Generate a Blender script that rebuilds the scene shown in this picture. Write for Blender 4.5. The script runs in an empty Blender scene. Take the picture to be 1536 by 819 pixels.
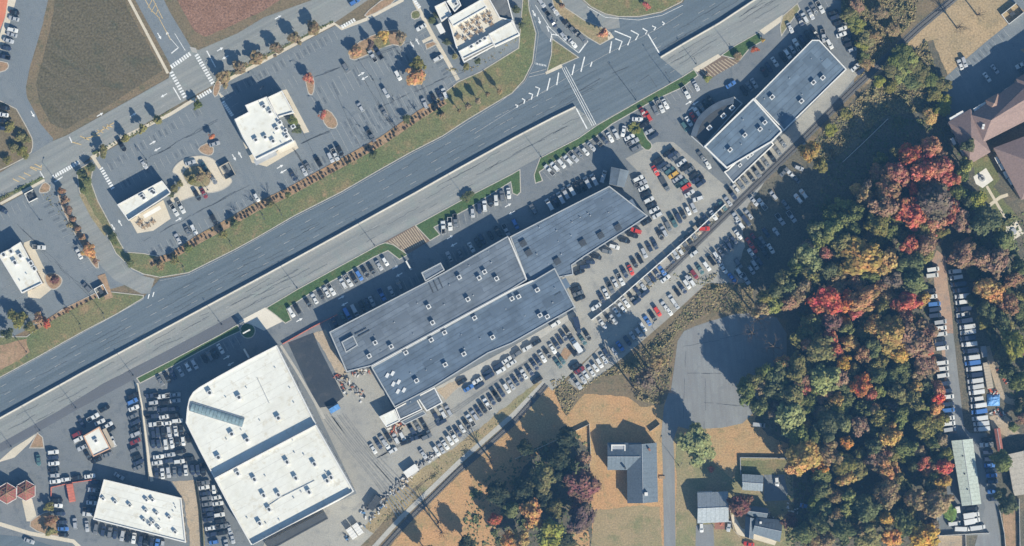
import bpy, bmesh, math, random
from mathutils import Vector
random.seed(11)
S = 0.28            # metres per map unit
HAZE = 0.0001
H = 1500.0          # camera height
scene = bpy.context.scene
col = scene.collection
R = math.radians

# ------------------------------------------------------------------ camera, world, sun
cam = bpy.data.cameras.new('camera')
cam.sensor_width = 36
cam.lens = 36 * H / (1536 * S)
cam.clip_start = 1
cam.clip_end = 9000
co = bpy.data.objects.new('camera', cam)
co.location = (0, 0, H)
col.objects.link(co)
scene.camera = co

AZ, EL = 143.0, 34.0
w = bpy.data.worlds.new('World')
scene.world = w
w.use_nodes = True
nt = w.node_tree
sky = nt.nodes.new('ShaderNodeTexSky')
sky.sky_type = 'NISHITA'
sky.sun_disc = False
sky.sun_elevation = R(EL)
sky.sun_rotation = R(AZ)
sky.air_density = 1.3
sky.dust_density = 0.6
sky.ozone_density = 3.5
bg = nt.nodes['Background']
bg.inputs['Strength'].default_value = 0.06
nt.links.new(sky.outputs[0], bg.inputs[0])
sl = bpy.data.lights.new('sun', 'SUN')
sl.energy = 4.6
sl.angle = R(0.5)
sl.color = (1.0, 0.93, 0.77)
so = bpy.data.objects.new('sun', sl)
sd = Vector((math.sin(R(AZ)) * math.cos(R(EL)), math.cos(R(AZ)) * math.cos(R(EL)), math.sin(R(EL))))
so.rotation_euler = (-sd).to_track_quat('-Z', 'Y').to_euler()
so.location = sd * 300
col.objects.link(so)
scene.view_settings.view_transform = 'Standard'
scene.view_settings.look = 'None'
scene.view_settings.exposure = 1.02
scene.view_settings.gamma = 1

# ------------------------------------------------------------------ helpers
def W(px, py, z=0.0):
    k = (H - z) / H
    return Vector(((px - 768) * S * k, (409.5 - py) * S * k, z))

def tag(o, label=None, cat=None, group=None, kind=None):
    if label: o['label'] = label
    if cat: o['category'] = cat
    if group: o['group'] = group
    if kind: o['kind'] = kind
    return o

def mk(name, verts, faces, smooth=False):
    m = bpy.data.meshes.new(name)
    m.from_pydata([tuple(v) for v in verts], [], faces)
    m.update()
    if smooth:
        for p in m.polygons: p.use_smooth = True
    return m

def ob(name, mesh, mat=None, parent=None, loc=None, rz=None, scale=None):
    if mat is not None and not mesh.materials: mesh.materials.append(mat)
    o = bpy.data.objects.new(name, mesh)
    if parent is not None: o.parent = parent
    if loc is not None: o.location = loc
    if rz is not None: o.rotation_euler = (0, 0, rz)
    if scale is not None: o.scale = scale
    col.objects.link(o)
    return o

def empty(name, loc, rz=0):
    o = bpy.data.objects.new(name, None)
    o.location = loc
    o.rotation_euler = (0, 0, rz)
    o.empty_display_size = 0.5
    col.objects.link(o)
    return o

class MB:
    def __init__(s): s.v = []; s.f = []
    def add(s, v, f):
        n = len(s.v); s.v += [tuple(p) for p in v]; s.f += [tuple(i + n for i in q) for q in f]
    def prism(s, poly, z0, z1):
        n = len(poly)
        if area(poly) < 0: poly = poly[::-1]
        v = [(p[0], p[1], z0) for p in poly] + [(p[0], p[1], z1) for p in poly]
        f = [tuple(range(n, 2 * n)), tuple(reversed(range(n)))]
        for i in range(n):
            j = (i + 1) % n
            f.append((i, j, n + j, n + i))
        s.add(v, f)
    def box(s, cx, cy, cz, lx, ly, lz, a=0):
        c, d = math.cos(a), math.sin(a)
        P = [(cx + x * lx / 2 * c - y * ly / 2 * d, cy + x * lx / 2 * d + y * ly / 2 * c) for x, y in ((-1, -1), (1, -1), (1, 1), (-1, 1))]
        s.prism(P, cz - lz / 2, cz + lz / 2)
    def cyl(s, x, y, z0, z1, r0, r1=None, n=10):
        r1 = r0 if r1 is None else r1
        v = [(x + r0 * math.cos(2 * math.pi * i / n), y + r0 * math.sin(2 * math.pi * i / n), z0) for i in range(n)]
        v += [(x + r1 * math.cos(2 * math.pi * i / n), y + r1 * math.sin(2 * math.pi * i / n), z1) for i in range(n)]
        f = [tuple(range(n, 2 * n)), tuple(reversed(range(n)))] + [(i, (i + 1) % n, n + (i + 1) % n, n + i) for i in range(n)]
        s.add(v, f)
    def tube(s, a, b, r0, r1, n=6):
        a = Vector(a); b = Vector(b); d = (b - a).normalized()
        u = d.orthogonal().normalized(); t = d.cross(u)
        v = [a + (u * math.cos(2 * math.pi * i / n) + t * math.sin(2 * math.pi * i / n)) * r0 for i in range(n)]
        v += [b + (u * math.cos(2 * math.pi * i / n) + t * math.sin(2 * math.pi * i / n)) * r1 for i in range(n)]
        s.add(v, [tuple(range(n, 2 * n)), tuple(reversed(range(n)))] + [(i, (i + 1) % n, n + (i + 1) % n, n + i) for i in range(n)])
    def slab(s, pts, t=0.12):      # 3D polygon given thickness downwards
        n = len(pts)
        v = [tuple(p) for p in pts] + [(p[0], p[1], p[2] - t) for p in pts]
        f = [tuple(range(n)), tuple(reversed(range(n, 2 * n)))] + [((i + 1) % n, i, n + i, n + (i + 1) % n) for i in range(n)]
        s.add(v, f)
    def mesh(s, name, smooth=False): return mk(name, s.v, s.f, smooth)

def area(p):
    return 0.5 * sum(p[i][0] * p[(i + 1) % len(p)][1] - p[(i + 1) % len(p)][0] * p[i][1] for i in range(len(p)))

def offset(poly, d):     # positive d = inwards; poly in world xy
    if area(poly) < 0: poly = poly[::-1]
    n = len(poly); out = []
    for i in range(n):
        a = Vector(poly[i - 1][:2]); b = Vector(poly[i][:2]); c = Vector(poly[(i + 1) % n][:2])
        d1 = (b - a).normalized(); d2 = (c - b).normalized()
        n1 = Vector((-d1.y, d1.x)); n2 = Vector((-d2.y, d2.x))
        m = n1 + n2
        if m.length < 1e-4: m = n1
        m.normalize()
        k = d / max(0.35, m.dot(n1))
        out.append((b.x + m.x * k, b.y + m.y * k))
    return out

def chaikin(p, n=2, closed=True):
    for _ in range(n):
        q = []
        m = len(p)
        for i in range(m if closed else m - 1):
            a, b = p[i], p[(i + 1) % m]
            q.append((a[0] * .75 + b[0] * .25, a[1] * .75 + b[1] * .25))
            q.append((a[0] * .25 + b[0] * .75, a[1] * .25 + b[1] * .75))
        if not closed: q = [p[0]] + q + [p[-1]]
        p = q
    return p

def ribbon(pts, wd):     # 2D polyline -> polygon strip of width wd (same units)
    L = []; Rr = []
    n = len(pts)
    for i in range(n):
        a = Vector(pts[max(0, i - 1)]); b = Vector(pts[min(n - 1, i + 1)])
        d = (b - a).normalized(); q = Vector((-d.y, d.x)) * wd / 2
        p = Vector(pts[i])
        L.append(tuple(p + q)); Rr.append(tuple(p - q))
    return L, Rr

_cnt = [0]
def lv(level):
    _cnt[0] += 1
    return 0.012 * level + 0.0004 * (_cnt[0] % 12)

RAG = {'lawn', 'woodland_floor_and_shade', 'scrub_bank', 'brown_slope', 'dirt_track', 'dirt_patch', 'brown_bank', 'dirt_strip', 'wood_lawn', 'gravel_yard', 'lawn_patch', 'field', 'mulch_bed'}
def rag(poly, amp):
    rg = random.Random(len(poly) * 7 + int(poly[0][0]))
    out = []; n = len(poly)
    for i in range(n):
        a, b = poly[i], poly[(i + 1) % n]
        L = math.hypot(b[0] - a[0], b[1] - a[1]); k = max(1, int(L / 5)); out.append(a)
        if L > 260: continue
        nx, ny = -(b[1] - a[1]) / max(L, .1), (b[0] - a[0]) / max(L, .1); dr = 0
        for j in range(1, k):
            dr = dr * .6 + rg.uniform(-amp, amp); t = j / k
            out.append((a[0] + (b[0] - a[0]) * t + nx * dr, a[1] + (b[1] - a[1]) * t + ny * dr))
    return out
def sheet(name, poly, mat, level, smooth=0):
    if name in RAG: poly = rag(poly, .55 if name == 'field' else 1.1)
    if smooth: poly = chaikin(poly, smooth)
    z = lv(level)
    P = [W(x, y, 0) for x, y in poly]
    P = [(p.x, p.y) for p in P]
    if area(P) < 0: P = P[::-1]
    o = ob(name, mk(name, [(p[0], p[1], z) for p in P], [tuple(range(len(P)))]), mat)
    return tag(o, kind='structure')

def raised(name, poly, mat, h=0.13, smooth=1, kerb=True):
    if smooth: poly = chaikin(poly, smooth)
    P = [tuple(W(x, y)[:2]) for x, y in poly]
    b = MB(); b.prism(P, 0.0, h)
    tag(ob(name, b.mesh(name), mat), kind='structure')
    if kerb:
        A = offset(P, -0.15); B = offset(P, 0.22); n = len(A)
        v = [(p[0], p[1], h + .02) for p in A] + [(p[0], p[1], h + .02) for p in B] + [(p[0], p[1], 0) for p in A]
        f = []
        for i in range(n):
            j = (i + 1) % n
            f.append((i, j, n + j, n + i)); f.append((2 * n + i, 2 * n + j, j, i))
        tag(ob('kerb', mk('kerb', v, f), M['kerb']), kind='structure')

def strip(name, pts, wpx, mat, level, smooth=0):
    if smooth: pts = chaikin(pts, smooth, False)
    L, Rr = ribbon(pts, wpx)
    n = len(L); z = lv(level)
    v = [W(x, y, 0) + Vector((0, 0, z)) for x, y in L] + [W(x, y, 0) + Vector((0, 0, z)) for x, y in Rr]
    f = [(i, i + 1, n + i + 1, n + i) for i in range(n - 1)]
    return tag(ob(name, mk(name, v, f), mat), kind='structure')

def lines(name, segs, wm, mat, level=9):     # many painted strokes of one marking
    z = lv(level); b = MB()
    for pts in segs:
        q = [tuple(W(x, y)[:2]) for x, y in pts]
        L, Rr = ribbon(q, wm); n = len(L)
        b.add([(p[0], p[1], z) for p in L + Rr], [(i, n + i, n + i + 1, i + 1) for i in range(n - 1)])
    return tag(ob(name, b.mesh(name), mat), kind='structure')

# ------------------------------------------------------------------ materials
def nodes(name):
    m = bpy.data.materials.new(name); m.use_nodes = True
    return m, m.node_tree, m.node_tree.nodes['Principled BSDF']

def N(t, ty, **kw):
    n = t.nodes.new(ty)
    for k, v in kw.items(): setattr(n, k, v)
    return n

def mixc(t, f, a, b, mode='MIX'):
    m = N(t, 'ShaderNodeMix', data_type='RGBA', blend_type=mode)
    for i, x in ((0, f), (6, a), (7, b)):
        if hasattr(x, 'is_output'): t.links.new(x, m.inputs[i])
        else: m.inputs[i].default_value = x if i == 0 else (tuple(x) + (1,))[:4]
    return m.outputs[2]

def ramp(t, src, lo, hi):
    r = N(t, 'ShaderNodeMapRange'); r.inputs[1].default_value = lo; r.inputs[2].default_value = hi
    t.links.new(src, r.inputs[0]); return r.outputs[0]

def noise(t, vec, scale, detail=3, rough=.6):
    n = N(t, 'ShaderNodeTexNoise'); n.inputs['Scale'].default_value = scale
    n.inputs['Detail'].default_value = detail; n.inputs['Roughness'].default_value = rough
    t.links.new(vec, n.inputs['Vector']); return n.outputs[0]

def ground(name, c1, c2, c3=None, s1=0.05, s2=0.6, fine=2.2, streak=None, rough=.95, amp=.35, bump=.0, patch=None):
    m, t, b = nodes(name)
    g = N(t, 'ShaderNodeNewGeometry')
    vec = g.outputs['Position']
    a = ramp(t, noise(t, vec, s1, 4), .35, .65)
    c = mixc(t, a, c1, c2)
    if c3 is not None:
        c = mixc(t, ramp(t, noise(t, vec, s2, 4), .52, .68), c, c3)
    if streak is not None:
        mp = N(t, 'ShaderNodeMapping'); mp.inputs['Rotation'].default_value = (0, 0, -R(streak[0])); mp.inputs['Scale'].default_value = (streak[1], streak[2], 1)
        # rotate first by texture order: use vector rotate then scale
        vr = N(t, 'ShaderNodeVectorRotate', rotation_type='Z_AXIS'); vr.inputs['Angle'].default_value = -R(streak[0])
        t.links.new(vec, vr.inputs['Vector'])
        mp.inputs['Rotation'].default_value = (0, 0, 0)
        t.links.new(vr.outputs[0], mp.inputs['Vector'])
        s = ramp(t, noise(t, mp.outputs[0], 1.0, 5, .65), .36, .66)
        c = mixc(t, s, c, streak[3]) if len(streak) > 3 else c
    if patch:
        c = mixc(t, ramp(t, noise(t, vec, .017, 5, .7), .46, .6), c, patch[0])
        c = mixc(t, ramp(t, noise(t, vec, .22, 5, .75), .55, .68), c, patch[1])
    f = ramp(t, noise(t, vec, fine, 2), .25, .75)
    lo, hi = 1 - amp, 1 + amp
    fr = N(t, 'ShaderNodeMapRange'); fr.inputs[1].default_value = 0; fr.inputs[2].default_value = 1
    fr.inputs[3].default_value = lo; fr.inputs[4].default_value = hi
    t.links.new(f, fr.inputs[0])
    cc = N(t, 'ShaderNodeCombineColor')
    for i in range(3): t.links.new(fr.outputs[0], cc.inputs[i])
    c = mixc(t, 1.0, c, cc.outputs[0], 'MULTIPLY')
    t.links.new(c, b.inputs['Base Color'])
    b.inputs['Roughness'].default_value = rough
    b.inputs['Specular IOR Level'].default_value = 0.15
    if bump:
        bm = N(t, 'ShaderNodeBump'); bm.inputs['Distance'].default_value = bump
        t.links.new(noise(t, vec, 1.2, 3), bm.inputs['Height']); t.links.new(bm.outputs[0], b.inputs['Normal'])
    return m

def plain(name, c, rough=.7, metal=0., amp=.12, scale=.5, spec=.3):
    m, t, b = nodes(name)
    g = N(t, 'ShaderNodeNewGeometry')
    n = ramp(t, noise(t, g.outputs['Position'], scale, 4), .3, .7)
    c2 = mixc(t, n, [x * (1 - amp) for x in c], [min(1, x * (1 + amp)) for x in c])
    t.links.new(c2, b.inputs['Base Color'])
    b.inputs['Roughness'].default_value = rough; b.inputs['Metallic'].default_value = metal
    b.inputs['Specular IOR Level'].default_value = spec
    return m

def objcol(name, rough=.5, metal=0., coat=0., var=.0, scale=1., spec=.4):
    m, t, b = nodes(name)
    oi = N(t, 'ShaderNodeObjectInfo')
    c = oi.outputs['Color']
    if var:
        tc = N(t, 'ShaderNodeTexCoord')
        n = ramp(t, noise(t, tc.outputs['Object'], scale, 3), .3, .7)
        r = N(t, 'ShaderNodeMapRange'); r.inputs[3].default_value = 1 - var; r.inputs[4].default_value = 1 + var
        t.links.new(n, r.inputs[0])
        cc = N(t, 'ShaderNodeCombineColor')
        for i in range(3): t.links.new(r.outputs[0], cc.inputs[i])
        c = mixc(t, 1., c, cc.outputs[0], 'MULTIPLY')
    t.links.new(c, b.inputs['Base Color'])
    b.inputs['Roughness'].default_value = rough; b.inputs['Metallic'].default_value = metal
    b.inputs['Coat Weight'].default_value = coat; b.inputs['Specular IOR Level'].default_value = spec
    return m

def leaf(name):
    m, t, b = nodes(name)
    oi = N(t, 'ShaderNodeObjectInfo'); g = N(t, 'ShaderNodeNewGeometry'); tc = N(t, 'ShaderNodeTexCoord')
    n = ramp(t, noise(t, tc.outputs['Object'], 2.2, 3), .3, .7)
    hsv = N(t, 'ShaderNodeHueSaturation')
    hr = N(t, 'ShaderNodeMapRange'); hr.inputs[3].default_value = .468; hr.inputs[4].default_value = .54
    t.links.new(n, hr.inputs[0]); t.links.new(hr.outputs[0], hsv.inputs['Hue'])
    vr = N(t, 'ShaderNodeMapRange'); vr.inputs[3].default_value = .8; vr.inputs[4].default_value = 1.75
    t.links.new(g.outputs['Random Per Island'], vr.inputs[0]); t.links.new(vr.outputs[0], hsv.inputs['Value'])
    sr = N(t, 'ShaderNodeMapRange'); sr.inputs[3].default_value = .78; sr.inputs[4].default_value = 1.02
    t.links.new(oi.outputs['Random'], sr.inputs[0]); t.links.new(sr.outputs[0], hsv.inputs['Saturation'])
    t.links.new(oi.outputs['Color'], hsv.inputs['Color'])
    n2 = ramp(t, noise(t, tc.outputs['Object'], 1.1, 4, .7), .42, .66)
    ms = N(t, 'ShaderNodeMath', operation='MULTIPLY'); ms.inputs[1].default_value = .5; t.links.new(n2, ms.inputs[0])
    mixd = mixc(t, ms.outputs[0], hsv.outputs[0], (.2, .18, .085))
    t.links.new(mixd, b.inputs['Base Color'])
    b.inputs['Roughness'].default_value = .8; b.inputs['Specular IOR Level'].default_value = .1
    tr = N(t, 'ShaderNodeBsdfTranslucent'); t.links.new(mixd, tr.inputs[0])
    mx = N(t, 'ShaderNodeMixShader'); mx.inputs[0].default_value = .4
    t.links.new(b.outputs[0], mx.inputs[1]); t.links.new(tr.outputs[0], mx.inputs[2])
    t.links.new(mx.outputs[0], t.nodes['Material Output'].inputs[0])
    return m

def brushmat(name, cols):
    m, t, b = nodes(name)
    g = N(t, 'ShaderNodeNewGeometry')
    cr = N(t, 'ShaderNodeValToRGB')
    el = cr.color_ramp.elements
    el[0].color = cols[0] + (1,); el[1].color = cols[-1] + (1,)
    for i, c in enumerate(cols[1:-1]):
        e = el.new((i + 1) / (len(cols) - 1)); e.color = c + (1,)
    ns = ramp(t, noise(t, g.outputs['Position'], .12, 3), .3, .7)
    ad = N(t, 'ShaderNodeMath', operation='MULTIPLY_ADD'); ad.inputs[1].default_value = .55
    t.links.new(g.outputs['Random Per Island'], ad.inputs[0])
    ml = N(t, 'ShaderNodeMath', operation='MULTIPLY'); ml.inputs[1].default_value = .45
    t.links.new(ns, ml.inputs[0]); t.links.new(ml.outputs[0], ad.inputs[2])
    t.links.new(ad.outputs[0], cr.inputs[0]); t.links.new(cr.outputs[0], b.inputs['Base Color'])
    b.inputs['Roughness'].default_value = .9; b.inputs['Specular IOR Level'].default_value = .1
    return m

ROAD = 28.4
M = {}
M['asph_blue'] = ground('asphalt_road', (.125, .155, .178), (.15, .178, .2), (.14, .162, .175), .03, .3, 1.5, (ROAD, .012, .45, (.1, .125, .145)), amp=.12)
M['asph_conc'] = ground('worn_pale_road', (.25, .262, .252), (.285, .28, .26), (.245, .268, .25), .03, .2, 1.5, (ROAD, .012, .5, (.2, .21, .205)), amp=.12)
M['asph_lot'] = ground('asphalt_lot', (.168, .186, .198), (.205, .221, .23), (.145, .162, .176), .045, .35, 2.4, (118., .03, .4, (.165, .186, .2)), amp=.2)
M['asph_dealer'] = ground('asphalt_dealer', (.15, .163, .172), (.185, .195, .2), (.13, .143, .153), .05, .3, 2., None, amp=.16)
M['asph_strip'] = ground('asphalt_shoulder', (.115, .122, .138), (.135, .142, .155), None, .05, .3, 2., (ROAD, .02, .5, (.12, .125, .135)), amp=.12)
M['asph_new'] = ground('fresh_asphalt', (.04, .048, .06), (.052, .06, .07), (.065, .07, .08), .08, .3, 2., None, amp=.2)
M['asph_old'] = ground('old_pavement', (.21, .222, .225), (.25, .26, .26), (.19, .2, .205), .06, .2, 2., (95., .05, .6, (.2, .2, .2)), amp=.12)
M['yard'] = ground('gravel_yard', (.285, .275, .25), (.34, .325, .285), (.245, .24, .222), .05, .25, 2.2, None, amp=.18)
M['concrete'] = ground('concrete', (.36, .345, .315), (.42, .40, .355), (.33, .32, .29), .08, .5, 2., None, amp=.14)
M['apron'] = ground('pale_apron', (.58, .53, .44), (.66, .6, .5), None, .08, .5, 2., None, amp=.1)
M['walk'] = ground('sidewalk', (.52, .46, .36), (.6, .53, .42), None, .1, .5, 2., None, amp=.12)
M['kerb'] = plain('kerb_concrete', (.42, .39, .34), .9, amp=.15, scale=.8)
M['grass'] = ground('grass_verge', (.15, .155, .07), (.19, .17, .085), (.26, .185, .1), .05, .12, 1.6, None, amp=.4, bump=.1, patch=((.12, .145, .062), (.27, .19, .105)))
M['grass_rich'] = ground('grass_rich', (.055, .10, .035), (.075, .12, .045), (.1, .115, .05), .09, .3, 1.8, None, amp=.35, bump=.1)
M['field'] = ground('mown_field', (.098, .088, .055), (.135, .108, .068), (.072, .078, .05), .02, .13, 1.1, (-35., .04, .3, (.13, .112, .075)), amp=.42, bump=.15)
M['field_edge'] = ground('dry_field_edge', (.2, .15, .092), (.165, .135, .085), (.125, .115, .068), .06, .3, 1.4, None, amp=.35)
M['crop'] = ground('bare_crop', (.22, .125, .085), (.27, .16, .115), (.14, .085, .06), .2, .8, 1.4, None, amp=.5, bump=.2)
M['dry'] = ground('dry_grass', (.46, .265, .13), (.41, .255, .125), (.33, .225, .11), .04, .12, 1.6, None, amp=.32, bump=.12, patch=((.36, .265, .14), (.25, .205, .1)))
M['tan_lawn'] = ground('tan_lawn', (.37, .275, .165), (.42, .3, .17), (.26, .21, .12), .03, .1, 1.4, None, amp=.34, bump=.12, patch=((.3, .235, .14), (.22, .175, .11)))
M['dry_green'] = ground('dull_lawn', (.27, .22, .125), (.32, .245, .14), (.19, .185, .095), .05, .12, 1.6, None, amp=.32, bump=.12, patch=((.2, .2, .1), (.34, .25, .15)))
M['mulch'] = ground('mulch', (.3, .195, .12), (.35, .235, .145), (.2, .155, .085), .12, .5, 2., None, amp=.35)
M['mulch_orange'] = ground('orange_leaf_mulch', (.36, .21, .11), (.3, .21, .115), (.22, .18, .085), .06, .2, 2., None, amp=.3)
M['dirt'] = ground('bare_dirt', (.36, .285, .2), (.42, .34, .25), (.28, .24, .185), .1, .4, 2., None, amp=.3)
M['litter_and_shade'] = ground('leaf_litter_and_shade', (.1, .098, .075), (.14, .125, .09), (.18, .145, .1), .06, .3, 1.5, None, amp=.45)
M['ballast'] = ground('ballast', (.13, .135, .135), (.17, .17, .165), None, .1, .5, 2.4, (42., .03, .7, (.1, .105, .11)), amp=.25)
M['lane_gravel'] = ground('brown_lane', (.34, .225, .165), (.4, .28, .2), (.26, .21, .175), .06, .3, 2., None, amp=.25)
M['brick_pave'] = ground('brown_paving', (.16, .115, .085), (.2, .145, .105), None, .1, .5, 2., None, amp=.2)
M['white_paint'] = plain('road_paint', (.68, .68, .66), .7, amp=.25, scale=1.2)
M['faint_paint'] = plain('worn_paint', (.34, .34, .33), .8, amp=.3, scale=1.)
M['yellow_paint'] = plain('yellow_paint', (.55, .40, .19), .7, amp=.25, scale=1.2)
M['stripe_paint'] = plain('stripe_paint', (.4, .33, .235), .75, amp=.25, scale=1.2)
M['tyre_dark'] = ground('tyre_darkened', (.108, .135, .158), (.135, .162, .186), None, .03, .3, 1.5, (ROAD, .012, .6, (.12, .148, .17)), amp=.12)
M['track_dark'] = ground('track_dark', (.2, .2, .19), (.25, .245, .23), (.165, .165, .16), .08, .5, 2., None, amp=.2)
M['stain'] = ground('oil_stain', (.115, .13, .145), (.14, .155, .168), None, .2, .6, 2., None, amp=.25)
M['dark_seal_and_shadow'] = plain('crack_seal_and_shadow', (.07, .075, .08), .8, amp=.2)
M['roof_white'] = ground('white_membrane', (.66, .65, .59), (.70, .69, .63), (.6, .58, .5), .05, .1, .6, (61., .03, .5, (.62, .605, .545)), amp=.05, rough=.8, patch=((.69, .68, .62), (.54, .5, .41)))
M['roof_grey'] = objcol('grey_roof_panel', .75, var=.26, scale=.16)
M['roof_under'] = plain('roof_joint', (.10, .115, .13), .8)
M['wall_white'] = plain('white_wall', (.6, .58, .54), .8, amp=.08)
M['wall_tan'] = plain('tan_wall', (.42, .36, .28), .8, amp=.08)
M['wall_grey'] = plain('grey_wall', (.27, .28, .29), .8, amp=.08)
M['wall_brick'] = plain('brick_wall', (.27, .13, .09), .85, amp=.15)
M['cap_white'] = plain('white_coping', (.66, .64, .6), .6, amp=.06)
M['cap_grey'] = plain('grey_coping', (.36, .37, .37), .6, amp=.06)
M['barrier'] = plain('barrier_concrete', (.42, .40, .36), .85, amp=.15)
M['metal'] = plain('galvanised', (.42, .43, .44), .45, .3, amp=.12)
M['metal_light'] = plain('unit_casing', (.6, .6, .59), .55, .0, amp=.1)
M['metal_dark'] = plain('dark_metal', (.07, .075, .08), .5, .2)
M['glass'] = plain('window_glass', (.03, .045, .06), .08, 0., amp=.1, spec=.6)
M['glass_teal'] = plain('skylight_glass', (.2, .27, .29), .3, 0., amp=.3, scale=.8, spec=.5)
M['tyre'] = plain('tyre_rubber', (.02, .02, .02), .8)
M['lamp'] = plain('lamp_lens', (.7, .7, .68), .2)
M['shingle'] = objcol('shingle', .85, var=.18, scale=1.4)
M['paint'] = objcol('vehicle_paint', .32, 0., .35)
M['bed'] = plain('bed_liner', (.03, .03, .03), .8)
M['leaf'] = leaf('foliage')
M['bark'] = plain('bark', (.11, .085, .065), .9, amp=.25, scale=2.)
M['wood'] = plain('timber', (.3, .21, .13), .8, amp=.2, scale=2.)
M['fence_white'] = plain('white_fence', (.62, .6, .56), .7)
M['fence_dark'] = plain('dark_fence', (.10, .11, .12), .7)
M['cap_orange'] = plain('orange_coping', (.56, .34, .22), .7)
M['barrier_red'] = plain('red_barrier', (.5, .16, .11), .7)
M['terracotta'] = ground('terracotta', (.52, .17, .10), (.6, .22, .13), None, .2, .5, 2., None, amp=.12)
M['tarp'] = plain('blue_tarp', (.12, .28, .55), .5, amp=.25, scale=1.)
M['scrub'] = brushmat('scrub_leaf', [(.1, .12, .055), (.17, .17, .08), (.24, .21, .11), (.3, .23, .125), (.36, .29, .17)])
M['scrub_green'] = brushmat('scrub_green_leaf', [(.06, .09, .045), (.1, .13, .06), (.15, .16, .075), (.24, .2, .1)])
M['debris'] = objcol('debris', .8, var=.2, scale=2.)
M['rail'] = plain('rail_steel', (.2, .17, .15), .4, .6)
M['sleeper'] = plain('sleeper', (.12, .1, .085), .9)

# ------------------------------------------------------------------ ground
gv = [(4000 * math.cos(2 * math.pi * i / 48), 4000 * math.sin(2 * math.pi * i / 48), -0.02) for i in range(48)]
tag(ob('ground', mk('ground', gv, [tuple(range(48))]), M['field_edge']), kind='structure')
sheet('lawn', [(540, 880), (612, 786), (690, 710), (770, 640), (822, 578), (870, 590), (1000, 600), (1140, 560), (1240, 600), (1240, 880)], M['dry'], 1)
sheet('lawn', [(1284, 128), (1340, 76), (1430, -10), (1480, -60), (1640, -60), (1640, 60), (1420, 190), (1380, 150), (1340, 120)], M['tan_lawn'], 1)

sheet('parking_lot', [(-90, 345), (0, 310), (70, 272), (140, 238), (256, 172), (322, 132), (500, 40), (560, 26), (605, -60), (840, -60), (800, 90), (690, 125), (660, 150), (510, 244), (380, 310), (296, 356), (256, 384), (200, 424), (150, 438), (80, 474), (0, 515), (-90, 560)], M['asph_lot'], 1)
sheet('side_road', [(-90, -60), (72, -60), (72, 0), (64, 37), (45, 100), (39, 130), (41, 147), (62, 187), (80, 208), (70, 240), (-90, 250)], M['asph_lot'], 1)
sheet('parking_lot', [(-90, 700), (0, 662), (60, 634), (205, 552), (360, 473), (430, 446), (580, 356), (622, 324), (770, 249), (860, 200), (1040, 92), (1140, 36), (1200, -8), (1240, -60), (1300, -60), (1285, 80), (1280, 130), (1209, 203), (1024, 388), (940, 468), (845, 568), (800, 590), (690, 680), (615, 735), (545, 810), (500, 880), (-90, 880)], M['asph_dealer'], 1)
sheet('rear_yard', [(560, 628), (600, 645), (655, 585), (865, 468), (838, 405), (862, 398), (950, 343), (985, 320), (962, 262), (938, 238), (985, 213), (1010, 213), (1060, 255), (1092, 282), (1176, 200), (1272, 102), (1290, 108), (1209, 203), (1110, 300), (1024, 388), (845, 568), (800, 590), (690, 682), (620, 730), (560, 690)], M['yard'], 2)
sheet('rear_yard', [(1205, 206), (1222, 250), (1215, 330), (1175, 410), (1110, 425), (1060, 425), (1000, 480), (930, 540), (870, 586), (850, 572), (1026, 390)], M['yard'], 3)
sheet('woodland_floor_and_shade', [(1112, 330), (1128, 300), (1150, 268), (1196, 216), (1224, 250), (1218, 330), (1180, 412), (1122, 426), (1100, 410), (1118, 370)], M['litter_and_shade'], 4, 1)  # dark sheet painting the tree shade onto this end of the back lot
sheet('construction_yard', [(462, 585), (516, 560), (560, 552), (596, 628), (600, 700), (612, 735), (560, 800), (480, 880), (380, 880), (400, 800), (535, 740), (480, 625)], M['yard'], 2)
sheet('dirt_track', [(516, 560), (552, 552), (566, 585), (556, 600), (530, 590), (516, 580)], M['yard'], 3)
sheet('dirt_track', [(470, 500), (488, 494), (520, 558), (514, 584), (480, 516)], M['dirt'], 3)
sheet('asphalt_pad', [(432, 514), (470, 499), (478, 520), (516, 595), (500, 608), (478, 612), (462, 580)], M['asph_new'], 4)
sheet('highway', [(-90, 615), (0, 567), (59, 534), (125, 497), (175, 471), (215, 447), (240, 418), (262, 415), (283, 410), (353, 375), (386, 357), (441, 325), (512, 289), (569, 256), (617, 229), (664, 205), (702, 180), (749, 152), (768, 141), (787, 121), (800, 94), (805, 50), (795, 15), (785, -60), (860, -60), (873, 0), (885, 11), (908, 22), (928, 26), (958, 26), (993, 19), (1024, 4), (1070, -60), (1290, -60), (1129, 3), (990, 86), (863, 160), (773, 206), (687, 253), (622, 290), (512, 350), (401, 411), (331, 448), (256, 488), (125, 558), (20, 616), (-90, 677)], M['asph_blue'], 3)
sheet('highway', [(-90, 677), (20, 616), (125, 558), (256, 488), (331, 448), (401, 411), (512, 350), (622, 290), (687, 253), (773, 206), (863, 160), (990, 86), (1129, 3), (1240, -60), (1300, -60), (1199, 3), (1174, 23), (1139, 47), (1076, 84), (1024, 115), (955, 153), (895, 187), (868, 206), (810, 236), (768, 260), (622, 338), (569, 366), (512, 397), (446, 433), (398, 462), (356, 486), (256, 540), (205, 567), (120, 612), (60, 646), (0, 678), (-90, 730)], M['asph_conc'], 3)
sheet('shoulder_lane', [(-90, 712), (0, 665), (90, 615), (155, 575), (256, 523), (351, 472), (360, 480), (356, 486), (256, 540), (205, 567), (120, 612), (60, 646), (0, 678), (-90, 730)], M['asph_strip'], 4)
sheet('junction', [(863, 160), (990, 86), (1024, 114), (955, 152), (895, 186)], M['asph_blue'], 4)
sheet('slip_road', [(842, -60), (873, 0), (885, 11), (908, 22), (928, 26), (930, 42), (912, 44), (876, 30), (846, 10), (825, -60)], M['asph_conc'], 4)
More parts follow.
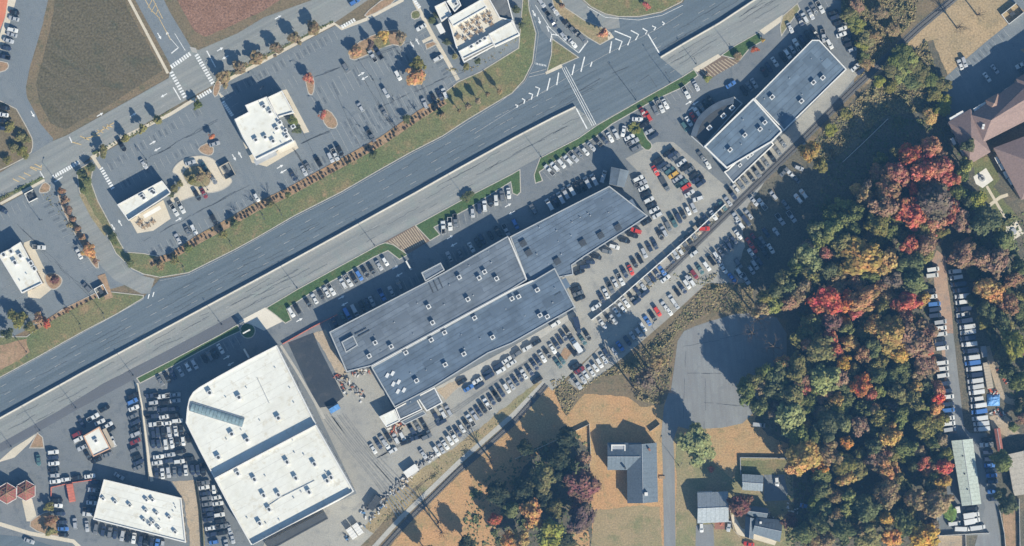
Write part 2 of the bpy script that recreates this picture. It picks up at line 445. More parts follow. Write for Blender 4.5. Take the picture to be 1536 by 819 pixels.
sheet('slip_road', [(790, -10), (822, -30), (838, 2), (858, 36), (884, 57), (868, 80), (834, 56), (826, 60), (812, 45)], M['asph_lot'], 4)
sheet('upper_road', [(-90, 300), (0, 259), (37, 237), (78, 212), (100, 203), (253, 117), (258, 100), (288, 73), (298, 75), (356, 50), (396, 26), (468, 0), (560, -60), (640, -60), (505, 32), (323, 126), (256, 163), (140, 232), (113, 254), (82, 271), (0, 300), (-90, 340)], M['asph_conc'], 4)
sheet('side_road', [(190, -60), (236, -60), (246, 0), (256, 20), (288, 73), (258, 102), (203, 0)], M['asph_lot'], 5)
sheet('access_road', [(82, 271), (113, 254), (117, 287), (132, 315), (155, 345), (172, 380), (197, 405), (212, 413), (232, 418), (225, 440), (213, 441), (172, 420), (152, 400), (140, 377), (117, 345), (95, 302)], M['asph_conc'], 4)
sheet('field', [(72, -60), (72, 0), (64, 37), (45, 100), (39, 130), (41, 147), (62, 187), (78, 205), (98, 203), (252, 116), (252, 108), (194, 0), (180, -60)], M['field_edge'], 2)
sheet('field', [(90, -60), (80, 20), (64, 90), (54, 125), (58, 150), (76, 185), (98, 194), (160, 160), (244, 106), (190, 10), (175, -60)], M['field'], 3, 2)
sheet('field', [(236, -60), (246, 0), (290, 73), (300, 76), (356, 51), (396, 27), (468, 0), (560, -60)], M['field_edge'], 2)
sheet('field', [(255, -60), (266, 0), (292, 47), (308, 55), (341, 41), (396, 16), (420, 0), (500, -60)], M['crop'], 3, 1)
strip('sidewalk', [(180, -40), (194, 0), (252, 110)], 4, M['walk'], 6)
strip('sidewalk', [(604, -20), (604, 0), (549, 29), (512, 43), (501, 35), (321, 131), (336, 148)], 5, M['walk'], 6)
strip('sidewalk', [(620, -10), (622, 2), (650, 55), (687, 120)], 6, M['walk'], 6)
strip('sidewalk', [(634, 63), (652, 54)], 5, M['walk'], 7)
strip('sidewalk', [(-60, 335), (0, 306), (67, 270)], 4, M['walk'], 6)
strip('sidewalk', [(140, 236), (185, 206), (256, 171), (293, 148)], 5, M['walk'], 6)
strip('sidewalk', [(138, 233), (150, 252)], 5, M['walk'], 7)
sheet('sidewalk', [(284, 70), (294, 72), (296, 80), (288, 78)], M['concrete'], 7)
# hedge strip bed
strip('planting_bed', [(323, 126), (410, 80), (500, 33)], 5, M['grass'], 5)
strip('planting_bed', [(140, 231), (200, 203), (256, 166)], 4, M['grass'], 5)
strip('planting_bed', [(-60, 327), (0, 299), (66, 266)], 5, M['grass'], 5)
# verge north of the highway
raised('grass_verge', [(-90, 545), (0, 505), (40, 505), (90, 466), (150, 436), (215, 443), (215, 447), (175, 471), (125, 497), (59, 534), (0, 566), (-90, 612)], M['grass'], smooth=0)
sheet('mulch_bed', [(-40, 540), (0, 518), (40, 508), (45, 528), (0, 556), (-40, 575)], M['mulch'], 13)
strip('mulch_bed', [(55, 492), (85, 473), (118, 455), (150, 441)], 6, M['mulch'], 13)
strip('mulch_bed', [(152, 412), (164, 448)], 12, M['mulch'], 13)
raised('grass_verge', [(115, 255), (132, 246), (140, 252), (136, 272), (147, 302), (162, 330), (175, 355), (188, 378), (215, 380), (245, 386), (296, 354), (348, 326), (381, 308), (426, 287), (512, 240), (574, 206), (632, 166), (687, 123), (720, 108), (778, 72), (784, 0), (778, -60), (787, -60), (794, 15), (804, 50), (799, 94), (786, 120), (768, 140), (749, 151), (702, 179), (664, 204), (617, 228), (569, 255), (512, 288), (441, 324), (386, 356), (353, 374), (283, 409), (240, 416), (215, 411), (198, 403), (174, 380), (157, 345), (134, 315), (119, 287)], M['grass'], smooth=0)
strip('mulch_bed', [(225, 396), (256, 386), (296, 362), (350, 333), (384, 313), (430, 292), (512, 247), (574, 213), (632, 173), (668, 152)], 9, M['mulch'], 13)
strip('mulch_bed', [(230, 391), (256, 384), (295, 358), (348, 329), (382, 309), (428, 288), (511, 242.5), (573, 208.5), (631, 168.5), (664, 149)], 8, M['mulch_orange'], 12.6)
strip('mulch_bed', [(122, 290), (140, 325), (160, 352)], 7, M['dry_green'], 13)
raised('mulch_bed', [(86, 278), (96, 300), (116, 338), (140, 372), (150, 402), (142, 402), (124, 372), (104, 335), (88, 300)], M['mulch'], smooth=1)
# islands
raised('traffic_island', [(828, 58), (868, 86), (843, 97), (820, 109), (827, 82)], M['grass'], smooth=0)
sheet('concrete_nose', [(818, 108), (842, 96), (844, 101), (819, 112)], M['walk'], 13)
raised('traffic_island', [(818, -40), (830, -40), (846, 10), (876, 30), (908, 43), (916, 50), (920, 56), (900, 67), (883, 57), (856, 38), (832, 15)], M['dry_green'], smooth=0)
sheet('concrete_nose', [(911, 50), (915, 48), (921, 56), (912, 60)], M['walk'], 14)
raised('grass_verge', [(862, -60), (874, -1), (886, 10), (908, 21), (928, 25), (958, 25), (992, 18), (1022, 3), (1060, -60)], M['grass'], smooth=0)
# verge south of the highway
raised('grass_verge', [(205, 567), (256, 541), (330, 502), (356, 487), (362, 496), (340, 506), (300, 527), (256, 551), (210, 575)], M['grass_rich'], smooth=0)
raised('grass_verge', [(399, 462), (446, 434), (512, 398), (569, 367), (578, 364), (590, 367), (612, 382), (599, 389), (582, 376), (560, 386), (512, 414), (470, 437), (430, 463), (437, 480), (428, 485), (415, 474)], M['grass_rich'], smooth=0)
raised('grass_verge', [(623, 338), (702, 295), (768, 261), (780, 254), (781, 288), (776, 293), (769, 290), (766, 273), (702, 313), (651, 341), (660, 352), (645, 361)], M['grass_rich'], smooth=0)
raised('grass_verge', [(810, 237), (868, 207), (895, 188), (956, 153), (1024, 115), (1041, 104), (1047, 113), (1024, 131), (980, 151), (918, 186), (893, 206), (868, 220), (826, 246), (809, 258), (814, 271), (803, 275), (801, 262)], M['grass_rich'], smooth=0)
raised('grass_verge', [(1082, 83), (1100, 70), (1139, 48), (1143, 62), (1125, 72), (1110, 90)], M['grass_rich'], smooth=0)
raised('grass_verge', [(1174, 24), (1196, 5), (1200, 14), (1184, 36), (1172, 54), (1170, 40)], M['dry_green'], smooth=0)
sheet('striped_drive', [(575, 364), (622, 338), (645, 361), (612, 381), (590, 367)], M['brick_pave'], 5)
sheet('striped_drive', [(1041, 104), (1077, 82), (1110, 92), (1062, 120)], M['brick_pave'], 5)
sheet('drive_apron', [(1039, 103), (1077, 81), (1082, 85), (1046, 108)], M['walk'], 6)
sheet('drive_apron', [(1139, 46), (1174, 22), (1178, 28), (1146, 52)], M['walk'], 5)
sheet('drive_apron', [(358, 482), (398, 461), (424, 482), (396, 496), (380, 488)], M['apron'], 6)
sheet('drive_apron', [(778, 253), (812, 235), (803, 270), (802, 300), (782, 300)], M['asph_dealer'], 5)
sheet('drive_apron', [(-40, 705), (0, 690), (20, 672), (58, 648), (45, 664), (22, 686), (16, 688)], M['walk'], 5)
raised('dirt_patch', [(56, 649), (64, 656), (66, 672), (44, 672), (50, 660)], M['mulch'], smooth=0)
raised('traffic_island', [(360, 492), (366, 484), (378, 486), (384, 494), (380, 506), (368, 508), (360, 500)], M['grass_rich'], smooth=2)
raised('traffic_island', [(938, 192), (950, 181), (964, 187), (968, 206), (980, 218), (972, 228), (958, 216), (950, 205)], M['grass_rich'], smooth=1)
# far bottom-left street
sheet('lower_street', [(-90, 790), (0, 802), (40, 806), (110, 830), (160, 880), (-90, 880)], M['asph_blue'], 4)
strip('sidewalk', [(-60, 775), (0, 786), (45, 800), (110, 812), (150, 850)], 6, M['walk'], 6)
sheet('forecourt', [(-90, 690), (0, 694), (30, 690), (66, 672), (66, 760), (50, 800), (0, 785), (-90, 770)], M['asph_dealer'], 3)
sheet('brown_strip', [(33, 750), (48, 748), (57, 782), (40, 782)], M['walk'], 6)
raised('planting_bed', [(40, 786), (62, 770), (78, 766), (96, 806), (60, 800)], M['mulch'], smooth=1)
sheet('dirt_strip', [(258, 722), (292, 720), (300, 760), (306, 880), (288, 880), (284, 800), (276, 750)], M['dirt'], 4)
strip('fence_verge', [(205, 575), (212, 610), (224, 700), (228, 722)], 5, M['apron'], 4)
strip('dirt_strip', [(294, 722), (304, 800), (308, 880)], 5, M['dry_green'], 5)
# left lot islands
raised('planting_bed', [(-60, 150), (17, 150), (47, 203), (50, 216), (46, 232), (0, 256), (-60, 280)], M['field_edge'], smooth=1)
raised('planting_bed', [(58, 285), (66, 272), (76, 278), (74, 288), (60, 290)], M['mulch'], smooth=1)
raised('planting_bed', [(-30, 90), (10, 92), (14, 100), (6, 108), (-30, 112)], M['mulch'], smooth=1)
sheet('terracotta_walk', [(-60, -40), (18, -40), (8, 24), (-10, 70), (-60, 70)], M['terracotta'], 5)
sheet('sidewalk', [(18, -40), (28, -40), (24, 0), (8, 60), (-8, 110), (-14, 100), (8, 24)], M['walk'], 5)
raised('planting_bed', [(66, 412), (78, 408), (94, 416), (92, 428), (80, 436), (70, 428)], M['mulch'], smooth=2)
# fast-food islands
raised('traffic_island', [(256, 258), (270, 240), (300, 232), (322, 238), (338, 262), (352, 272), (330, 288), (300, 290), (262, 305), (252, 300), (275, 280), (268, 262)], M['walk'], smooth=2)
raised('planting_bed', [(272, 258), (290, 246), (310, 250), (318, 268), (312, 282), (288, 280), (278, 272)], M['dry_green'], h=.19, smooth=2)
raised('planting_bed', [(296, 222), (315, 212), (322, 226), (316, 234), (302, 230)], M['mulch'], smooth=1)
raised('planting_bed', [(457, 116), (468, 112), (472, 124), (470, 142), (463, 142), (460, 130)], M['mulch'], smooth=1)
raised('planting_bed', [(480, 166), (494, 164), (508, 184), (502, 194), (488, 190)], M['mulch'], smooth=1)
raised('planting_bed', [(522, 76), (545, 58), (590, 42), (606, 50), (606, 70), (584, 66), (548, 84), (526, 92)], M['mulch'], smooth=1)
sheet('lawn_patch', [(560, 60), (580, 52), (586, 66), (564, 74)], M['grass'], 13)
raised('planting_bed', [(616, 92), (628, 90), (634, 108), (630, 124), (618, 130), (614, 112)], M['mulch'], smooth=1)
raised('planting_bed', [(545, 22), (580, -6), (598, 0), (552, 26)], M['mulch'], smooth=1)
raised('planting_bed', [(616, 18), (628, 14), (632, 26), (618, 30)], M['grass'], smooth=1)
raised('planting_bed', [(326, 116), (332, 128), (324, 148), (318, 138)], M['mulch'], smooth=1)
raised('planting_bed', [(638, 66), (650, 62), (656, 66), (640, 74)], M['mulch'], smooth=0)
sheet('patio', [(195, 330), (245, 300), (256, 328), (230, 346), (206, 350)], M['walk'], 6)
sheet('forecourt', [(350, 180), (362, 176), (392, 240), (442, 212), (448, 222), (400, 250), (378, 244)], M['walk'], 5)
sheet('sidewalk', [(420, 136), (430, 134), (464, 198), (456, 200)], M['walk'], 6)
sheet('forecourt', [(36, 364), (46, 360), (70, 410), (80, 432), (60, 448), (42, 446)], M['walk'], 5)
# rear concrete, railway, drive
sheet('rear_apron', [(652, 582), (768, 520), (862, 466), (866, 472), (770, 534), (700, 575), (664, 598)], M['concrete'], 5)
sheet('dirt_patch', [(655, 585), (690, 567), (698, 572), (668, 600)], M['dirt'], 6)
sheet('dirt_patch', [(838, 534), (847, 521), (858, 530), (850, 540)], M['mulch'], 6)
RAIL_A = [(520, 880), (574, 821), (612, 777), (687, 704), (727, 671), (768, 637), (780, 611), (818, 578)]
RAIL_A = [(520, 880), (574, 823), (612, 781), (650, 744), (687, 707), (727, 673), (768, 636), (800, 600), (820, 577)]
RAIL_B = [(1000, 408), (1024, 385), (1070, 340), (1114, 297), (1160, 252), (1209, 204), (1280, 133), (1337, 80), (1380, 40), (1428, 0), (1500, -70)]
strip('railway_bed', RAIL_A, 8, M['ballast'], 5)
strip('railway_bed', RAIL_B, 11, M['ballast'], 6)
strip('railway_crossing', [(820, 577), (880, 522), (940, 463), (1000, 408), (1026, 384)], 24, M['yard'], 4)
strip('track_path', [(520, 866), (600, 778), (690, 692), (770, 622), (822, 568), (850, 556)], 7, M['concrete'], 4)
strip('dirt_track', [(600, 765), (680, 690), (760, 625), (815, 575)], 10, M['dry_green'], 3)
sheet('brown_bank', [(560, 800), (620, 732), (700, 676), (812, 582), (806, 572), (690, 664), (606, 722), (545, 790)], M['dry_green'], 3)
sheet('cul_de_sac', [(1018, 500), (1050, 486), (1120, 466), (1180, 480), (1180, 560), (1130, 620), (1108, 640), (1010, 646), (1003, 610), (1012, 545)], M['asph_old'], 3, 1)
sheet('driveway', [(1004, 585), (1024, 620), (1010, 660), (1012, 700), (1014, 880), (997, 880), (994, 690), (992, 650), (996, 610)], M['asph_old'], 4)
sheet('woodland_floor_and_shade', [(1126, 425), (1180, 404), (1212, 330), (1220, 255), (1216, 216), (1290, 138), (1345, 86), (1400, 60), (1425, 120), (1410, 160), (1430, 185), (1450, 240), (1600, 300), (1640, 880), (1170, 880), (1178, 690), (1132, 628), (1180, 560), (1180, 480), (1130, 468)], M['litter_and_shade'], 2)
sheet('lawn', [(890, 640), (990, 640), (996, 690), (998, 880), (880, 880), (892, 760), (884, 690)], M['dry'], 2)
sheet('lawn', [(1014, 650), (1130, 645), (1190, 690), (1190, 880), (1014, 880)], M['dry_green'], 2)
sheet('lawn', [(1030, 646), (1128, 642), (1186, 668), (1186, 686), (1108, 686), (1100, 720), (1030, 660)], M['dry'], 3)
sheet('lawn', [(890, 765), (960, 758), (990, 760), (996, 880), (884, 880)], M['dry_green'], 3)
sheet('woodland_floor_and_shade', [(745, 780), (785, 700), (850, 650), (884, 672), (888, 740), (888, 880), (740, 880)], M['litter_and_shade'], 2, 2)
sheet('scrub_bank', [(826, 570), (848, 562), (862, 584), (930, 545), (1005, 490), (1060, 425), (1130, 425), (1130, 470), (1018, 498), (1010, 545), (996, 605), (960, 610), (900, 560), (850, 625), (836, 600)], M['field_edge'], 2)
sheet('brown_slope', [(1250, -40), (1390, -40), (1380, 38), (1337, 78), (1290, 120), (1284, 70)], M['field_edge'], 3)
sheet('parking_lot', [(1402, 152), (1416, 118), (1440, 96), (1480, 62), (1505, 42), (1540, 14), (1640, -20), (1640, 50), (1530, 74), (1560, 100), (1470, 178), (1430, 190)], M['asph_lot'], 4)
sheet('side_road', [(1512, -40), (1516, 0), (1536, 16), (1600, 30), (1600, -40)], M['asph_lot'], 5)
sheet('van_lane', [(1398, 392), (1405, 375), (1418, 385), (1422, 430), (1428, 470), (1432, 530), (1445, 650), (1424, 650), (1412, 520), (1404, 450)], M['lane_gravel'], 4)
sheet('van_lane', [(1416, 500), (1430, 500), (1446, 640), (1464, 660), (1490, 748), (1500, 800), (1506, 880), (1446, 880), (1478, 760), (1440, 660), (1424, 620)], M['asph_old'], 5)
sheet('van_yard', [(1408, 655), (1428, 650), (1480, 650), (1500, 760), (1494, 802), (1406, 804), (1404, 760), (1424, 760)], M['asph_dealer'], 4)
sheet('gravel_yard', [(1408, 803), (1448, 803), (1450, 880), (1408, 880)], M['dirt'], 5)
sheet('dirt_patch', [(1484, 625), (1508, 620), (1530, 650), (1510, 655), (1490, 645)], M['dirt'], 5)
strip('dirt_track', [(1480, 520), (1492, 560), (1504, 600), (1536, 606)], 9, M['dirt'], 4, 1)
sheet('dirt_strip', [(1505, 768), (1524, 760), (1528, 880), (1506, 880)], M['mulch'], 5)
sheet('fountain_pad', [(1460, 265), (1479, 252), (1490, 270), (1474, 282), (1464, 276)], M['cap_white'], 6)
sheet('fountain_pad', [(1506, 340), (1524, 330), (1536, 350), (1516, 363)], M['apron'], 6)
strip('garden_path', [(1480, 279), (1512, 334)], 4, M['walk'], 6)
strip('garden_path', [(1483, 309), (1500, 296), (1512, 292)], 5, M['walk'], 7)
sheet('lawn', [(1456, 242), (1485, 234), (1500, 268), (1490, 280), (1530, 330), (1500, 335), (1470, 285)], M['grass'], 4)
sheet('lawn', [(1112, 690), (1182, 690), (1182, 712), (1112, 712)], M['grass'], 4)
sheet('driveway', [(1146, 712), (1176, 712), (1184, 750), (1146, 752)], M['asph_dealer'], 4)
sheet('driveway', [(1044, 788), (1070, 786), (1074, 880), (1042, 880)], M['asph_old'], 4)
sheet('garden_path', [(1100, 770), (1112, 792), (1165, 812), (1162, 818), (1106, 802), (1096, 775)], M['walk'], 5)
sheet('wood_lawn', [(856, 786), (882, 780), (884, 820), (856, 830)], M['dry'], 4)

# ------------------------------------------------------------------ painted markings
def lerp(a, b, t): return (a[0] + (b[0] - a[0]) * t, a[1] + (b[1] - a[1]) * t)
BAR = [(-90, 676), (20, 615.5), (125, 557.5), (256, 487.5), (331, 447.5), (401, 410), (512, 349.5), (622, 289), (687, 252.5), (773, 205), (831, 175), (863, 159.5)]
BAR2 = [(990.5, 85.5), (1024, 65.5), (1079, 34), (1129, 1), (1210, -52)]
def off_line(pts, d):
    L, Rr = ribbon(pts, 2 * d); return L
def dashes(pts, on, gap):
    out = []; acc = 0
    for a, b in zip(pts, pts[1:]):
        l = math.hypot(b[0] - a[0], b[1] - a[1]); t = 0
        while t < l:
            out.append([lerp(a, b, t / l), lerp(a, b, min(1, (t + on) / l))]); t += on + gap
    return out
for d in (-14, -27, -40):
    lines('lane_line', dashes(off_line(BAR, d), 10, 33), .16, M['faint_paint'], 6)
for d in (16, 30):
    lines('lane_line', dashes(off_line(BAR, d), 10, 33), .16, M['faint_paint'], 6)
for d in (-3, 3): lines('edge_line', [off_line(BAR, d)], .14, M['faint_paint'], 6)
for d in (-14, -28): lines('lane_line', dashes(off_line(BAR2, d), 10, 33), .16, M['faint_paint'], 6)
for d in (14, 28): lines('lane_line', dashes(off_line(BAR2, d), 10, 33), .16, M['faint_paint'], 6)
lines('edge_line', [[(240, 421), (283, 412), (353, 377), (441, 327), (512, 291), (617, 231), (664, 207), (749, 154), (787, 123), (802, 94), (808, 50), (797, 15), (788, -30)]], .16, M['faint_paint'], 7)
lines('edge_line', [[(0, 568.5), (59, 536), (125, 499), (215, 449)]], .16, M['faint_paint'], 7)
lines('edge_line', [[(712, 200), (768, 165), (768 + 75, 121), (870, 103), (916, 78), (985, 44), (1024, 20)]], .16, M['faint_paint'], 7)
lines('edge_line', [[(881, 10), (908, 26), (958, 30), (993, 23), (1024, 8)]], .18, M['white_paint'], 8)
def T4(pts, ox=768, oy=0): return [(ox + x / 3.996, oy + y / 3.996) for x, y in pts]
chev = [[(280, 435), (268, 510)], [(228, 468), (210, 542)], [(375, 385), (360, 450)], [(435, 340), (413, 430)], [(480, 370), (470, 400)],
        [(140, 520), (165, 530), (150, 578)], [(100, 558), (124, 565), (115, 597)], [(60, 590), (77, 600), (70, 622)], [(20, 628), (35, 632), (28, 645)],
        [(597, 248), (585, 318)], [(618, 232), (660, 248), (640, 300)], [(615, 185), (712, 225), (693, 272)], [(712, 182), (759, 207), (740, 240)],
        [(783, 170), (810, 186), (800, 205)], [(840, 155), (862, 165), (850, 180)], [(900, 130), (914, 140), (903, 150)]]
lines('chevron', [T4(c) for c in chev], .5, M['white_paint'])
lines('stop_line', [T4([(815, 205), (885, 322)]), T4([(385, 650), (450, 772)]), T4([(455, 245), (402, 315)])], .5, M['white_paint'])
lines('give_way_line', [T4([(230, 250), (238, 205), (280, 212)]), T4([(222, 190), (208, 155), (234, 170)])], .5, M['white_paint'])
lines('lane_line', [T4([(140, 30), (225, 165), (310, 245), (400, 318)]), T4([(232, 190), (244, 240)])], .2, M['white_paint'])
lines('crosswalk', [T4([(322, 400), (505, 748)]), T4([(300, 408), (480, 755)]), T4([(310, 404), (492, 752)])], .22, M['white_paint'], 10)
lines('crosswalk', [T4([(110, 440), (205, 415)]), T4([(100, 462), (195, 440)])], .25, M['faint_paint'])
lines('crosswalk', [[(804 + i * 2.4, 94 + i * .5), (804.4 + i * 2.4, 97 + i * .5)] for i in range(7)], .3, M['white_paint'])
lines('crack_and_shadow_line', [T4([(745, 600), (570, 370)]), T4([(870, 525), (820, 450), (760, 490)]), T4([(380, 560), (530, 470)]), T4([(600, 440), (700, 400)])], .18, M['dark_seal_and_shadow'], 8)  # first stroke paints the signal mast's cast shadow, the others are seams

def zebra(a, b, n, d, wm=.75):
    lines('crosswalk', [[(lerp(a, b, (i + .5) / n)[0] - d[0] / 2, lerp(a, b, (i + .5) / n)[1] - d[1] / 2), (lerp(a, b, (i + .5) / n)[0] + d[0] / 2, lerp(a, b, (i + .5) / n)[1] + d[1] / 2)] for i in range(n)], wm, M['white_paint'])
zebra((256, 101), (286, 80), 9, (3.6, 5.2)); zebra((294, 81), (320, 126), 12, (5.4, -3)); zebra((256, 107), (278, 147), 10, (5.4, -3)); zebra((296, 147), (317, 135), 6, (3.6, 5.2))
zebra((79, 266), (119, 243), 12, (3, 5)); zebra((151, 251), (170, 284), 9, (5, -3)); zebra((334, 152), (349, 174), 8, (4.4, -2.6)); zebra((512, 41), (533, 29), 6, (3, 4.6)); zebra((620, -2), (630, 12), 5, (4.4, -2.6))
lines('stop_line', [[(310, 76), (323.5, 101)], [(260, 131), (271, 150)], [(257, 80), (267, 72)], [(60, 257), (66, 267)], [(82, 273), (94, 265)], [(104, 205), (108, 214)], [(222, 448), (224, 441)], [(229, 445), (231, 438)]], .45, M['white_paint'])
lines('hatching', [[(x, y), (x + 9, y + 4)] for x, y in ((138, 199), (146, 195), (154, 190), (160, 187))] + [[(137, 205), (171, 184)], [(120, 204), (134, 210)], [(108, 213), (122, 217)], [(126, 208), (150, 203)]], .35, M['yellow_paint'])
lines('hatching', [[(x, y), (x + 10, y + 5)] for x, y in ((19, 268), (28, 264), (36, 259), (45, 251), (52, 246))] + [[(46, 250), (62, 255), (62, 247)]], .35, M['yellow_paint'])
lines('hatching', [[(218, 0), (226, 14), (238, 26), (244, 28), (230, 0)], [(222, 12), (228, 0)], [(227, 18), (234, 5)], [(234, 23), (237, 13)], [(238, 26), (256, 60)]], .25, M['yellow_paint'])
lines('lane_line', dashes([(320, 88), (470, 8)], 9, 26) + dashes([(110, 214), (240, 140)], 9, 26) + dashes([(120, 232), (250, 156)], 9, 26), .16, M['faint_paint'], 8)
lines('lane_line', [[(256, 58), (268, 72)], [(262, 50), (278, 76)]], .2, M['white_paint'])
def striped(a0, a1, b0, b1, n):
    lines('drive_stripes', [[lerp(a0, a1, (i + .5) / n), lerp(b0, b1, (i + .5) / n)] for i in range(n)], .42, M['yellow_paint'], 8)
lines('drive_stripes', [[(580 + i * 3.5, 363 - i * 1.75), (594 + i * 3.5, 372 - i * 1.5 + min(8, i * 1.2))] for i in range(3)] + [[(584 + i * 3.0, 361 - i * 1.7), (600 + i * 3.0, 380 - i * 1.35)] for i in range(2, 14)], .4, M['stripe_paint'], 8)
lines('drive_stripes', [[(1050 + i * 4.6, 104 - i * 1.9), (1064 + i * 4.6, 118 - i * 2.5)] for i in range(10)], .4, M['stripe_paint'], 8)

def cracks(pts_list, n, seed, tile=1.):
    rg = random.Random(seed); segs = []
    for _ in range(n):
        a = rg.choice(pts_list); i = rg.randrange(len(a) - 1); t = rg.random(); p = lerp(a[i], a[i + 1], t)
        d = Vector((a[i + 1][0] - a[i][0], a[i + 1][1] - a[i][1])).normalized(); q = [p]
        for k in range(rg.randint(3, 14)):
            p = (p[0] + d.x * rg.uniform(3, 6) + rg.uniform(-.35, .35), p[1] + d.y * rg.uniform(3, 6) * 1. + rg.uniform(-.35, .35)); q.append(p)
        segs.append(q)
    return segs
lines('crack_and_shadow_line', cracks([off_line(BAR, d) for d in (-8, -14.5, -20, -27.5, -33, -40.5)], 70, 3), .13, M['dark_seal_and_shadow'], 5.5)
lines('crack_and_shadow_line', cracks([off_line(BAR, d) for d in (9, 16.5, 22, 30.5)], 50, 4), .13, M['dark_seal_and_shadow'], 5.5)
lines('crack_and_shadow_line', cracks([off_line(BAR2, d) for d in (-8, -14.5, -22, 9, 16, 24)], 26, 5), .13, M['dark_seal_and_shadow'], 5.5)
lines('tyre_track', [off_line(BAR, d) for d in (-10.5, -23.5, -36.5)], 1.1, M['tyre_dark'], 5.2)
lines('crack_and_shadow_line', cracks([[(1022, 520), (1120, 500)], [(1020, 560), (1110, 560)], [(1020, 600), (1120, 610)], [(1060, 490), (1056, 640)], [(1030, 500), (1024, 640)]], 16, 6), .12, M['dark_seal_and_shadow'], 6)
lines('crack_and_shadow_line', cracks([[(380, 150), (620, 60)], [(420, 230), (660, 120)], [(200, 250), (310, 190)], [(200, 370), (370, 280)], [(20, 330), (110, 420)], [(400, 160), (470, 270)], [(520, 80), (590, 190)]], 60, 8), .12, M['dark_seal_and_shadow'], 6)
lines('crack_and_shadow_line', [[(430, 150), (480, 250)], [(560, 120), (590, 185)], [(500, 130), (540, 220)]], .12, M['dark_seal_and_shadow'], 6)
lines('tyre_track', [chaikin([(486 + k * 4 + random.uniform(-1, 1), 622 + random.uniform(-4, 4)), (520 + k * 4, 668), (560 + k * 4.5 + random.uniform(-3, 3), 716), (600 + k * 3, 772 - k * 4)], 3, False) for k in range(-1, 9)], .5, M['track_dark'], 5.3)
lines('tyre_track', [chaikin([(560 + k * 6, 690 - k * 3), (640 + k * 4, 640 + k * 2), (760, 560 + k * 1.5), (850, 505 + k * 2)], 3, False) for k in range(3)], .5, M['track_dark'], 5.3)
ARM = MB(); ARM.add([(-1.5, -.2, 0), (.3, -.2, 0), (.3, .2, 0), (-1.5, .2, 0), (.3, -.65, 0), (1.6, 0, 0), (.3, .65, 0)], [(0, 1, 2, 3), (4, 5, 6)])
ARM = ARM.mesh('arrow')
def arrow(px, py, ang, s=1.):
    o = ob('arrow_marking', ARM, M['white_paint'], loc=W(px, py) + Vector((0, 0, lv(9))), rz=-R(ang), scale=(s, s, 1)); tag(o, kind='structure')
for px, py, a in [(330, 74, -30), (417, 26, -30), (338, 86, 150), (239, 54, 60), (252, 52, 240), (49, 171, 60), (246, 143, 150), (449, 480, -30), (512, 446, -30), (517, 456, 150), (593, 401, -30), (599, 412, 150), (675, 356, -30), (681, 367, 150), (762, 308, -30), (768, 319, 150), (618, 67, 60), (626, 62, 240), (542, 111, -30), (547, 117, 150), (351, 236, 60), (360, 232, 240), (420, 250, -30), (425, 257, 150), (268, 329, -30), (229, 214, -30), (236, 224, 150), (170, 341, 60), (180, 334, 240), (340, 536, -30), (346, 546, 150), (1033, 154, -30), (1037, 163, -30), (1043, 155, 150), (809, 31, 75), (801, 20, 65), (150, 172, -30), (200, 172, -30)]:
    arrow(px, py, a)

def stalls(p0, p1, n, d):
    lines('parking_lines', [[lerp(p0, p1, i / n), (lerp(p0, p1, i / n)[0] + d[0], lerp(p0, p1, i / n)[1] + d[1])] for i in range(n + 1)], .13, M['faint_paint'], 7)
    rg = random.Random(int(p0[0] + n)); st = []
    for i in range(n):
        if rg.random() < .6 and n > 9:
            q = lerp(p0, p1, (i + rg.uniform(.3, .7)) / n); u, v = rg.uniform(.05, .3), rg.uniform(.6, .98); st.append([(q[0] + d[0] * u, q[1] + d[1] * u), (q[0] + d[0] * v, q[1] + d[1] * v)])
    if st: lines('oil_stain', st, .8, M['stain'], 5.6)
stalls((430, 465), (588, 384), 18, (8, 14)); stalls((653, 342), (766, 285), 13, (3, 16)); stalls((815, 258), (898, 208), 10, (11, 12)); stalls((236, 566), (352, 503), 13, (8, 14))
stalls((330, 138), (500, 46), 20, (7, 13)); stalls((470, 150), (640, 62), 19, (7, 13)); stalls((470, 150), (640, 62), 19, (-7, -13))
stalls((500, 205), (640, 135), 16, (7, 13)); stalls((500, 205), (640, 135), 16, (-7, -13)); stalls((425, 286), (690, 124), 30, (-7, -13)); stalls((190, 408), (380, 306), 20, (-7, -13))
stalls((160, 244), (296, 158), 15, (7, 13)); stalls((185, 285), (300, 222), 13, (-7, -13)); stalls((365, 180), (330, 140), 4, (10, -6)); stalls((630, 30), (684, 120), 11, (-12, 7)); stalls((75, 300), (140, 400), 10, (-13, 6)); stalls((0, 318), (60, 288), 7, (6, 12)); stalls((390, 140), (440, 114), 6, (7, 13))
stalls((980, 151), (1030, 126), 6, (9, 13)); stalls((1416, 120), (1505, 44), 10, (10, 12)); stalls((1190, 25), (1236, -2), 5, (8, 15)); stalls((500, 500), (760, 350), 28, (-7, -15)); stalls((1060, 250), (1180, 200), 3, (2, 2)); stalls((60, 470), (20, 425), 5, (-12, 6))

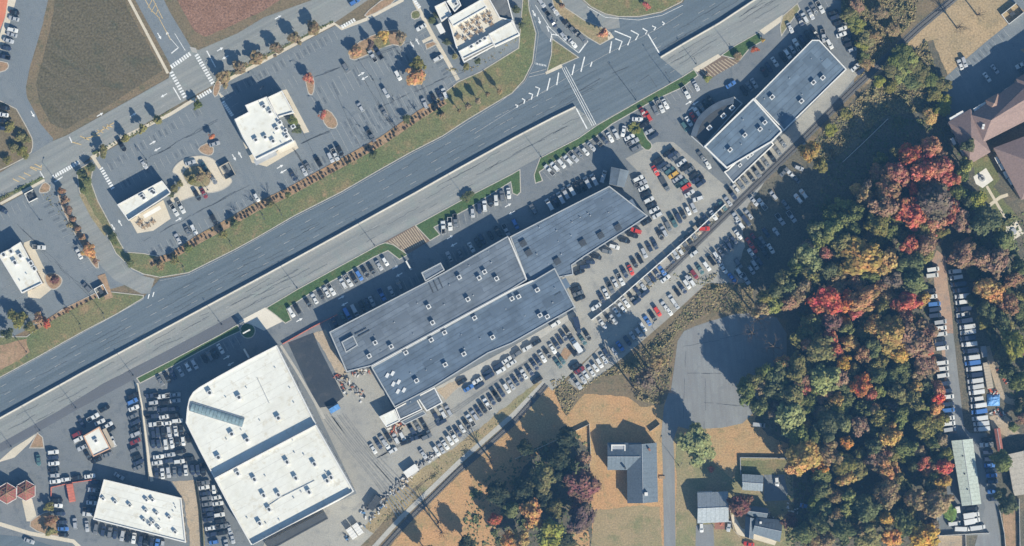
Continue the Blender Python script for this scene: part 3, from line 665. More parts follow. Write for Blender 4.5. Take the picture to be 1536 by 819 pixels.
# ------------------------------------------------------------------ median barrier
def barrier(pts, label):
    root = empty('median_barrier', W(*pts[0]))
    seg = []
    for a, b in zip(pts, pts[1:]):
        A = W(*a); B = W(*b); L = (B - A).length; n = max(1, int(L / 6)); dr = (B - A) / n
        ang = math.atan2(dr.y, dr.x)
        for i in range(n):
            seg.append((A + dr * (i + .5), ang, dr.length))
    b = MB(); pr = [(-.38, 0), (.38, 0), (.36, .16), (.16, .38), (.12, 1.25), (-.12, 1.25), (-.16, .38), (-.36, .16)]
    v = [(-.5, y, z) for y, z in pr] + [(.5, y, z) for y, z in pr]; n = len(pr)
    b.add(v, [tuple(range(n)), tuple(reversed(range(n, 2 * n)))] + [((i + 1) % n, i, n + i, n + (i + 1) % n) for i in range(n)])
    me = b.mesh('barrier_segment')
    for p, a, L in seg:
        ob('barrier_segment', me, M['barrier'], root, p - root.location + Vector((0, 0, .03)), a, (L - .03, 1, 1))
    tag(root, label, 'barrier')
barrier(BAR, 'long pale concrete barrier dividing the highway west of the signal junction')
barrier(BAR2, 'shorter pale concrete barrier dividing the highway east of the signal junction')
strip('median_strip', [(p[0] + .6, p[1] + 1.4) for p in BAR], 2.0, M['concrete'], 6)
strip('median_strip', [(p[0] + .6, p[1] + 1.4) for p in BAR2], 2.0, M['concrete'], 6)

# railway rails and sleepers
def rails(pts):
    bs = MB(); bl = MB()
    for a, b in zip(pts, pts[1:]):
        A = W(*a); B = W(*b); d = B - A; L = d.length; ang = math.atan2(d.y, d.x); q = Vector((-d.y, d.x, 0)).normalized()
        for sgn in (-1, 1):
            c = (A + B) / 2 + q * .72 * sgn; bs.box(c.x, c.y, .24, L, .08, .16, ang)
        for i in range(int(L / .9)):
            c = A + d * ((i + .5) * .9 / L); bl.box(c.x, c.y, .13, .24, 2.5, .1, ang)
    tag(ob('rails', bs.mesh('rails'), M['rail']), kind='structure'); tag(ob('sleepers', bl.mesh('sleepers'), M['sleeper']), kind='structure')
rails(RAIL_A); rails(RAIL_B)

# ------------------------------------------------------------------ vehicles
def loft(st):
    v = []; f = []; n = len(st[0][1])
    for x, sec in st: v += [(x, y, z) for y, z in sec]
    for i in range(len(st) - 1):
        for j in range(n):
            k = (j + 1) % n
            f.append((i * n + j, i * n + k, (i + 1) * n + k, (i + 1) * n + j))
    f.append(tuple(range(n))[::-1]); f.append(tuple(range((len(st) - 1) * n, len(st) * n)))
    return v, f
def sec(wd, z, zb=.3):
    m = zb + (z - zb) * .55
    return [(-wd * .94, zb), (-wd, m), (-wd * .93, z), (-wd * .5, z + .05), (wd * .5, z + .05), (wd * .93, z), (wd, m), (wd * .94, zb)]
def frust(b, x0, x1, w0, z0, X0, X1, w1, z1):
    v = [(x0, -w0, z0), (x1, -w0, z0), (x1, w0, z0), (x0, w0, z0), (X0, -w1, z1), (X1, -w1, z1), (X1, w1, z1), (X0, w1, z1)]
    b.add(v, [(4, 5, 6, 7), (0, 1, 5, 4), (1, 2, 6, 5), (2, 3, 7, 6), (3, 0, 4, 7)])
    return [Vector(p) for p in v]
def pane(q, i0, i1, j0, j1, out=.015):      # quad a,b (bottom) c,d (top)
    a, b, c, d = q
    def P(u, t): return (a.lerp(b, u)).lerp(d.lerp(c, u), t)
    p = [P(i0, j0), P(i1, j0), P(i1, j1), P(i0, j1)]
    nn = (p[1] - p[0]).cross(p[3] - p[0]).normalized()
    m = MB(); top = [x + nn * out for x in p]
    m.add(top + p, [(0, 1, 2, 3), (4, 5, 1, 0), (5, 6, 2, 1), (6, 7, 3, 2), (7, 4, 0, 3)])
    return m
wh = MB(); wh.add([(.33 * math.cos(i * math.pi / 6), y, .33 + .33 * math.sin(i * math.pi / 6)) for y in (-.11, .11) for i in range(12)],
                  [tuple(range(12)), tuple(reversed(range(12, 24)))] + [((i + 1) % 12, i, 12 + i, 12 + (i + 1) % 12) for i in range(12)])
WHEEL = wh.mesh('wheel')
hl = MB(); hl.box(0, 0, 0, .16, .36, .13); HEAD = hl.mesh('headlight')
mr = MB(); mr.box(0, 0, 0, .14, .22, .13); MIRR = mr.mesh('mirror')
VEH = {}
def vehicle(kind, st, cab, wb, tread, hx, hy, hz, extra=None, panes=(.06, .94, .1, .92)):
    v, f = loft(st); b = MB(); b.add(v, f)
    q = frust(b, *cab)
    parts = []
    if extra: parts += extra(b)
    i0, i1, j0, j1 = panes
    ws = pane([q[1], q[2], q[6], q[5]], i0, i1, j0, j1).mesh('windshield')
    rw = pane([q[3], q[0], q[4], q[7]], i0, i1, .15, .88).mesh('rear_window')
    s1 = pane([q[0], q[1], q[5], q[4]], .08, .93, .12, .86).mesh('side_window')
    s2 = pane([q[2], q[3], q[7], q[6]], .07, .92, .12, .86).mesh('side_window')
    VEH[kind] = dict(body=b.mesh(kind + '_body'), parts=[('windshield', ws, 'glass', None), ('rear_window', rw, 'glass', None), ('side_window', s1, 'glass', None), ('side_window', s2, 'glass', None)] +
        [('wheel', WHEEL, 'tyre', (x, y, 0)) for x in wb for y in (-tread, tread)] + [('headlight', HEAD, 'lamp', (hx, y, hz)) for y in (-hy, hy)] +
        [('mirror', MIRR, 'paint', (cab[1] - .45, y, cab[3] + .12)) for y in (-cab[2] - .17, cab[2] + .17)] + parts)
vehicle('sedan', [(-2.34, sec(.62, .7)), (-2.2, sec(.8, .92)), (-1.7, sec(.9, 1.0)), (0, sec(.92, 1.0)), (1.0, sec(.91, .97)), (1.9, sec(.87, .86)), (2.2, sec(.74, .76)), (2.36, sec(.55, .62))],
        (-1.75, 1.0, .83, .98, -1.0, .2, .63, 1.45), (-1.4, 1.4), .8, 2.15, .62, .68)
vehicle('hatchback', [(-2.0, sec(.7, .95)), (-1.85, sec(.84, 1.02)), (0, sec(.89, 1.02)), (.9, sec(.88, 1.0)), (1.6, sec(.84, .9)), (1.95, sec(.7, .78)), (2.08, sec(.52, .62))],
        (-1.95, 1.0, .82, 1.0, -1.55, .25, .64, 1.5), (-1.25, 1.25), .78, 1.92, .58, .7)
vehicle('suv', [(-2.36, sec(.78, 1.0)), (-2.2, sec(.9, 1.12)), (0, sec(.95, 1.14)), (1.1, sec(.94, 1.12)), (1.95, sec(.9, 1.02)), (2.25, sec(.78, .92)), (2.38, sec(.62, .72))],
        (-2.25, 1.1, .87, 1.12, -1.95, .4, .70, 1.76), (-1.4, 1.4), .84, 2.2, .66, .82)
def bed_extra(b):
    for y in (-.9, .9): b.box(-1.75, y, 1.2, 2.1, .13, .22)
    b.box(-2.78, 0, 1.2, .12, 1.8, .22)
    m = MB(); m.box(-1.75, 0, 1.115, 2.0, 1.66, .03)
    return [('cargo_bed', m.mesh('cargo_bed'), 'bed', None)]
vehicle('pickup', [(-2.86, sec(.9, 1.02)), (-2.7, sec(.97, 1.08)), (0, sec(.99, 1.08)), (1.3, sec(.98, 1.1)), (2.3, sec(.94, 1.05)), (2.65, sec(.85, .98)), (2.8, sec(.7, .8))],
        (-.68, 1.35, .92, 1.1, -.55, .65, .76, 1.86), (-1.75, 1.75), .88, 2.66, .72, .88, bed_extra)
vehicle('van', [(-2.7, sec(.86, 1.25)), (-2.6, sec(.93, 1.3)), (0, sec(.95, 1.3)), (1.8, sec(.93, 1.25)), (2.4, sec(.86, 1.1)), (2.65, sec(.72, .9))],
        (-2.66, 2.0, .91, 1.28, -2.55, 1.1, .80, 2.3), (-1.7, 1.75), .86, 2.55, .7, .9)
def box_extra(x0, x1, wd, z1):
    def f(b):
        m = MB(); m.box((x0 + x1) / 2, 0, (.75 + z1) / 2, x1 - x0, wd * 2, z1 - .75)
        r = MB(); r.box((x0 + x1) / 2, 0, z1 + .02, x1 - x0 - .25, wd * 2 - .25, .05)
        return [('cargo_box', m.mesh('cargo_box'), 'paint', None), ('roof_panel', r.mesh('roof_panel'), 'paint', None)]
    return f
vehicle('minibus', [(-3.2, sec(.88, 1.0)), (0, sec(.92, 1.1)), (1.8, sec(.9, 1.2)), (2.6, sec(.86, 1.1)), (3.1, sec(.78, .95)), (3.25, sec(.55, .75))],
        (.9, 2.35, .88, 1.15, 1.0, 1.75, .78, 2.15), (-2.0, 2.2), .82, 3.05, .7, .85, box_extra(-3.3, 1.35, .93, 2.75))
vehicle('box_truck', [(-3.6, sec(1.0, .85)), (0, sec(1.0, .9)), (1.6, sec(1.0, 1.2)), (2.6, sec(.97, 1.25)), (3.2, sec(.9, 1.15)), (3.3, sec(.7, .9))],
        (.8, 2.6, .95, 1.2, .95, 2.0, .85, 2.2), (-2.2, 2.2), .95, 3.2, .72, .9, box_extra(-3.7, .85, 1.15, 3.1))
def flat_extra(b):
    m = MB(); m.box(-1.3, 0, 1.02, 4.6, 2.2, .14)
    return [('flatbed', m.mesh('flatbed'), 'metal_dark', None)]
vehicle('flatbed_truck', [(-3.6, sec(.5, .85)), (.9, sec(.6, .9)), (1.2, sec(1.0, 1.2)), (2.6, sec(.97, 1.25)), (3.2, sec(.9, 1.15)), (3.3, sec(.7, .9))],
        (1.1, 2.6, .95, 1.2, 1.2, 2.0, .85, 2.1), (-2.2, 2.2), .92, 3.2, .72, .9, flat_extra)

PC = {'W': ('white', (.58, .58, .565)), 'S': ('silver', (.36, .37, .385)), 'G': ('grey', (.14, .148, .158)), 'K': ('black', (.018, .019, .022)), 'D': ('dark blue', (.03, .042, .075)),
      'B': ('blue', (.07, .17, .42)), 'R': ('red', (.5, .045, .03)), 'M': ('maroon', (.19, .03, .035)), 'T': ('teal', (.06, .12, .125)), 'Y': ('yellow', (.6, .36, .07)), 'N': ('tan', (.34, .29, .22))}
ORD = ['first', 'second', 'third', 'fourth', 'fifth', 'sixth', 'seventh', 'eighth', 'ninth', 'tenth', 'eleventh', 'twelfth', 'thirteenth', 'fourteenth', 'fifteenth', 'sixteenth', 'seventeenth', 'eighteenth', 'nineteenth', 'twentieth', 'twenty-first', 'twenty-second', 'twenty-third', 'twenty-fourth', 'twenty-fifth', 'twenty-sixth', 'twenty-seventh', 'twenty-eighth', 'twenty-ninth', 'thirtieth']
KN = {'sedan': ('sedan', 'car'), 'hatchback': ('hatchback', 'car'), 'suv': ('SUV', 'car'), 'pickup': ('pickup truck', 'pickup'), 'van': ('van', 'van'), 'minibus': ('minibus', 'minibus'), 'box_truck': ('box truck', 'truck'), 'flatbed_truck': ('flatbed truck', 'truck')}
ONAME = {'sedan': 'parked_sedan', 'hatchback': 'parked_hatchback', 'suv': 'parked_suv', 'pickup': 'pickup_truck', 'van': 'parked_van', 'minibus': 'minibus', 'box_truck': 'box_truck', 'flatbed_truck': 'flatbed_truck'}
NV = [0]
def put(kind, px, py, ang, c, z=.13):
    V = VEH[kind]; NV[0] += 1
    e = empty(ONAME[kind], W(px, py) + Vector((0, 0, z)), -R(ang))
    rgb = PC[c][1]; k = random.uniform(.88, 1.1)
    cc = tuple(min(.8, x * k) for x in rgb) + (1,)
    o = ob('body', V['body'], M['paint'], e); o.color = cc
    for nm, me, mt, loc in V['parts']:
        p = ob(nm, me, M[mt], e, loc); p.color = cc
    return e
def pick(c):
    r = random.random()
    if c in 'RMY': return 'sedan' if r < .55 else 'suv'
    return 'sedan' if r < .45 else 'suv' if r < .78 else 'hatchback' if r < .9 else 'pickup'
def row(name, ends, cars, ang, kind=None, flip=.35, group=None):
    """cars: (px,py,colour[,angle[,kind]]) in order from ends[0] to ends[1]"""
    n = len(cars); seen = {}; tmp = []
    for c in cars:
        a = c[3] if len(c) > 3 and c[3] is not None else ang
        kd = c[4] if len(c) > 4 else (kind or pick(c[2]))
        if random.random() < flip: a += 180
        e = put(kd, c[0], c[1], a + random.uniform(-2, 2), c[2]); tmp.append((e, kd, c[2]))
        seen[(kd, c[2])] = seen.get((kd, c[2]), 0) + 1
    for i, (e, kd, c) in enumerate(tmp):
        nm = PC[c][0] + ' ' + KN[kd][0]
        if seen[(kd, c)] == 1 and n > 1: lab = 'the only %s in the %s' % (nm, name)
        elif n == 1: lab = '%s %s' % (nm, name)
        elif i < n / 2: lab = '%s, %s from the %s end, %s' % (nm, ORD[i], ends[0], name)
        else: lab = '%s, %s from the %s end, %s' % (nm, ORD[n - 1 - i], ends[1], name)
        tag(e, lab, KN[kd][1], group or ('vehicles in the ' + name))

WE = ('west', 'east'); NS = ('north', 'south')
row('verge row west of the striped drive', WE, [(437, 468, 'W'), (446, 463, 'K'), (462, 454, 'K'), (472, 448, 'W'), (482, 442, 'K'), (490, 438, 'W'), (497, 434, 'W'), (515, 425, 'W'), (523, 421, 'W'), (531, 417, 'K'), (539, 413, 'B'), (548, 408, 'K'), (557, 403, 'K'), (569, 398, 'S'), (578, 392, 'W')], 60)
row('shaded row against the long grey showroom', WE, [(503, 485, 'D', None, 'pickup'), (514, 475, 'T'), (521, 470, 'B', None, 'van'), (532, 465, 'S', None, 'van'), (543, 459, 'K'), (551, 455, 'D'), (558, 452, 'S'), (573, 442, 'B'), (587, 437, 'S'), (599, 427, 'G')], 62)
row('showroom row east of the entrance canopy', WE, [(674, 385, 'S'), (690, 380, 'G'), (707, 371, 'W'), (717, 364, 'K'), (723, 359, 'D'), (736, 353, 'K'), (747, 347, 'K'), (759, 345, 'S'), (773, 336, 'B')], 62)
row('verge row east of the striped drive', WE, [(665, 341, 'W'), (675, 336, 'W'), (683, 331, 'G'), (709, 319, 'S'), (719, 312, 'D'), (727, 309, 'W'), (736, 303, 'K'), (744, 300, 'W'), (753, 294, 'G'), (763, 290, 'W')], 85)
row('hedge row north of the gabled entrance tower', WE, [(824, 255, 'W'), (832, 250, 'W'), (842, 245, 'W'), (852, 240, 'W'), (860, 235, 'S'), (868, 230, 'G'), (878, 227, 'W'), (887, 220, 'S'), (897, 213, 'K'), (907, 210, 'D'), (915, 206, 'W', 62), (924, 201, 'W', 62)], 48)
row('truck row along the shaded showroom front', WE, [(800, 314, 'G', None, 'suv'), (824, 307, 'W', None, 'van'), (833, 302, 'D', None, 'pickup'), (841, 297, 'S', None, 'van'), (848, 290, 'S', None, 'van'), (857, 285, 'W', None, 'van'), (866, 281, 'K', None, 'pickup'), (873, 278, 'K', None, 'pickup'), (881, 274, 'S', None, 'van'), (891, 270, 'S', None, 'van'), (905, 265, 'S', 105, 'van')], 60, flip=1)
row('cars around the planted lot island', WE, [(935, 197, 'W', 100), (944, 206, 'W', -28), (949, 213, 'S', -28), (954, 222, 'G', -28), (956, 179, 'W', 2), (964, 168, 'M', 60), (972, 174, 'R', 60), (966, 187, 'K', -30), (974, 197, 'S', -30), (980, 204, 'D', -30)], -28)
row('roadside trio below the highway verge', WE, [(983, 165, 'G'), (991, 160, 'W'), (998, 156, 'W')], 63)
row('shaded row outside the curved showroom', WE, [(1027, 190, 'T'), (1033, 182, 'W'), (1040, 176, 'R'), (1046, 169, 'W'), (1053, 163, 'G'), (1059, 157, 'K'), (1066, 151, 'K')], 55)
row('pair near the narrow striped drive', WE, [(1029, 139, 'W'), (1044, 129, 'S')], 62)
row('driving through the shade by the curved showroom', WE, [(1096, 127, 'B', -32, 'sedan')], -32)
row('shaded row along the northeastern showroom', WE, [(1116, 136, 'K'), (1124, 130, 'G'), (1131, 125, 'S'), (1146, 108, 'K'), (1153, 101, 'D'), (1162, 93, 'W'), (1174, 86, 'K'), (1181, 81, 'W'), (1188, 74, 'S'), (1195, 67, 'W'), (1203, 60, 'D'), (1212, 53, 'K'), (1221, 48, 'K')], 58)
row('front row at the northeastern entrance', WE, [(1185, 42, 'S'), (1200, 31, 'D'), (1207, 27, 'W'), (1216, 22, 'S'), (1221, 14, 'G'), (1230, 11, 'W')], 62)
row('pair beside the northeastern roof corner', NS, [(1235, 54, 'S', 80), (1244, 66, 'W', 60)], 75)
row('column facing the brown tree bank', NS, [(1249, 19, 'K'), (1252, 26, 'D'), (1257, 34, 'K'), (1263, 43, 'W'), (1262, 52, 'W'), (1271, 58, 'K'), (1274, 66, 'K'), (1278, 75, 'S'), (1283, 101, 'W', -40), (1292, 106, 'D', -40)], -20)
row('west column of the twin inventory rows', NS, [(986, 241, 'K'), (992, 248, 'D'), (998, 252, 'G'), (1004, 256, 'T'), (1010, 262, 'Y'), (1016, 268, 'S'), (1022, 275, 'T'), (1029, 280, 'R'), (1034, 290, 'W')], -33)
row('east column of the twin inventory rows', NS, [(1003, 229, 'K'), (1008, 232, 'D'), (1013, 236, 'G'), (1022, 244, 'W'), (1027, 251, 'K'), (1034, 255, 'G'), (1040, 262, 'K'), (1046, 269, 'D'), (1051, 275, 'D')], -35)
row('stopped alone in the sunlit aisle', NS, [(983, 256, 'R', 60, 'sedan')], 60)
row('parked behind the red sedan in the aisle', NS, [(997, 276, 'G', 60, 'flatbed_truck')], 60)
row('end car below the twin rows', NS, [(1047, 298, 'W', -18, 'suv')], -18)
row('pair at the southwest showroom corner', NS, [(1052, 234, 'G', 55), (1061, 246, 'W', 60)], -25)
row('column along the showroom\'s east wall', NS, [(957, 268, 'W'), (961, 275, 'S'), (965, 282, 'W'), (969, 290, 'K'), (973, 300, 'W'), (977, 307, 'K'), (981, 315, 'W'), (986, 323, 'W'), (970, 333, 'K', -30)], -28)
row('row below the showroom\'s south wall', WE, [(869, 408, 'K', -20), (877, 400, 'D', -5), (885, 393, 'D', 5), (894, 385, 'K'), (910, 377, 'G'), (921, 370, 'W'), (937, 361, 'K'), (949, 353, 'K'), (954, 346, 'R', 20)], 15)
row('row along the shaded retaining wall', WE, [(894, 460, 'W', -35), (902, 446, 'D'), (909, 440, 'W'), (916, 431, 'G'), (923, 425, 'W'), (931, 419, 'W'), (937, 409, 'D'), (946, 405, 'R'), (952, 395, 'K'), (960, 389, 'K'), (966, 379, 'S'), (974, 371, 'D'), (982, 366, 'D'), (990, 352, 'K'), (996, 347, 'S'), (1002, 339, 'G'), (1010, 332, 'T'), (1018, 327, 'D'), (1025, 322, 'K'), (1032, 316, 'W'), (1040, 311, 'S')], 64)
row('trio against the showroom\'s east gable', NS, [(864, 433, 'K'), (867, 440, 'G'), (870, 447, 'K')], -20)
row('yard row below the retaining wall', WE, [(904, 486, 'W'), (913, 478, 'K'), (920, 479, 'W', 55), (925, 468, 'W'), (933, 461, 'W'), (939, 454, 'W'), (947, 446, 'K'), (956, 437, 'D'), (964, 429, 'S'), (972, 421, 'G'), (978, 416, 'D'), (985, 410, 'D'), (993, 406, 'B')], 54)
row('parked behind the yard row', WE, [(955, 452, 'D', -38), (967, 440, 'D', -38), (998, 418, 'W', -38)], -38)
row('fence row west of the railway crossing', WE, [(1006, 388, 'D'), (1013, 381, 'S'), (1020, 376, 'W'), (1027, 367, 'G'), (1033, 360, 'K'), (1039, 352, 'G'), (1045, 345, 'N'), (1051, 336, 'K'), (1056, 343, 'R', 0), (1059, 330, 'D'), (1070, 323, 'W'), (1077, 316, 'K'), (1084, 309, 'T'), (1092, 302, 'S'), (1098, 291, 'D')], 53)
row('stall row under the showroom\'s rear wall', WE, [(1104, 283, 'W'), (1111, 277, 'G'), (1118, 271, 'G'), (1126, 265, 'K'), (1134, 258, 'G'), (1141, 250, 'K'), (1148, 243, 'G'), (1157, 235, 'K'), (1166, 226, 'G'), (1174, 215, 'G')], 53)
row('first sunlit row south of the tracks', WE, [(1032, 418, 'S'), (1041, 411, 'M'), (1050, 404, 'T'), (1060, 399, 'W'), (1067, 391, 'K'), (1075, 384, 'W'), (1081, 378, 'G'), (1088, 372, 'G'), (1093, 366, 'D'), (1100, 360, 'D'), (1107, 352, 'W')], 55)
row('cars beside the tracks\' shaded lot', WE, [(1041, 380, 'W', -38), (1104, 326, 'S'), (1110, 336, 'W'), (1119, 331, 'D', None, 'van'), (1123, 322, 'S')], 52)
row('second row south of the tracks', WE, [(1079, 393, 'S'), (1085, 403, 'W'), (1098, 417, 'B'), (1107, 395, 'G'), (1109, 409, 'W'), (1118, 418, 'S')], 55)
row('red pair and neighbours in the back lot', WE, [(1124, 364, 'R'), (1130, 372, 'R'), (1131, 357, 'M'), (1137, 365, 'K'), (1144, 372, 'K'), (1149, 349, 'D'), (1144, 362, 'G'), (1156, 373, 'W')], 55)
row('shaded back-lot row under the trees', WE, [(1127, 405, 'S'), (1132, 397, 'S'), (1139, 392, 'D'), (1127, 380, 'W'), (1133, 387, 'D'), (1148, 381, 'K'), (1164, 348, 'S'), (1170, 329, 'S'), (1187, 325, 'S')], 55)
row('deep shade beside the railway', WE, [(1131, 302, 'S'), (1143, 306, 'W'), (1160, 293, 'S'), (1178, 307, 'G'), (1176, 258, 'G', -48), (1187, 262, 'W', 45), (1193, 268, 'G', 45), (1198, 252, 'S', 20), (1197, 298, 'W'), (1205, 291, 'W')], 52)
row('long row facing the scrub bank', WE, [(866, 575, 'S'), (874, 568, 'S'), (879, 562, 'W'), (887, 557, 'W'), (893, 551, 'W'), (899, 544, 'W'), (906, 538, 'W'), (909, 529, 'D'), (921, 526, 'S'), (930, 519, 'B'), (941, 511, 'D'), (949, 504, 'S'), (958, 498, 'S'), (964, 490, 'W'), (971, 481, 'B'), (979, 474, 'K'), (986, 467, 'R'), (997, 459, 'W'), (1003, 466, 'W'), (1008, 449, 'W'), (1013, 456, 'S'), (1016, 438, 'K'), (1024, 433, 'D'), (1030, 426, 'W'), (1037, 422, 'W')], 56)
row('cluster at the yard\'s widest corner', WE, [(869, 555, 'M', -32), (862, 549, 'K', -32), (859, 527, 'K', 55), (864, 517, 'W', 55, 'box_truck'), (871, 528, 'G', -35), (874, 510, 'T', 55), (881, 503, 'K', 58), (866, 488, 'D', 75, 'box_truck'), (843, 540, 'T', 55), (837, 545, 'T', 55)], 55)
row('row nosed towards the rear apron', WE, [(786, 561, 'W'), (795, 556, 'D'), (802, 548, 'D'), (807, 541, 'D'), (814, 536, 'W'), (821, 530, 'K'), (829, 523, 'W'), (834, 516, 'D'), (840, 510, 'D'), (846, 504, 'D'), (852, 498, 'K')], 57)
row('pickups and cars by the rear apron', WE, [(693, 572, 'K', -30), (703, 582, 'B', -33), (716, 571, 'W', -33), (719, 578, 'D', -33), (731, 558, 'D', -33), (734, 564, 'D', -33), (747, 549, 'D', -33), (751, 556, 'W', -33), (760, 540, 'W', -33), (767, 545, 'W', -33), (775, 531, 'G', -33), (791, 522, 'W', -30), (804, 514, 'K', -30), (833, 486, 'W', -33)], -33)
row('isolated on the path by the brown bank', WE, [(806, 570, 'K', -32, 'suv')], -32)
row('long row along the brown bank', WE, [(635, 681, 'S'), (655, 676, 'W'), (662, 672, 'S'), (668, 667, 'W'), (675, 660, 'W'), (681, 654, 'W'), (687, 648, 'D'), (693, 642, 'W'), (700, 636, 'K'), (706, 630, 'W'), (712, 623, 'S'), (718, 617, 'D'), (725, 612, 'K'), (731, 606, 'W'), (738, 600, 'D'), (745, 594, 'K'), (752, 588, 'D'), (760, 582, 'W'), (767, 577, 'S'), (773, 571, 'D'), (780, 565, 'D')], 58)
row('work yard below the tin-roofed annexe', WE, [(560, 673, 'W', 58), (568, 666, 'D', 58), (575, 661, 'S', 58), (580, 667, 'W', 58), (583, 656, 'K', 58), (589, 676, 'W', -28), (594, 658, 'W', 65), (604, 655, 'W', 60), (609, 663, 'K', -20), (617, 643, 'D', 60), (627, 640, 'G', 60), (625, 656, 'D', -15), (634, 633, 'K', 60), (641, 645, 'K', 60), (640, 655, 'G', -25), (655, 626, 'D', 60), (662, 633, 'D', -30), (664, 619, 'W', 60), (673, 616, 'S', 60)], 60)
# lower left dealership
row('shaded verge row by the white-roofed showroom', WE, [(241, 571, 'G'), (251, 566, 'K'), (260, 562, 'D'), (271, 557, 'S'), (282, 550, 'W'), (292, 546, 'S'), (307, 538, 'K'), (315, 534, 'G'), (323, 530, 'K'), (331, 523, 'W')], 62)
row('west file of the shaded stock lot', NS, [(228, 593, 'D'), (230, 604, 'S'), (228, 613, 'G'), (229, 624, 'D'), (233, 636, 'W'), (238, 685, 'W'), (236, 694, 'W')], -7)
row('middle file of the shaded stock lot', NS, [(246, 594, 'W'), (246, 604, 'K'), (244, 614, 'D'), (247, 625, 'W'), (249, 635, 'W'), (255, 682, 'S'), (252, 691, 'D')], -7)
row('east file of the shaded stock lot', NS, [(263, 592, 'S'), (263, 601, 'S'), (261, 613, 'D'), (262, 623, 'K'), (266, 631, 'W'), (271, 677, 'K'), (269, 692, 'W'), (284, 688, 'K')], -7)
row('upper cross row of the stock lot', WE, [(230, 648, 'D'), (237, 648, 'D'), (245, 648, 'K'), (254, 647, 'S'), (264, 647, 'W'), (272, 644, 'K')], 82)
row('central cross row of the stock lot', WE, [(230, 665, 'D'), (238, 665, 'D'), (249, 666, 'W'), (258, 664, 'W'), (266, 662, 'K'), (275, 661, 'W'), (283, 657, 'K')], 82)
row('lower cross row of the stock lot', WE, [(235, 709, 'D'), (244, 710, 'W'), (253, 708, 'S'), (262, 708, 'G'), (270, 706, 'D'), (279, 705, 'W'), (289, 704, 'D'), (297, 704, 'D'), (305, 704, 'K')], 85)
row('first file beside the bare dirt strip', NS, [(305, 724, 'G'), (306, 731, 'W'), (308, 740, 'D'), (310, 747, 'G'), (311, 756, 'G'), (312, 764, 'D'), (313, 771, 'D'), (313, 779, 'D'), (316, 792, 'W'), (318, 801, 'D'), (321, 813, 'B')], -9)
row('second file beside the bare dirt strip', NS, [(321, 733, 'W', 85), (325, 746, 'W'), (327, 755, 'W'), (329, 764, 'K'), (329, 772, 'W'), (331, 781, 'K'), (333, 789, 'G'), (334, 799, 'K'), (345, 795, 'S', 75), (349, 807, 'S', 80), (340, 817, 'S', 80)], -9)
row('column on the stock lot\'s western fence', NS, [(200, 593, 'K'), (199, 602, 'B'), (201, 612, 'W'), (200, 624, 'G'), (203, 633, 'D'), (203, 642, 'K'), (204, 651, 'S'), (203, 662, 'M'), (203, 674, 'G'), (205, 685, 'K'), (208, 693, 'D'), (208, 701, 'G')], -24)
row('cars ringing the small orange-edged office', WE, [(118, 659, 'W', -25), (124, 671, 'S', -25), (116, 651, 'M', -25), (123, 634, 'D', 60), (132, 683, 'K', 60), (140, 626, 'W', -30), (145, 690, 'K', -20), (150, 633, 'W', -25), (161, 682, 'G', -15), (162, 638, 'W', -32), (166, 644, 'K', -32), (170, 662, 'W', 65), (157, 613, 'K', -30)], -25)
row('column left of the sunlit sales lot', NS, [(80, 678, 'W'), (80, 686, 'D'), (81, 695, 'W'), (81, 704, 'K'), (82, 713, 'S'), (83, 722, 'W')], -5)
row('row along the red barrier', WE, [(99, 719, 'W', -8), (116, 716, 'K', -8), (135, 714, 'W', -8)], -8)
row('parked alone on the hexagon forecourt', WE, [(58, 690, 'T', 85, 'sedan')], 85)
row('column beside the red shrub bed', NS, [(86, 750, 'K'), (86, 758, 'W'), (90, 770, 'D'), (93, 783, 'D'), (95, 793, 'B'), (96, 802, 'K')], 3)
row('column on the white roof\'s shaded west side', NS, [(144, 723, 'D'), (142, 735, 'S'), (139, 746, 'D'), (138, 754, 'W'), (134, 764, 'D'), (132, 771, 'W')], 5)
row('sunlit pair by the low white roof', WE, [(113, 785, 'S', 85), (131, 789, 'S', 85)], 85)
row('shaded lane north of the low white roof', WE, [(179, 714, 'S', 30, 'sedan')], 30)
row('row below the low white roof', WE, [(144, 793, 'G'), (155, 796, 'D'), (165, 799, 'G'), (173, 800, 'D'), (184, 803, 'S'), (192, 805, 'K'), (201, 807, 'W'), (211, 811, 'D'), (219, 812, 'K'), (228, 814, 'D'), (236, 816, 'B'), (244, 817, 'S')], 100)
row('driving on the lower street', WE, [(44, 811, 'S', 20, 'sedan')], 20)
# north side
row('beside the western white restaurant', WE, [(59, 371, 'W', 2, 'pickup')], 2)
row('next to the orange tree by the access road', WE, [(119, 381, 'W', 65, 'sedan')], 65)
row('at the western dumpster enclosure', WE, [(131, 431, 'G', 45, 'suv')], 45)
row('near the left edge by the sidewalk', WE, [(4, 315, 'D', 30, 'sedan')], 30)
row('row along the mulch bed, western lot', WE, [(267, 358, 'S'), (282, 347, 'G'), (291, 344, 'W')], 62)
row('drive-through island cars', WE, [(262, 315, 'W', 60), (272, 311, 'W', 60), (296, 293, 'K', 60), (306, 290, 'M', 60), (308, 252, 'T', 55), (320, 269, 'G', 58), (286, 244, 'S', -15), (322, 216, 'S', -15)], 60)
row('row along the mulch bed, middle lot', WE, [(321, 329, 'K'), (385, 296, 'W'), (440, 264, 'D'), (456, 256, 'S'), (463, 252, 'G'), (478, 243, 'K'), (496, 236, 'S'), (503, 232, 'W'), (510, 226, 'K')], 62)
row('upper double row of the big lot', WE, [(519, 102, 'G'), (559, 84, 'S'), (568, 80, 'D'), (597, 113, 'W')], 60)
row('lower double row of the big lot', WE, [(541, 161, 'S'), (557, 204, 'G'), (576, 168, 'G'), (579, 139, 'S')], 60)
row('row at the big lot\'s eastern end', WE, [(637, 155, 'S'), (651, 148, 'K'), (660, 143, 'D'), (667, 140, 'W')], 65)
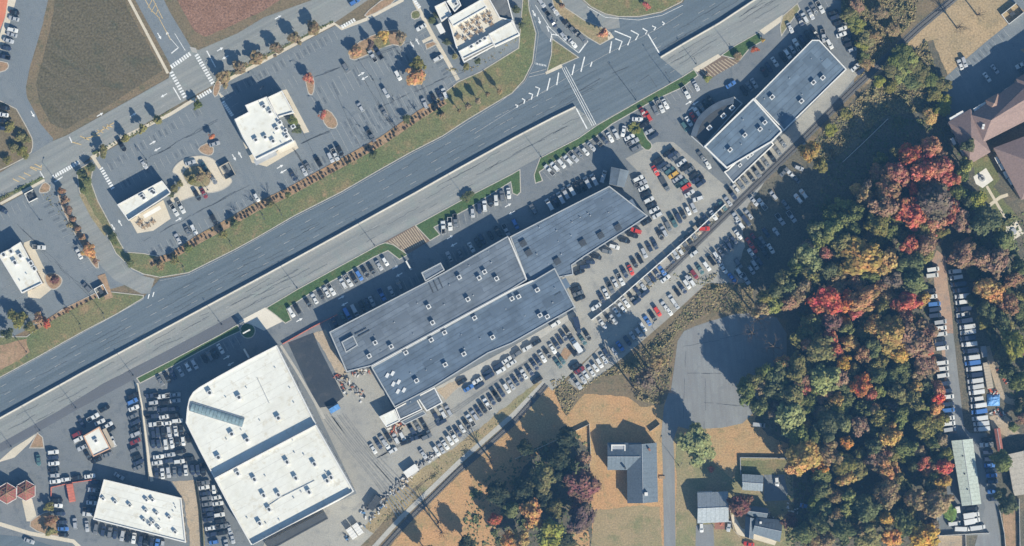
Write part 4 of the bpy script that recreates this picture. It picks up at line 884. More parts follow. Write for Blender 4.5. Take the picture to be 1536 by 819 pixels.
row('pair beside the terrace restaurant walk', NS, [(632, 41, 'W', -30), (657, 88, 'W', -30)], -30)
row('by the upper lot entrance', WE, [(532, 3, 'B', -30, 'suv')], -30)
row('pair in the western fast-food lot', WE, [(216, 246, 'S', 55), (183, 218, 'K', 60)], 55)
row('column outside the terracotta walk', NS, [(22, 19, 'K'), (21, 28, 'S'), (19, 45, 'W'), (18, 52, 'S'), (13, 61, 'S'), (9, 72, 'D'), (6, 85, 'D')], 14)
row('shaded column at the left edge', NS, [(8, 162, 'K'), (5, 172, 'W'), (4, 181, 'K'), (3, 192, 'D')], 10)
row('queue waiting at the signal', NS, [(812, 4, 'S'), (825, 25, 'G'), (829, 34, 'D'), (832, 16, 'S'), (845, 54, 'S'), (849, 36, 'K'), (857, 43, 'G'), (859, 65, 'W'), (864, 49, 'K'), (874, 58, 'G')], 52, flip=0)
row('apartment lot cars', WE, [(1440, 97, 'W', 70), (1446, 93, 'S', 70), (1480, 116, 'W', 52), (1492, 104, 'S', 52), (1532, 97, 'W', -30), (1536, 104, 'D', -30)], 50)
# van lane
row('west side of the van lane', NS, [(1399, 404, 'W'), (1398, 413, 'W'), (1394, 436, 'K'), (1396, 445, 'W'), (1401, 456, 'B'), (1402, 464, 'D'), (1402, 473, 'D'), (1410, 483, 'S'), (1410, 492, 'W'), (1411, 501, 'W'), (1408, 509, 'K'), (1410, 515, 'D'), (1413, 522, 'W'), (1413, 544, 'W'), (1413, 553, 'W'), (1414, 563, 'W'), (1416, 575, 'D'), (1418, 586, 'D'), (1421, 595, 'W'), (1421, 606, 'D'), (1422, 615, 'B'), (1422, 627, 'W'), (1423, 635, 'W'), (1424, 644, 'S')], -7, 'van', 0)
row('east side of the van lane', NS, [(1432, 407, 'W', None, 'van'), (1434, 416, 'W', None, 'van'), (1437, 426, 'D'), (1440, 435, 'D'), (1443, 444, 'W'), (1442, 453, 'W', None, 'van'), (1445, 463, 'D'), (1444, 472, 'W', None, 'pickup'), (1446, 481, 'D'), (1450, 490, 'W'), (1451, 498, 'W'), (1451, 507, 'D'), (1453, 516, 'W'), (1455, 526, 'D'), (1457, 536, 'W'), (1458, 544, 'B'), (1460, 553, 'W'), (1461, 562, 'D'), (1462, 571, 'W'), (1463, 580, 'W'), (1464, 588, 'W'), (1465, 598, 'W', None, 'van'), (1467, 608, 'W'), (1468, 617, 'B'), (1469, 627, 'W'), (1471, 635, 'W'), (1472, 643, 'W')], 172, 'minibus', 0)
row('shaded column east of the pale green shed', NS, [(1480, 659, 'K', None, 'suv'), (1479, 667, 'W', None, 'pickup'), (1481, 678, 'D'), (1483, 688, 'D'), (1484, 698, 'B'), (1486, 705, 'D'), (1487, 713, 'B'), (1488, 722, 'D'), (1489, 737, 'B'), (1490, 748, 'D')], -3)
row('trucks in the walled yard by the shed', NS, [(1458, 763, 'K', -5, 'van'), (1457, 772, 'W', -10, 'box_truck'), (1458, 781, 'W', -10, 'box_truck'), (1431, 785, 'W', -5, 'van'), (1443, 793, 'W', 2, 'minibus'), (1466, 791, 'W', -9, 'minibus')], -5, flip=0)
row('parked in the walled court by houses', WE, [(1165, 722, 'W', 85, 'hatchback')], 85)
row('on the drive below the white-fronted house', WE, [(1052, 791, 'W', 88, 'hatchback')], 88)
row('at the bottom edge near the gabled houses', WE, [(1123, 816, 'R', 10, 'sedan')], 10)
row('under trees near the woodland house', WE, [(1209, 759, 'B', 10, 'van')], 10)
row('at the cul-de-sac edge under trees', WE, [(1138, 637, 'S', 5, 'van')], 5)
row('by the red-roofed porch drive', WE, [(1093, 789, 'S', 95, 'sedan')], 95)

# ------------------------------------------------------------------ buildings
UB = MB(); UB.box(0, 0, 0, 1, 1, 1); UB = UB.mesh('unit_block')
def ubox(name, mat, parent, c, dims, rz=0):
    key = 'block_' + mat
    if key not in bpy.data.meshes:
        m = UB.copy(); m.name = key; m.materials.append(M[mat])
    return ob(name, bpy.data.meshes[key], None, parent, c, rz, dims)
def roof_unit(parent, px, py, z, ang=-28, l=2., wd=2., h=1.5, mat='metal_light'):
    c = W(px, py, z) - parent.location
    c.z = z + h / 2
    a = -R(ang)
    u = ubox('rooftop_unit', mat, parent, c, (l, wd, h), a)
    f = MB(); f.cyl(0, 0, 0, .08, .33, n=12)
    if 'unit_fan' not in bpy.data.meshes: f.mesh('unit_fan')
    ob('fan', bpy.data.meshes['unit_fan'], M['metal_dark'], u, (0, 0, .5))
    return u
def vent(parent, px, py, z, r=.25, h=.7):
    if 'roof_vent' not in bpy.data.meshes:
        b = MB(); b.cyl(0, 0, 0, .8, .7, n=8); b.cyl(0, 0, .8, 1, 1., .8, n=8); b.mesh('roof_vent')
    c = W(px, py, z) - parent.location; c.z = z
    ob('roof_vent', bpy.data.meshes['roof_vent'], M['metal'], parent, c, 0, (r, r, h))
def wall_windows(parent, P, z0, z1, step=3.6, frac=.7, minlen=4, floors=1, mat='glass'):
    n = len(P)
    for i in range(n):
        a = Vector(P[i] + (0,)); b = Vector(P[(i + 1) % n] + (0,)); d = b - a; L = d.length
        if L < minlen: continue
        k = int(L / step); ang = math.atan2(d.y, d.x); nn = Vector((d.y, -d.x, 0)).normalized()
        for fl in range(floors):
            h = (z1 - z0) / floors
            for j in range(k):
                c = a + d * ((j + .5) / k) + nn * .04 - parent.location; c.z = z0 + h * (fl + .5)
                ubox('window', mat, parent, c, (step * frac, .12, h * .75), ang)
        if L > 8:
            c = a + d * .5 + nn * .08 - parent.location; c.z = 1.15
            ubox('door', 'metal_dark', parent, c, (1.6, .12, 2.2), ang)
def clip(poly, nx, ny, lo, hi):
    for (a, b, k) in ((nx, ny, lo), (-nx, -ny, -hi)):
        out = []
        for i in range(len(poly)):
            p, q = poly[i - 1], poly[i]
            dp = p[0] * a + p[1] * b - k; dq = q[0] * a + q[1] * b - k
            if (dp >= 0) != (dq >= 0):
                t = dp / (dp - dq); out.append((p[0] + (q[0] - p[0]) * t, p[1] + (q[1] - p[1]) * t))
            if dq >= 0: out.append(q)
        poly = out
        if len(poly) < 3: return []
    return poly
def panels(parent, poly, z, ang, spacing, rgb, gap=.15, t=.06, mat='roof_grey', var=.07, nm='roof_panel'):
    nx, ny = -math.sin(ang), math.cos(ang)
    pr = [p[0] * nx + p[1] * ny for p in poly]
    s = min(pr); loc = parent.location
    while s < max(pr):
        q = clip(poly, nx, ny, s + gap / 2, min(s + spacing - gap / 2, max(pr)))
        s += spacing
        if len(q) < 3 or abs(area(q)) < .3: continue
        b = MB(); b.prism([(p[0] - loc.x, p[1] - loc.y) for p in q], z, z + t)
        o = ob(nm, b.mesh(nm), M[mat], parent)
        k = random.uniform(1 - var, 1 + var); o.color = tuple(c * k for c in rgb) + (1,)
def flat(name, label, cat, poly, h, par=.5, wall='wall_white', roof='roof_white', cap='cap_white', pan=None, win=(1, 3), windows=True, group=None, capw=.38, root=None, step=3.6):
    P = [tuple(W(x, y, h)[:2]) for x, y in poly]
    if area(P) < 0: P = P[::-1]
    cx = sum(p[0] for p in P) / len(P); cy = sum(p[1] for p in P) / len(P)
    new = root is None
    if new:
        root = empty(name, (cx, cy, 0)); tag(root, label, cat, group)
    loc = root.location
    Q = [(p[0] - loc.x, p[1] - loc.y) for p in P]
    I = offset(Q, capw); n = len(Q); I2 = offset(Q, capw - .03)
    v = [(p[0], p[1], 0) for p in Q] + [(p[0], p[1], h + par) for p in Q] + [(p[0], p[1], h + par) for p in I2] + [(p[0], p[1], h - .3) for p in I2]
    f = []
    for i in range(n):
        j = (i + 1) % n
        f += [(i, j, n + j, n + i), (n + i, n + j, 2 * n + j, 2 * n + i), (2 * n + i, 2 * n + j, 3 * n + j, 3 * n + i)]
    ob('wall', mk('wall', v, f), M[wall], root)
    b = MB(); b.prism(I, h - .25, h); ob('roof', b.mesh('roof'), M['roof_under' if pan else roof], root)
    O = offset(Q, -.06); I3 = offset(Q, capw + .05)
    v = [(p[0], p[1], h + par + .07) for p in O] + [(p[0], p[1], h + par + .07) for p in I3] + [(p[0], p[1], h + par - .03) for p in O] + [(p[0], p[1], h + par - .03) for p in I3]
    f = []
    for i in range(n):
        j = (i + 1) % n
        f += [(i, j, n + j, n + i), (2 * n + i, 2 * n + j, j, i), (n + i, n + j, 3 * n + j, 3 * n + i)]
    ob('parapet_cap', mk('parapet_cap', v, f), M[cap], root)
    if pan:
        I4 = offset(P, capw + .1)
        panels(root, I4, h, *pan)
    if windows: wall_windows(root, P, win[0], win[1], step)
    return root

GR = (.126, .15, .18)
A = R(ROAD + 1.6)
# big white showroom, two roof levels
b1 = flat('showroom_building', 'huge white flat-roofed building in two stepped halves beside the black asphalt pad', 'building',
          [(415, 518), (372, 540), (330, 563), (299, 581), (290, 588), (284, 598), (281, 612), (279, 634), (300, 676), (321, 716), (398, 676), (474, 636)], 9.4, .5)
flat('', '', '', [(322, 717), (398, 677), (474, 637), (531, 737), (508, 751), (377, 817), (348, 766)], 11.2, .9, root=b1)
strip('walkway', [(421, 518), (445, 556), (487, 628)], 4, M['concrete'], 6)
# parapet upstand along the south east edge and skylight
def wallbox(parent, name, a, b, z0, z1, t, mat):
    A0 = W(a[0], a[1], z1); B0 = W(b[0], b[1], z1); d = B0 - A0; c = (A0 + B0) / 2 - parent.location; c.z = (z0 + z1) / 2
    return ubox(name, mat, parent, c, (math.hypot(d.x, d.y), t, z1 - z0), math.atan2(d.y, d.x))
wallbox(b1, 'parapet_wall', (379, 817), (527, 739), 11.2, 13., .3, 'wall_white')
def skylight():
    a = W(287, 610, 9.5); b = W(365, 634, 9.5); d = b - a; L = d.length; ang = math.atan2(d.y, d.x); n = 14; m = 8
    c0 = a - b1.location
    fr = MB()
    for i in range(n):
        x0 = L * i / n + .06; x1 = L * (i + 1) / n - .06
        v = []; f = []
        for k in range(m + 1):
            t = math.pi * k / m
            v += [(x0, 1.8 * math.cos(t), .3 + 1.0 * math.sin(t)), (x1, 1.8 * math.cos(t), .3 + 1.0 * math.sin(t))]
        f = [(2 * k, 2 * k + 1, 2 * k + 3, 2 * k + 2) for k in range(m)]
        f += [tuple(range(0, 2 * m + 2, 2))[::-1], tuple(range(1, 2 * m + 2, 2))]
        if i == 0: me = None
        o = ob('skylight_pane', mk('skylight_pane', v, f), M['glass_teal'], b1, (c0.x, c0.y, 9.42), ang)
    fr.box(L / 2, 1.9, .2, L, .22, .5); fr.box(L / 2, -1.9, .2, L, .22, .5); fr.box(0, 0, .2, .2, 3.6, .5); fr.box(L, 0, .2, .2, 3.6, .5)
    ob('skylight_frame', fr.mesh('skylight_frame'), M['metal'], b1, (c0.x, c0.y, 9.42), ang)
skylight()
for x, y in ((315, 589), (359, 596), (348, 651), (371, 660), (328, 686), (418, 627)): roof_unit(b1, x, y, 9.4, -28, 2., 1.9, 1.5)
for x, y in ((431, 693), (444, 717), (472, 696), (382, 719), (396, 743), (357, 710), (491, 721), (464, 738), (390, 785), (404, 764), (497, 716), (418, 742)): roof_unit(b1, x, y, 11.2, 62, 2.2, 1.7, 1.5)
for x, y in ((339, 596), (370, 582), (413, 552), (435, 582), (441, 604), (390, 631), (340, 659), (362, 645)): vent(b1, x, y, 9.4)
for x, y in ((456, 682), (398, 714), (439, 660), (371, 777), (419, 780), (441, 747), (452, 738), (489, 708), (400, 761), (399, 785), (442, 679)): vent(b1, x, y, 11.2, .3, .7)
bp = MB()
def pipe(a, b, z):
    p = W(a[0], a[1], z) - b1.location; q = W(b[0], b[1], z) - b1.location; p.z = q.z = z + .25
    bp.tube(p, q, .12, .12)
pipe((404, 758), (422, 746), 11.2); pipe((422, 746), (472, 721), 11.2); pipe((386, 567), (404, 605), 9.4)
ob('roof_pipe', bp.mesh('roof_pipe'), M['metal'], b1)
def seams(root, poly, z, ang, sp, rgb=(.53, .515, .46), wd=.12):
    P = [tuple(W(x, y, z)[:2]) for x, y in poly]; panels(root, offset(P, .6), z - .02, ang, sp, rgb, sp - wd, .04, 'roof_grey', .05, 'roof_seam')
seams(b1, [(415, 518), (330, 563), (290, 588), (281, 612), (279, 634), (318, 709), (398, 669), (470, 629)], 9.4, R(28.5), 3.4)
seams(b1, [(326, 721), (400, 680), (472, 641), (527, 735), (508, 748), (378, 813), (350, 766)], 11.2, R(28.5), 3.4)
def patches(root, spots, z, ang, rgb):
    for x, y in spots:
        c = W(x, y, z) - root.location; c.z = z + .075
        if 'block_roof_patch' not in bpy.data.meshes:
            m = UB.copy(); m.name = 'block_roof_patch'; m.materials.append(M['roof_grey'])
        o = ob('roof_patch', bpy.data.meshes['block_roof_patch'], None, root, c, ang, (random.uniform(2.5, 10), random.uniform(1.6, 4.5), .03))
        k = random.choice((.82, .88, .93, 1.1, 1.18)); o.color = tuple(v * k for v in rgb) + (1,)
        vent(root, x + random.uniform(-9, 9), y + random.uniform(-4, 4), z, random.uniform(.15, .3), random.uniform(.4, .8))
# loading canopy on the south east side
cn = flat('loading_canopy', 'low dark flat canopy along the white showroom\'s southeastern wall', 'canopy', [(400, 812), (486, 768), (492, 778), (404, 826)], 3.2, .1, 'wall_grey', cap='metal_dark', roof='metal_dark', windows=False)

# long grey dealership
b2 = flat('dealership_building', 'long grey panel-roofed dealership spanning the middle of the scene', 'building',
          [(494, 498), (637, 424), (665, 409), (762, 354), (790, 420), (768, 434), (557, 549), (520, 558)], 7.6, .35, 'wall_grey', cap='cap_grey', pan=(A, 2.1, GR))
flat('', '', '', [(557, 551), (768, 435.5), (800, 421), (832, 402), (863, 461), (768, 515), (732, 530), (652, 580), (592, 611)], 6.6, .35, 'wall_grey', cap='cap_grey', pan=(A, 2.1, (.098, .132, .176)), root=b2)
flat('', '', '', [(632, 409), (661, 394), (667, 405), (638, 422)], 8.0, .3, 'wall_white', cap='cap_grey', pan=(A, 2.1, GR), root=b2, windows=False)
flat('', '', '', [(765, 355), (914, 279), (972, 324), (948, 340), (878, 384), (858, 398), (860, 412), (800, 424), (789, 418)], 5.6, .35, 'wall_grey', cap='cap_grey', pan=(A, 1.9, (.112, .146, .19)), root=b2)
flat('', '', '', [(593, 612.5), (624, 596), (634, 614), (600, 630)], 5.2, .25, 'wall_grey', cap='cap_white', pan=(A, 1.5, GR), root=b2, windows=False)
flat('', '', '', [(625, 595), (652, 581), (664, 604), (640, 617)], 5.6, .25, 'wall_grey', cap='cap_white', pan=(A, 1.5, GR), root=b2, windows=False)
flat('', '', '', [(569, 625), (592, 614), (600, 631.5), (580, 641)], 4.6, .2, 'wall_tan', root=b2, windows=False)
flat('', '', '', [(601, 632), (635, 615), (640, 621), (607, 637)], 3.4, .15, 'wall_grey', cap='cap_grey', pan=(A, 1.5, GR), root=b2, windows=False)
# white ridge walls dividing roofs
wallbox(b2, 'fire_wall', (557, 549.5), (768, 434.5), 6.6, 8.15, .4, 'cap_white')
wallbox(b2, 'fire_wall', (768, 434.5), (800, 420.5), 6.6, 8.15, .4, 'cap_white')
wallbox(b2, 'fire_wall', (763, 356), (790, 419), 5.6, 8.2, .4, 'cap_white')
# entrance tower with standing seam slopes
def slope_panels(parent, quad, n, mat, rgb, name='roof_panel', t=.1):
    a, b, c, d = [Vector(q) for q in quad]       # a-b eave, d-c ridge
    for i in range(n):
        g_ = .025 / max(1, (b - a).length); u0 = i / n + g_; u1 = (i + 1) / n - g_
        p = [a.lerp(b, u0), a.lerp(b, u1), d.lerp(c, u1), d.lerp(c, u0)]
        m = MB(); m.slab([x - parent.location for x in p], t)
        o = ob(name, m.mesh(name), M[mat], parent); k = random.uniform(.97, 1.03); o.color = tuple(x * k for x in rgb) + (1,)
tw = empty('entrance_tower', W(931, 266)); tag(tw, 'tapering grey seam-roofed tower at the dealership\'s northeastern corner', 'tower')
tp = [tuple((W(x, y, 9) - tw.location)[:2]) for x, y in ((917, 250), (944, 256), (936, 281), (914, 276))]
bb = MB(); bb.prism(tp, 0, 7.9); ob('wall', bb.mesh('wall'), M['wall_grey'], tw)
q = [W(917, 250, 9) + Vector((0, 0, .2)), W(944, 256, 9), W(936, 281, 9), W(914, 276, 9)]
for i in q: i.z = 8.0
r0 = W(930, 249, 9); r0.z = 9.4; r1 = W(925, 279, 9); r1.z = 9.4
r0 = q[0].lerp(q[1], .5); r0.z = 9.2; r1 = q[3].lerp(q[2], .5); r1.z = 9.2
slope_panels(tw, [q[3], q[0], r0, r1], 9, 'roof_grey', (.15, .18, .21)); slope_panels(tw, [q[1], q[2], r1, r0], 9, 'roof_grey', (.15, .18, .21))
gb = MB(); gb.slab([x - tw.location for x in (q[0], q[1], r0)], .1); gb.slab([x - tw.location for x in (q[2], q[3], r1)], .1); ob('gable', gb.mesh('gable'), M['wall_grey'], tw)
for i in range(2): ubox('window', 'glass', tw, Vector((-1.5 + 3 * i, 4.0, 4)), (1.5, .1, 2.4), -R(12))
for x, y, z in ((689, 416, 7.6), (719, 417, 7.6), (745, 418, 7.6), (649, 484, 7.6), (702, 449, 7.6), (587, 520, 7.6), (554, 534, 7.6), (643, 460, 7.6), (563, 514, 7.6), (727, 408, 7.6)): roof_unit(b2, x, y, z, -30, 1.8, 1.8, 1.5)
for x, y, z in ((647, 510, 6.6), (667, 499, 6.6), (696, 531, 6.6), (739, 506, 6.6), (625, 571, 6.6), (668, 547, 6.6), (609, 529, 6.6), (712, 477, 6.6), (778, 445, 6.6), (810, 473, 6.6), (821, 475, 6.6), (806, 435, 6.6), (768, 448, 6.6)): roof_unit(b2, x, y, z, -30, 1.9, 1.7, 1.4)
for x, y in ((901, 353), (927, 341), (874, 364), (785, 365), (793, 379), (836, 392)): roof_unit(b2, x, y, 5.6, -30, 2.6, 2.6, .9, 'metal_dark')
for x, y in ((835, 346), (858, 333), (870, 326), (882, 320), (809, 341)): vent(b2, x, y, 5.6)
for x, y in ((581, 563), (589, 560), (590, 576), (598, 573), (597, 587), (606, 585), (700, 436), (646, 455)):
    c = W(x, y, 6.6) - b2.location; c.z = 6.6 + .22; ubox('skylight', 'metal_light', b2, c, (2.0, 1.2, .4), R(60))
for i, (x, y) in enumerate(((647, 432), (654, 429), (661, 425))):
    c = W(x, y, 7.6) - b2.location; c.z = 7.75; ubox('roof_duct', 'metal_dark', b2, c, (4.5, .45, .5), -R(66))
for x, y in ((541, 497), (546, 500)):
    c = W(x, y, 7.6) - b2.location; c.z = 7.75; ubox('roof_duct', 'metal_dark', b2, c, (5.5, .4, .5), R(28))
flat('', '', '', [(512, 513), (530, 503), (537, 518), (519, 529)], 8.6, .3, 'wall_grey', cap='cap_grey', pan=(A, 2.1, GR), root=b2, windows=False)

patches(b2, [(530, 520), (560, 505), (600, 480), (625, 500), (680, 430), (715, 440), (660, 455), (745, 395), (705, 395), (740, 375), (575, 530), (620, 455)], 7.6, A, GR)
patches(b2, [(610, 560), (640, 555), (650, 540), (690, 520), (720, 510), (760, 490), (790, 470), (830, 450), (700, 500), (750, 460), (840, 430), (620, 600)], 6.6, A, (.098, .132, .176))
patches(b2, [(800, 380), (830, 360), (860, 350), (890, 325), (915, 315), (940, 310), (850, 385), (820, 395), (905, 300)], 5.6, A, (.112, .146, .19))
# north-eastern showroom
A3 = R(43)
b3 = flat('showroom_building', 'two-part grey flat-roofed showroom with white parapet beside the railway', 'building',
          [(1218, 60), (1229, 60), (1270, 104), (1176, 196), (1131, 148)], 5.6, .4, 'wall_white', pan=(A3, 2.4, (.112, .15, .192), .16, .05, 'roof_grey', .05))
flat('', '', '', [(1056, 220), (1130, 147.5), (1174, 197), (1158, 213), (1090, 253)], 6.6, .5, 'wall_white', pan=(A3, 2.4, (.11, .152, .2), .16, .05, 'roof_grey', .05), root=b3, capw=.55)
flat('', '', '', [(1092, 254.5), (1148, 200.5), (1161, 217), (1100, 275), (1086, 258)], 4.6, .4, 'wall_white', pan=(A3, 2.2, GR, .16, .05, 'roof_grey', .05), root=b3, windows=False)
for x, y in ((1158, 146), (1234, 117), (1220, 124), (1202, 152)): roof_unit(b3, x, y, 5.6, -43, 2, 1.6, 1.4)
for x, y in ((1117, 203), (1147, 184), (1140, 194), (1095, 225)): roof_unit(b3, x, y, 6.6, -43, 1.9, 1.5, 1.5)
for x, y in ((1110, 248), (1122, 236), (1127, 232), (1132, 225)): roof_unit(b3, x, y, 4.6, -43, 1.6, 1.2, .9)
patches(b3, [(1215, 90), (1190, 120), (1240, 95), (1175, 170), (1205, 140), (1150, 150)], 5.6, A3, (.12, .162, .208))
patches(b3, [(1080, 225), (1110, 215), (1130, 190), (1150, 195), (1120, 180)], 6.6, A3, (.11, .152, .2))
# curved showroom forecourt roof
out = chaikin([(1036, 204), (1040, 190), (1049, 172), (1074, 153), (1101, 145)], 2, False)
cs = flat('curved_showroom', 'curved low grey canopy ring wrapping the northeastern showroom\'s front', 'canopy', [(1055, 221)] + out + [(1114, 155)], 3.6, .1, 'wall_grey', cap='cap_grey', roof='metal_dark', windows=False)
inn = [(x + (1082 - x) * .14 + 2, y + (192 - y) * .16 + 3) for x, y in out]
for i in range(len(out) - 1):
    m = MB(); qd = [W(*out[i], 3.6), W(*out[i + 1], 3.6), W(*inn[i + 1], 3.6), W(*inn[i], 3.6)]
    for k, z in zip(qd, (4.0, 4.0, 5.0, 5.0)): k.z = z
    m.slab([k - cs.location for k in qd], .15); o = ob('roof_panel', m.mesh('roof_panel'), M['roof_grey'], cs); o.color = (.15, .175, .2, 1)
for x, y in ((1064, 192), (1085, 174), (1098, 162)): roof_unit(cs, x, y, 3.6, -43, 2.2, 1.8, 1.2)

b4 = flat('auto_shop', 'low white flat-roofed shop in the lower left with many roof units', 'building', [(156, 719), (272, 747), (279, 814), (140, 779)], 5.2, .35, 'wall_tan')
for x, y in ((155, 748), (173, 753), (195, 758), (219, 766), (216, 780), (220, 750), (229, 750), (235, 770), (254, 776), (263, 798), (230, 783), (238, 792), (225, 787)): roof_unit(b4, x, y, 5.2, 40, 1.5, 1.3, 1.2)
for x, y in ((240, 780), (228, 745), (262, 757), (264, 762), (260, 767)): vent(b4, x, y, 5.2)
seams(b4, [(158, 721), (270, 749), (277, 811), (143, 778)], 5.2, R(-14), 3.0)
b5 = flat('sales_office', 'small cream flat-roofed office with orange edges ringed by parked cars', 'building', [(125, 654), (149, 640), (166, 673), (140, 685)], 4.2, .3, 'wall_tan', cap='cap_orange', step=2.6)
roof_unit(b5, 144, 661, 4.2, -28, 1.8, 1.6, 1.0)
c = W(163, 657, 3) - b5.location; c.z = 2.9; ubox('awning', 'wall_tan', b5, c, (8.6, 1.6, .2), R(-63))

# twin hexagon pavilions
def hexa(px, py, r, label):
    root = empty('hexagon_pavilion', W(px, py)); tag(root, label, 'pavilion', 'twin hexagon pavilions')
    P = [(r * math.cos(R(90 + 60 * i)), r * math.sin(R(90 + 60 * i))) for i in range(6)]
    b = MB(); b.prism([(x * .9, y * .9) for x, y in P], 0, 4.2); ob('wall', b.mesh('wall'), M['wall_brick'], root)
    rb = MB()
    for i in range(6):
        a = Vector(P[i] + (4.2,)); c = Vector(P[(i + 1) % 6] + (4.2,)); t = Vector((0, 0, 6.0))
        m = MB(); m.slab([a, c, t], .15); o = ob('roof_panel', m.mesh('roof_panel'), M['shingle'], root); o.color = (.26, .085, .07, 1)
        rb.tube(a + Vector((0, 0, .08)), t + Vector((0, 0, .08)), .14, .14)
        for k in (.33, .66):
            rb.tube(a.lerp(t, k) + Vector((0, 0, .05)), c.lerp(t, k) + Vector((0, 0, .05)), .09, .09)
        mid = a.lerp(c, .5); rb.tube(mid + Vector((0, 0, .05)), t + Vector((0, 0, .05)), .08, .08)
        ob('eave_trim', trim(a, c), M['cap_white'], root)
    ob('roof_ribs', rb.mesh('roof_ribs'), M['mulch'], root)
    for i in range(6):
        a = Vector(P[i]) * .9; c = Vector(P[(i + 1) % 6]) * .9; d = c - a; m = (a + c) / 2
        ubox('window', 'glass', root, Vector((m.x, m.y, 2)), (2.2, .12, 1.6), math.atan2(d.y, d.x))
def trim(a, c):
    b = MB(); b.tube(a + Vector((0, 0, .02)), c + Vector((0, 0, .02)), .13, .13); return b.mesh('eave_trim')
hexa(12.5, 739, 4.5, 'western red hexagonal pavilion roof cut by the left edge')
hexa(41, 735, 4.4, 'eastern red hexagonal pavilion roof beside the tan walkway')

# white restaurants north of the highway
b7 = flat('restaurant_building', 'white flat-roofed restaurant near the left edge beside the dumpster enclosure', 'restaurant', [(-2, 383), (31, 363), (64, 425), (33, 440)], 5.2, .5, 'wall_tan')
for x, y in ((17, 377), (23, 394), (6, 382), (31, 384), (47, 395), (52, 403)): roof_unit(b7, x, y, 5.2, 60, 2.2, 1.8, 1.3)
for x, y in ((30, 421), (40, 411)): vent(b7, x, y, 5.2)
b8 = flat('restaurant_building', 'long narrow white restaurant with a beige patio of small tables', 'restaurant', [(176, 307), (243, 271), (256, 288), (193, 331)], 5.0, .5, 'wall_tan')
for x, y in ((216, 297), (231, 289), (228, 287), (213, 294)): roof_unit(b8, x, y, 5, -30, 2, 1.5, 1.1)
wallbox(b8, 'parapet_wall', (193, 330), (255, 290), 5., 6.6, .3, 'wall_white')
c = W(228, 318, 3) - b8.location; c.z = 2.8; ubox('awning', 'cap_white', b8, c, (8, 1.6, .2), R(30))
b9 = flat('store_building', 'white stepped-roof store with a pale blue annexe in the big lot', 'building', [(352, 179), (373, 168), (368, 158), (400, 145), (416, 175), (441, 212), (384, 240), (364, 205)], 7., .6, 'wall_white')
flat('', '', '', [(402, 146), (423, 136), (441, 169), (417, 176)], 5., .5, 'wall_white', root=b9)
for x, y in ((415, 193), (428, 196), (384, 210), (398, 206), (420, 184), (430, 205), (396, 160), (405, 168), (440, 190), (410, 212)): roof_unit(b9, x, y, 7, -30, 1.9, 1.6, 1.2)
for x, y in ((388, 152), (412, 201), (422, 214)): vent(b9, x, y, 7)
wallbox(b9, 'storefront_canopy', (382, 244), (414, 228), 3.6, 4.0, 2.6, 'metal'); wallbox(b9, 'storefront_canopy', (418, 226), (444, 214), 3.4, 3.8, 2.4, 'apron')

# terrace restaurant at the top
b10 = flat('terrace_restaurant', 'white restaurant complex with a beige roof terrace of round tables at the top', 'restaurant', [(672, 28), (724, 0), (732, -6), (750, 26), (770, 31), (778, 52), (742, 69), (696, 94), (684, 70)], 5.2, .5, 'wall_grey', roof='apron')
flat('', '', '', [(673, 27), (722, -1), (731, 11), (680, 40)], 7.0, .3, 'wall_white', root=b10, windows=False)
flat('', '', '', [(733, 51), (768, 32), (780, 52), (742, 70)], 6.6, .4, 'wall_white', root=b10, windows=False)
flat('', '', '', [(688, 77), (733, 53), (741, 66), (695, 89)], 6.2, .4, 'wall_white', root=b10, windows=False)
flat('', '', '', [(732, -30), (752, -38), (770, 29), (749, 35), (729, 0)], 4.6, .3, 'wall_grey', roof='ballast', root=b10, windows=False)
flat('', '', '', [(652, 10), (668, 2), (678, 22), (662, 32)], 5.6, .6, 'wall_white', root=b10, windows=False)
flat('', '', '', [(670, 2), (684, -10), (692, 8), (682, 18)], 6.4, .5, 'wall_white', root=b10, windows=False)
for x, y in ((707, 70), (716, 65), (720, 62), (727, 58), (684, 6)): roof_unit(b10, x, y, 6.2, -30, 1.8, 1.5, 1.2)
c = W(661, 43, 3) - b10.location; c.z = 3.4; ubox('awning', 'cap_white', b10, c, (2.4, 4.3, .3), R(28))
PT = {}
def table(px, py, z, big, label, group, ang=0):
    e = empty('patio_table', W(px, py, z)); e.location.z = z
    r = .95 if big else .6
    if big not in PT:
        b = MB(); b.cyl(0, 0, .70, .76, r, n=14); t = b.mesh('table_top')
        b = MB(); b.cyl(0, 0, 0, .7, .06, n=6); b.cyl(0, 0, 0, .04, .3, n=8); l = b.mesh('pedestal')
        b = MB(); b.box(0, 0, .42, .42, .42, .06); b.box(-.2, 0, .65, .05, .42, .45)
        for x in (-.17, .17):
            for y in (-.17, .17): b.box(x, y, .2, .05, .05, .4)
        PT[big] = (t, l, b.mesh('seat'))
    ob('table_top', PT[big][0], M['wood'], e); ob('pedestal', PT[big][1], M['metal_dark'], e)
    for i in range(4):
        a = R(ang + 90 * i); ob('seat', PT[big][2], M['wood'], e, (math.cos(a) * (r + .3), math.sin(a) * (r + .3), 0), a + math.pi)
    tag(e, label, 'table', group)
k = 0
tabs = [(693, 41), (702, 37), (710, 33), (717, 28), (726, 24), (733, 20), (699, 47), (708, 43), (718, 37), (729, 32), (697, 58), (706, 54), (715, 48), (722, 45), (737, 36), (736, 27)]
tabs.sort()
for i, (x, y) in enumerate(tabs): table(x, y, 5.2, False, 'small round brown table with seats on the roof terrace, %s from the west' % ORD[i], 'small tables on the roof terrace', i * 23)
table(687, 55, 5.2, True, 'largest round brown table at the southwestern end of the roof terrace', None)
for i, (x, y) in enumerate(((209, 336), (216, 341), (223, 338), (230, 333), (212, 332))): table(x, y, .12, False, 'small dark round table with seats on the beige restaurant patio', 'tables on the restaurant patio', i * 31)

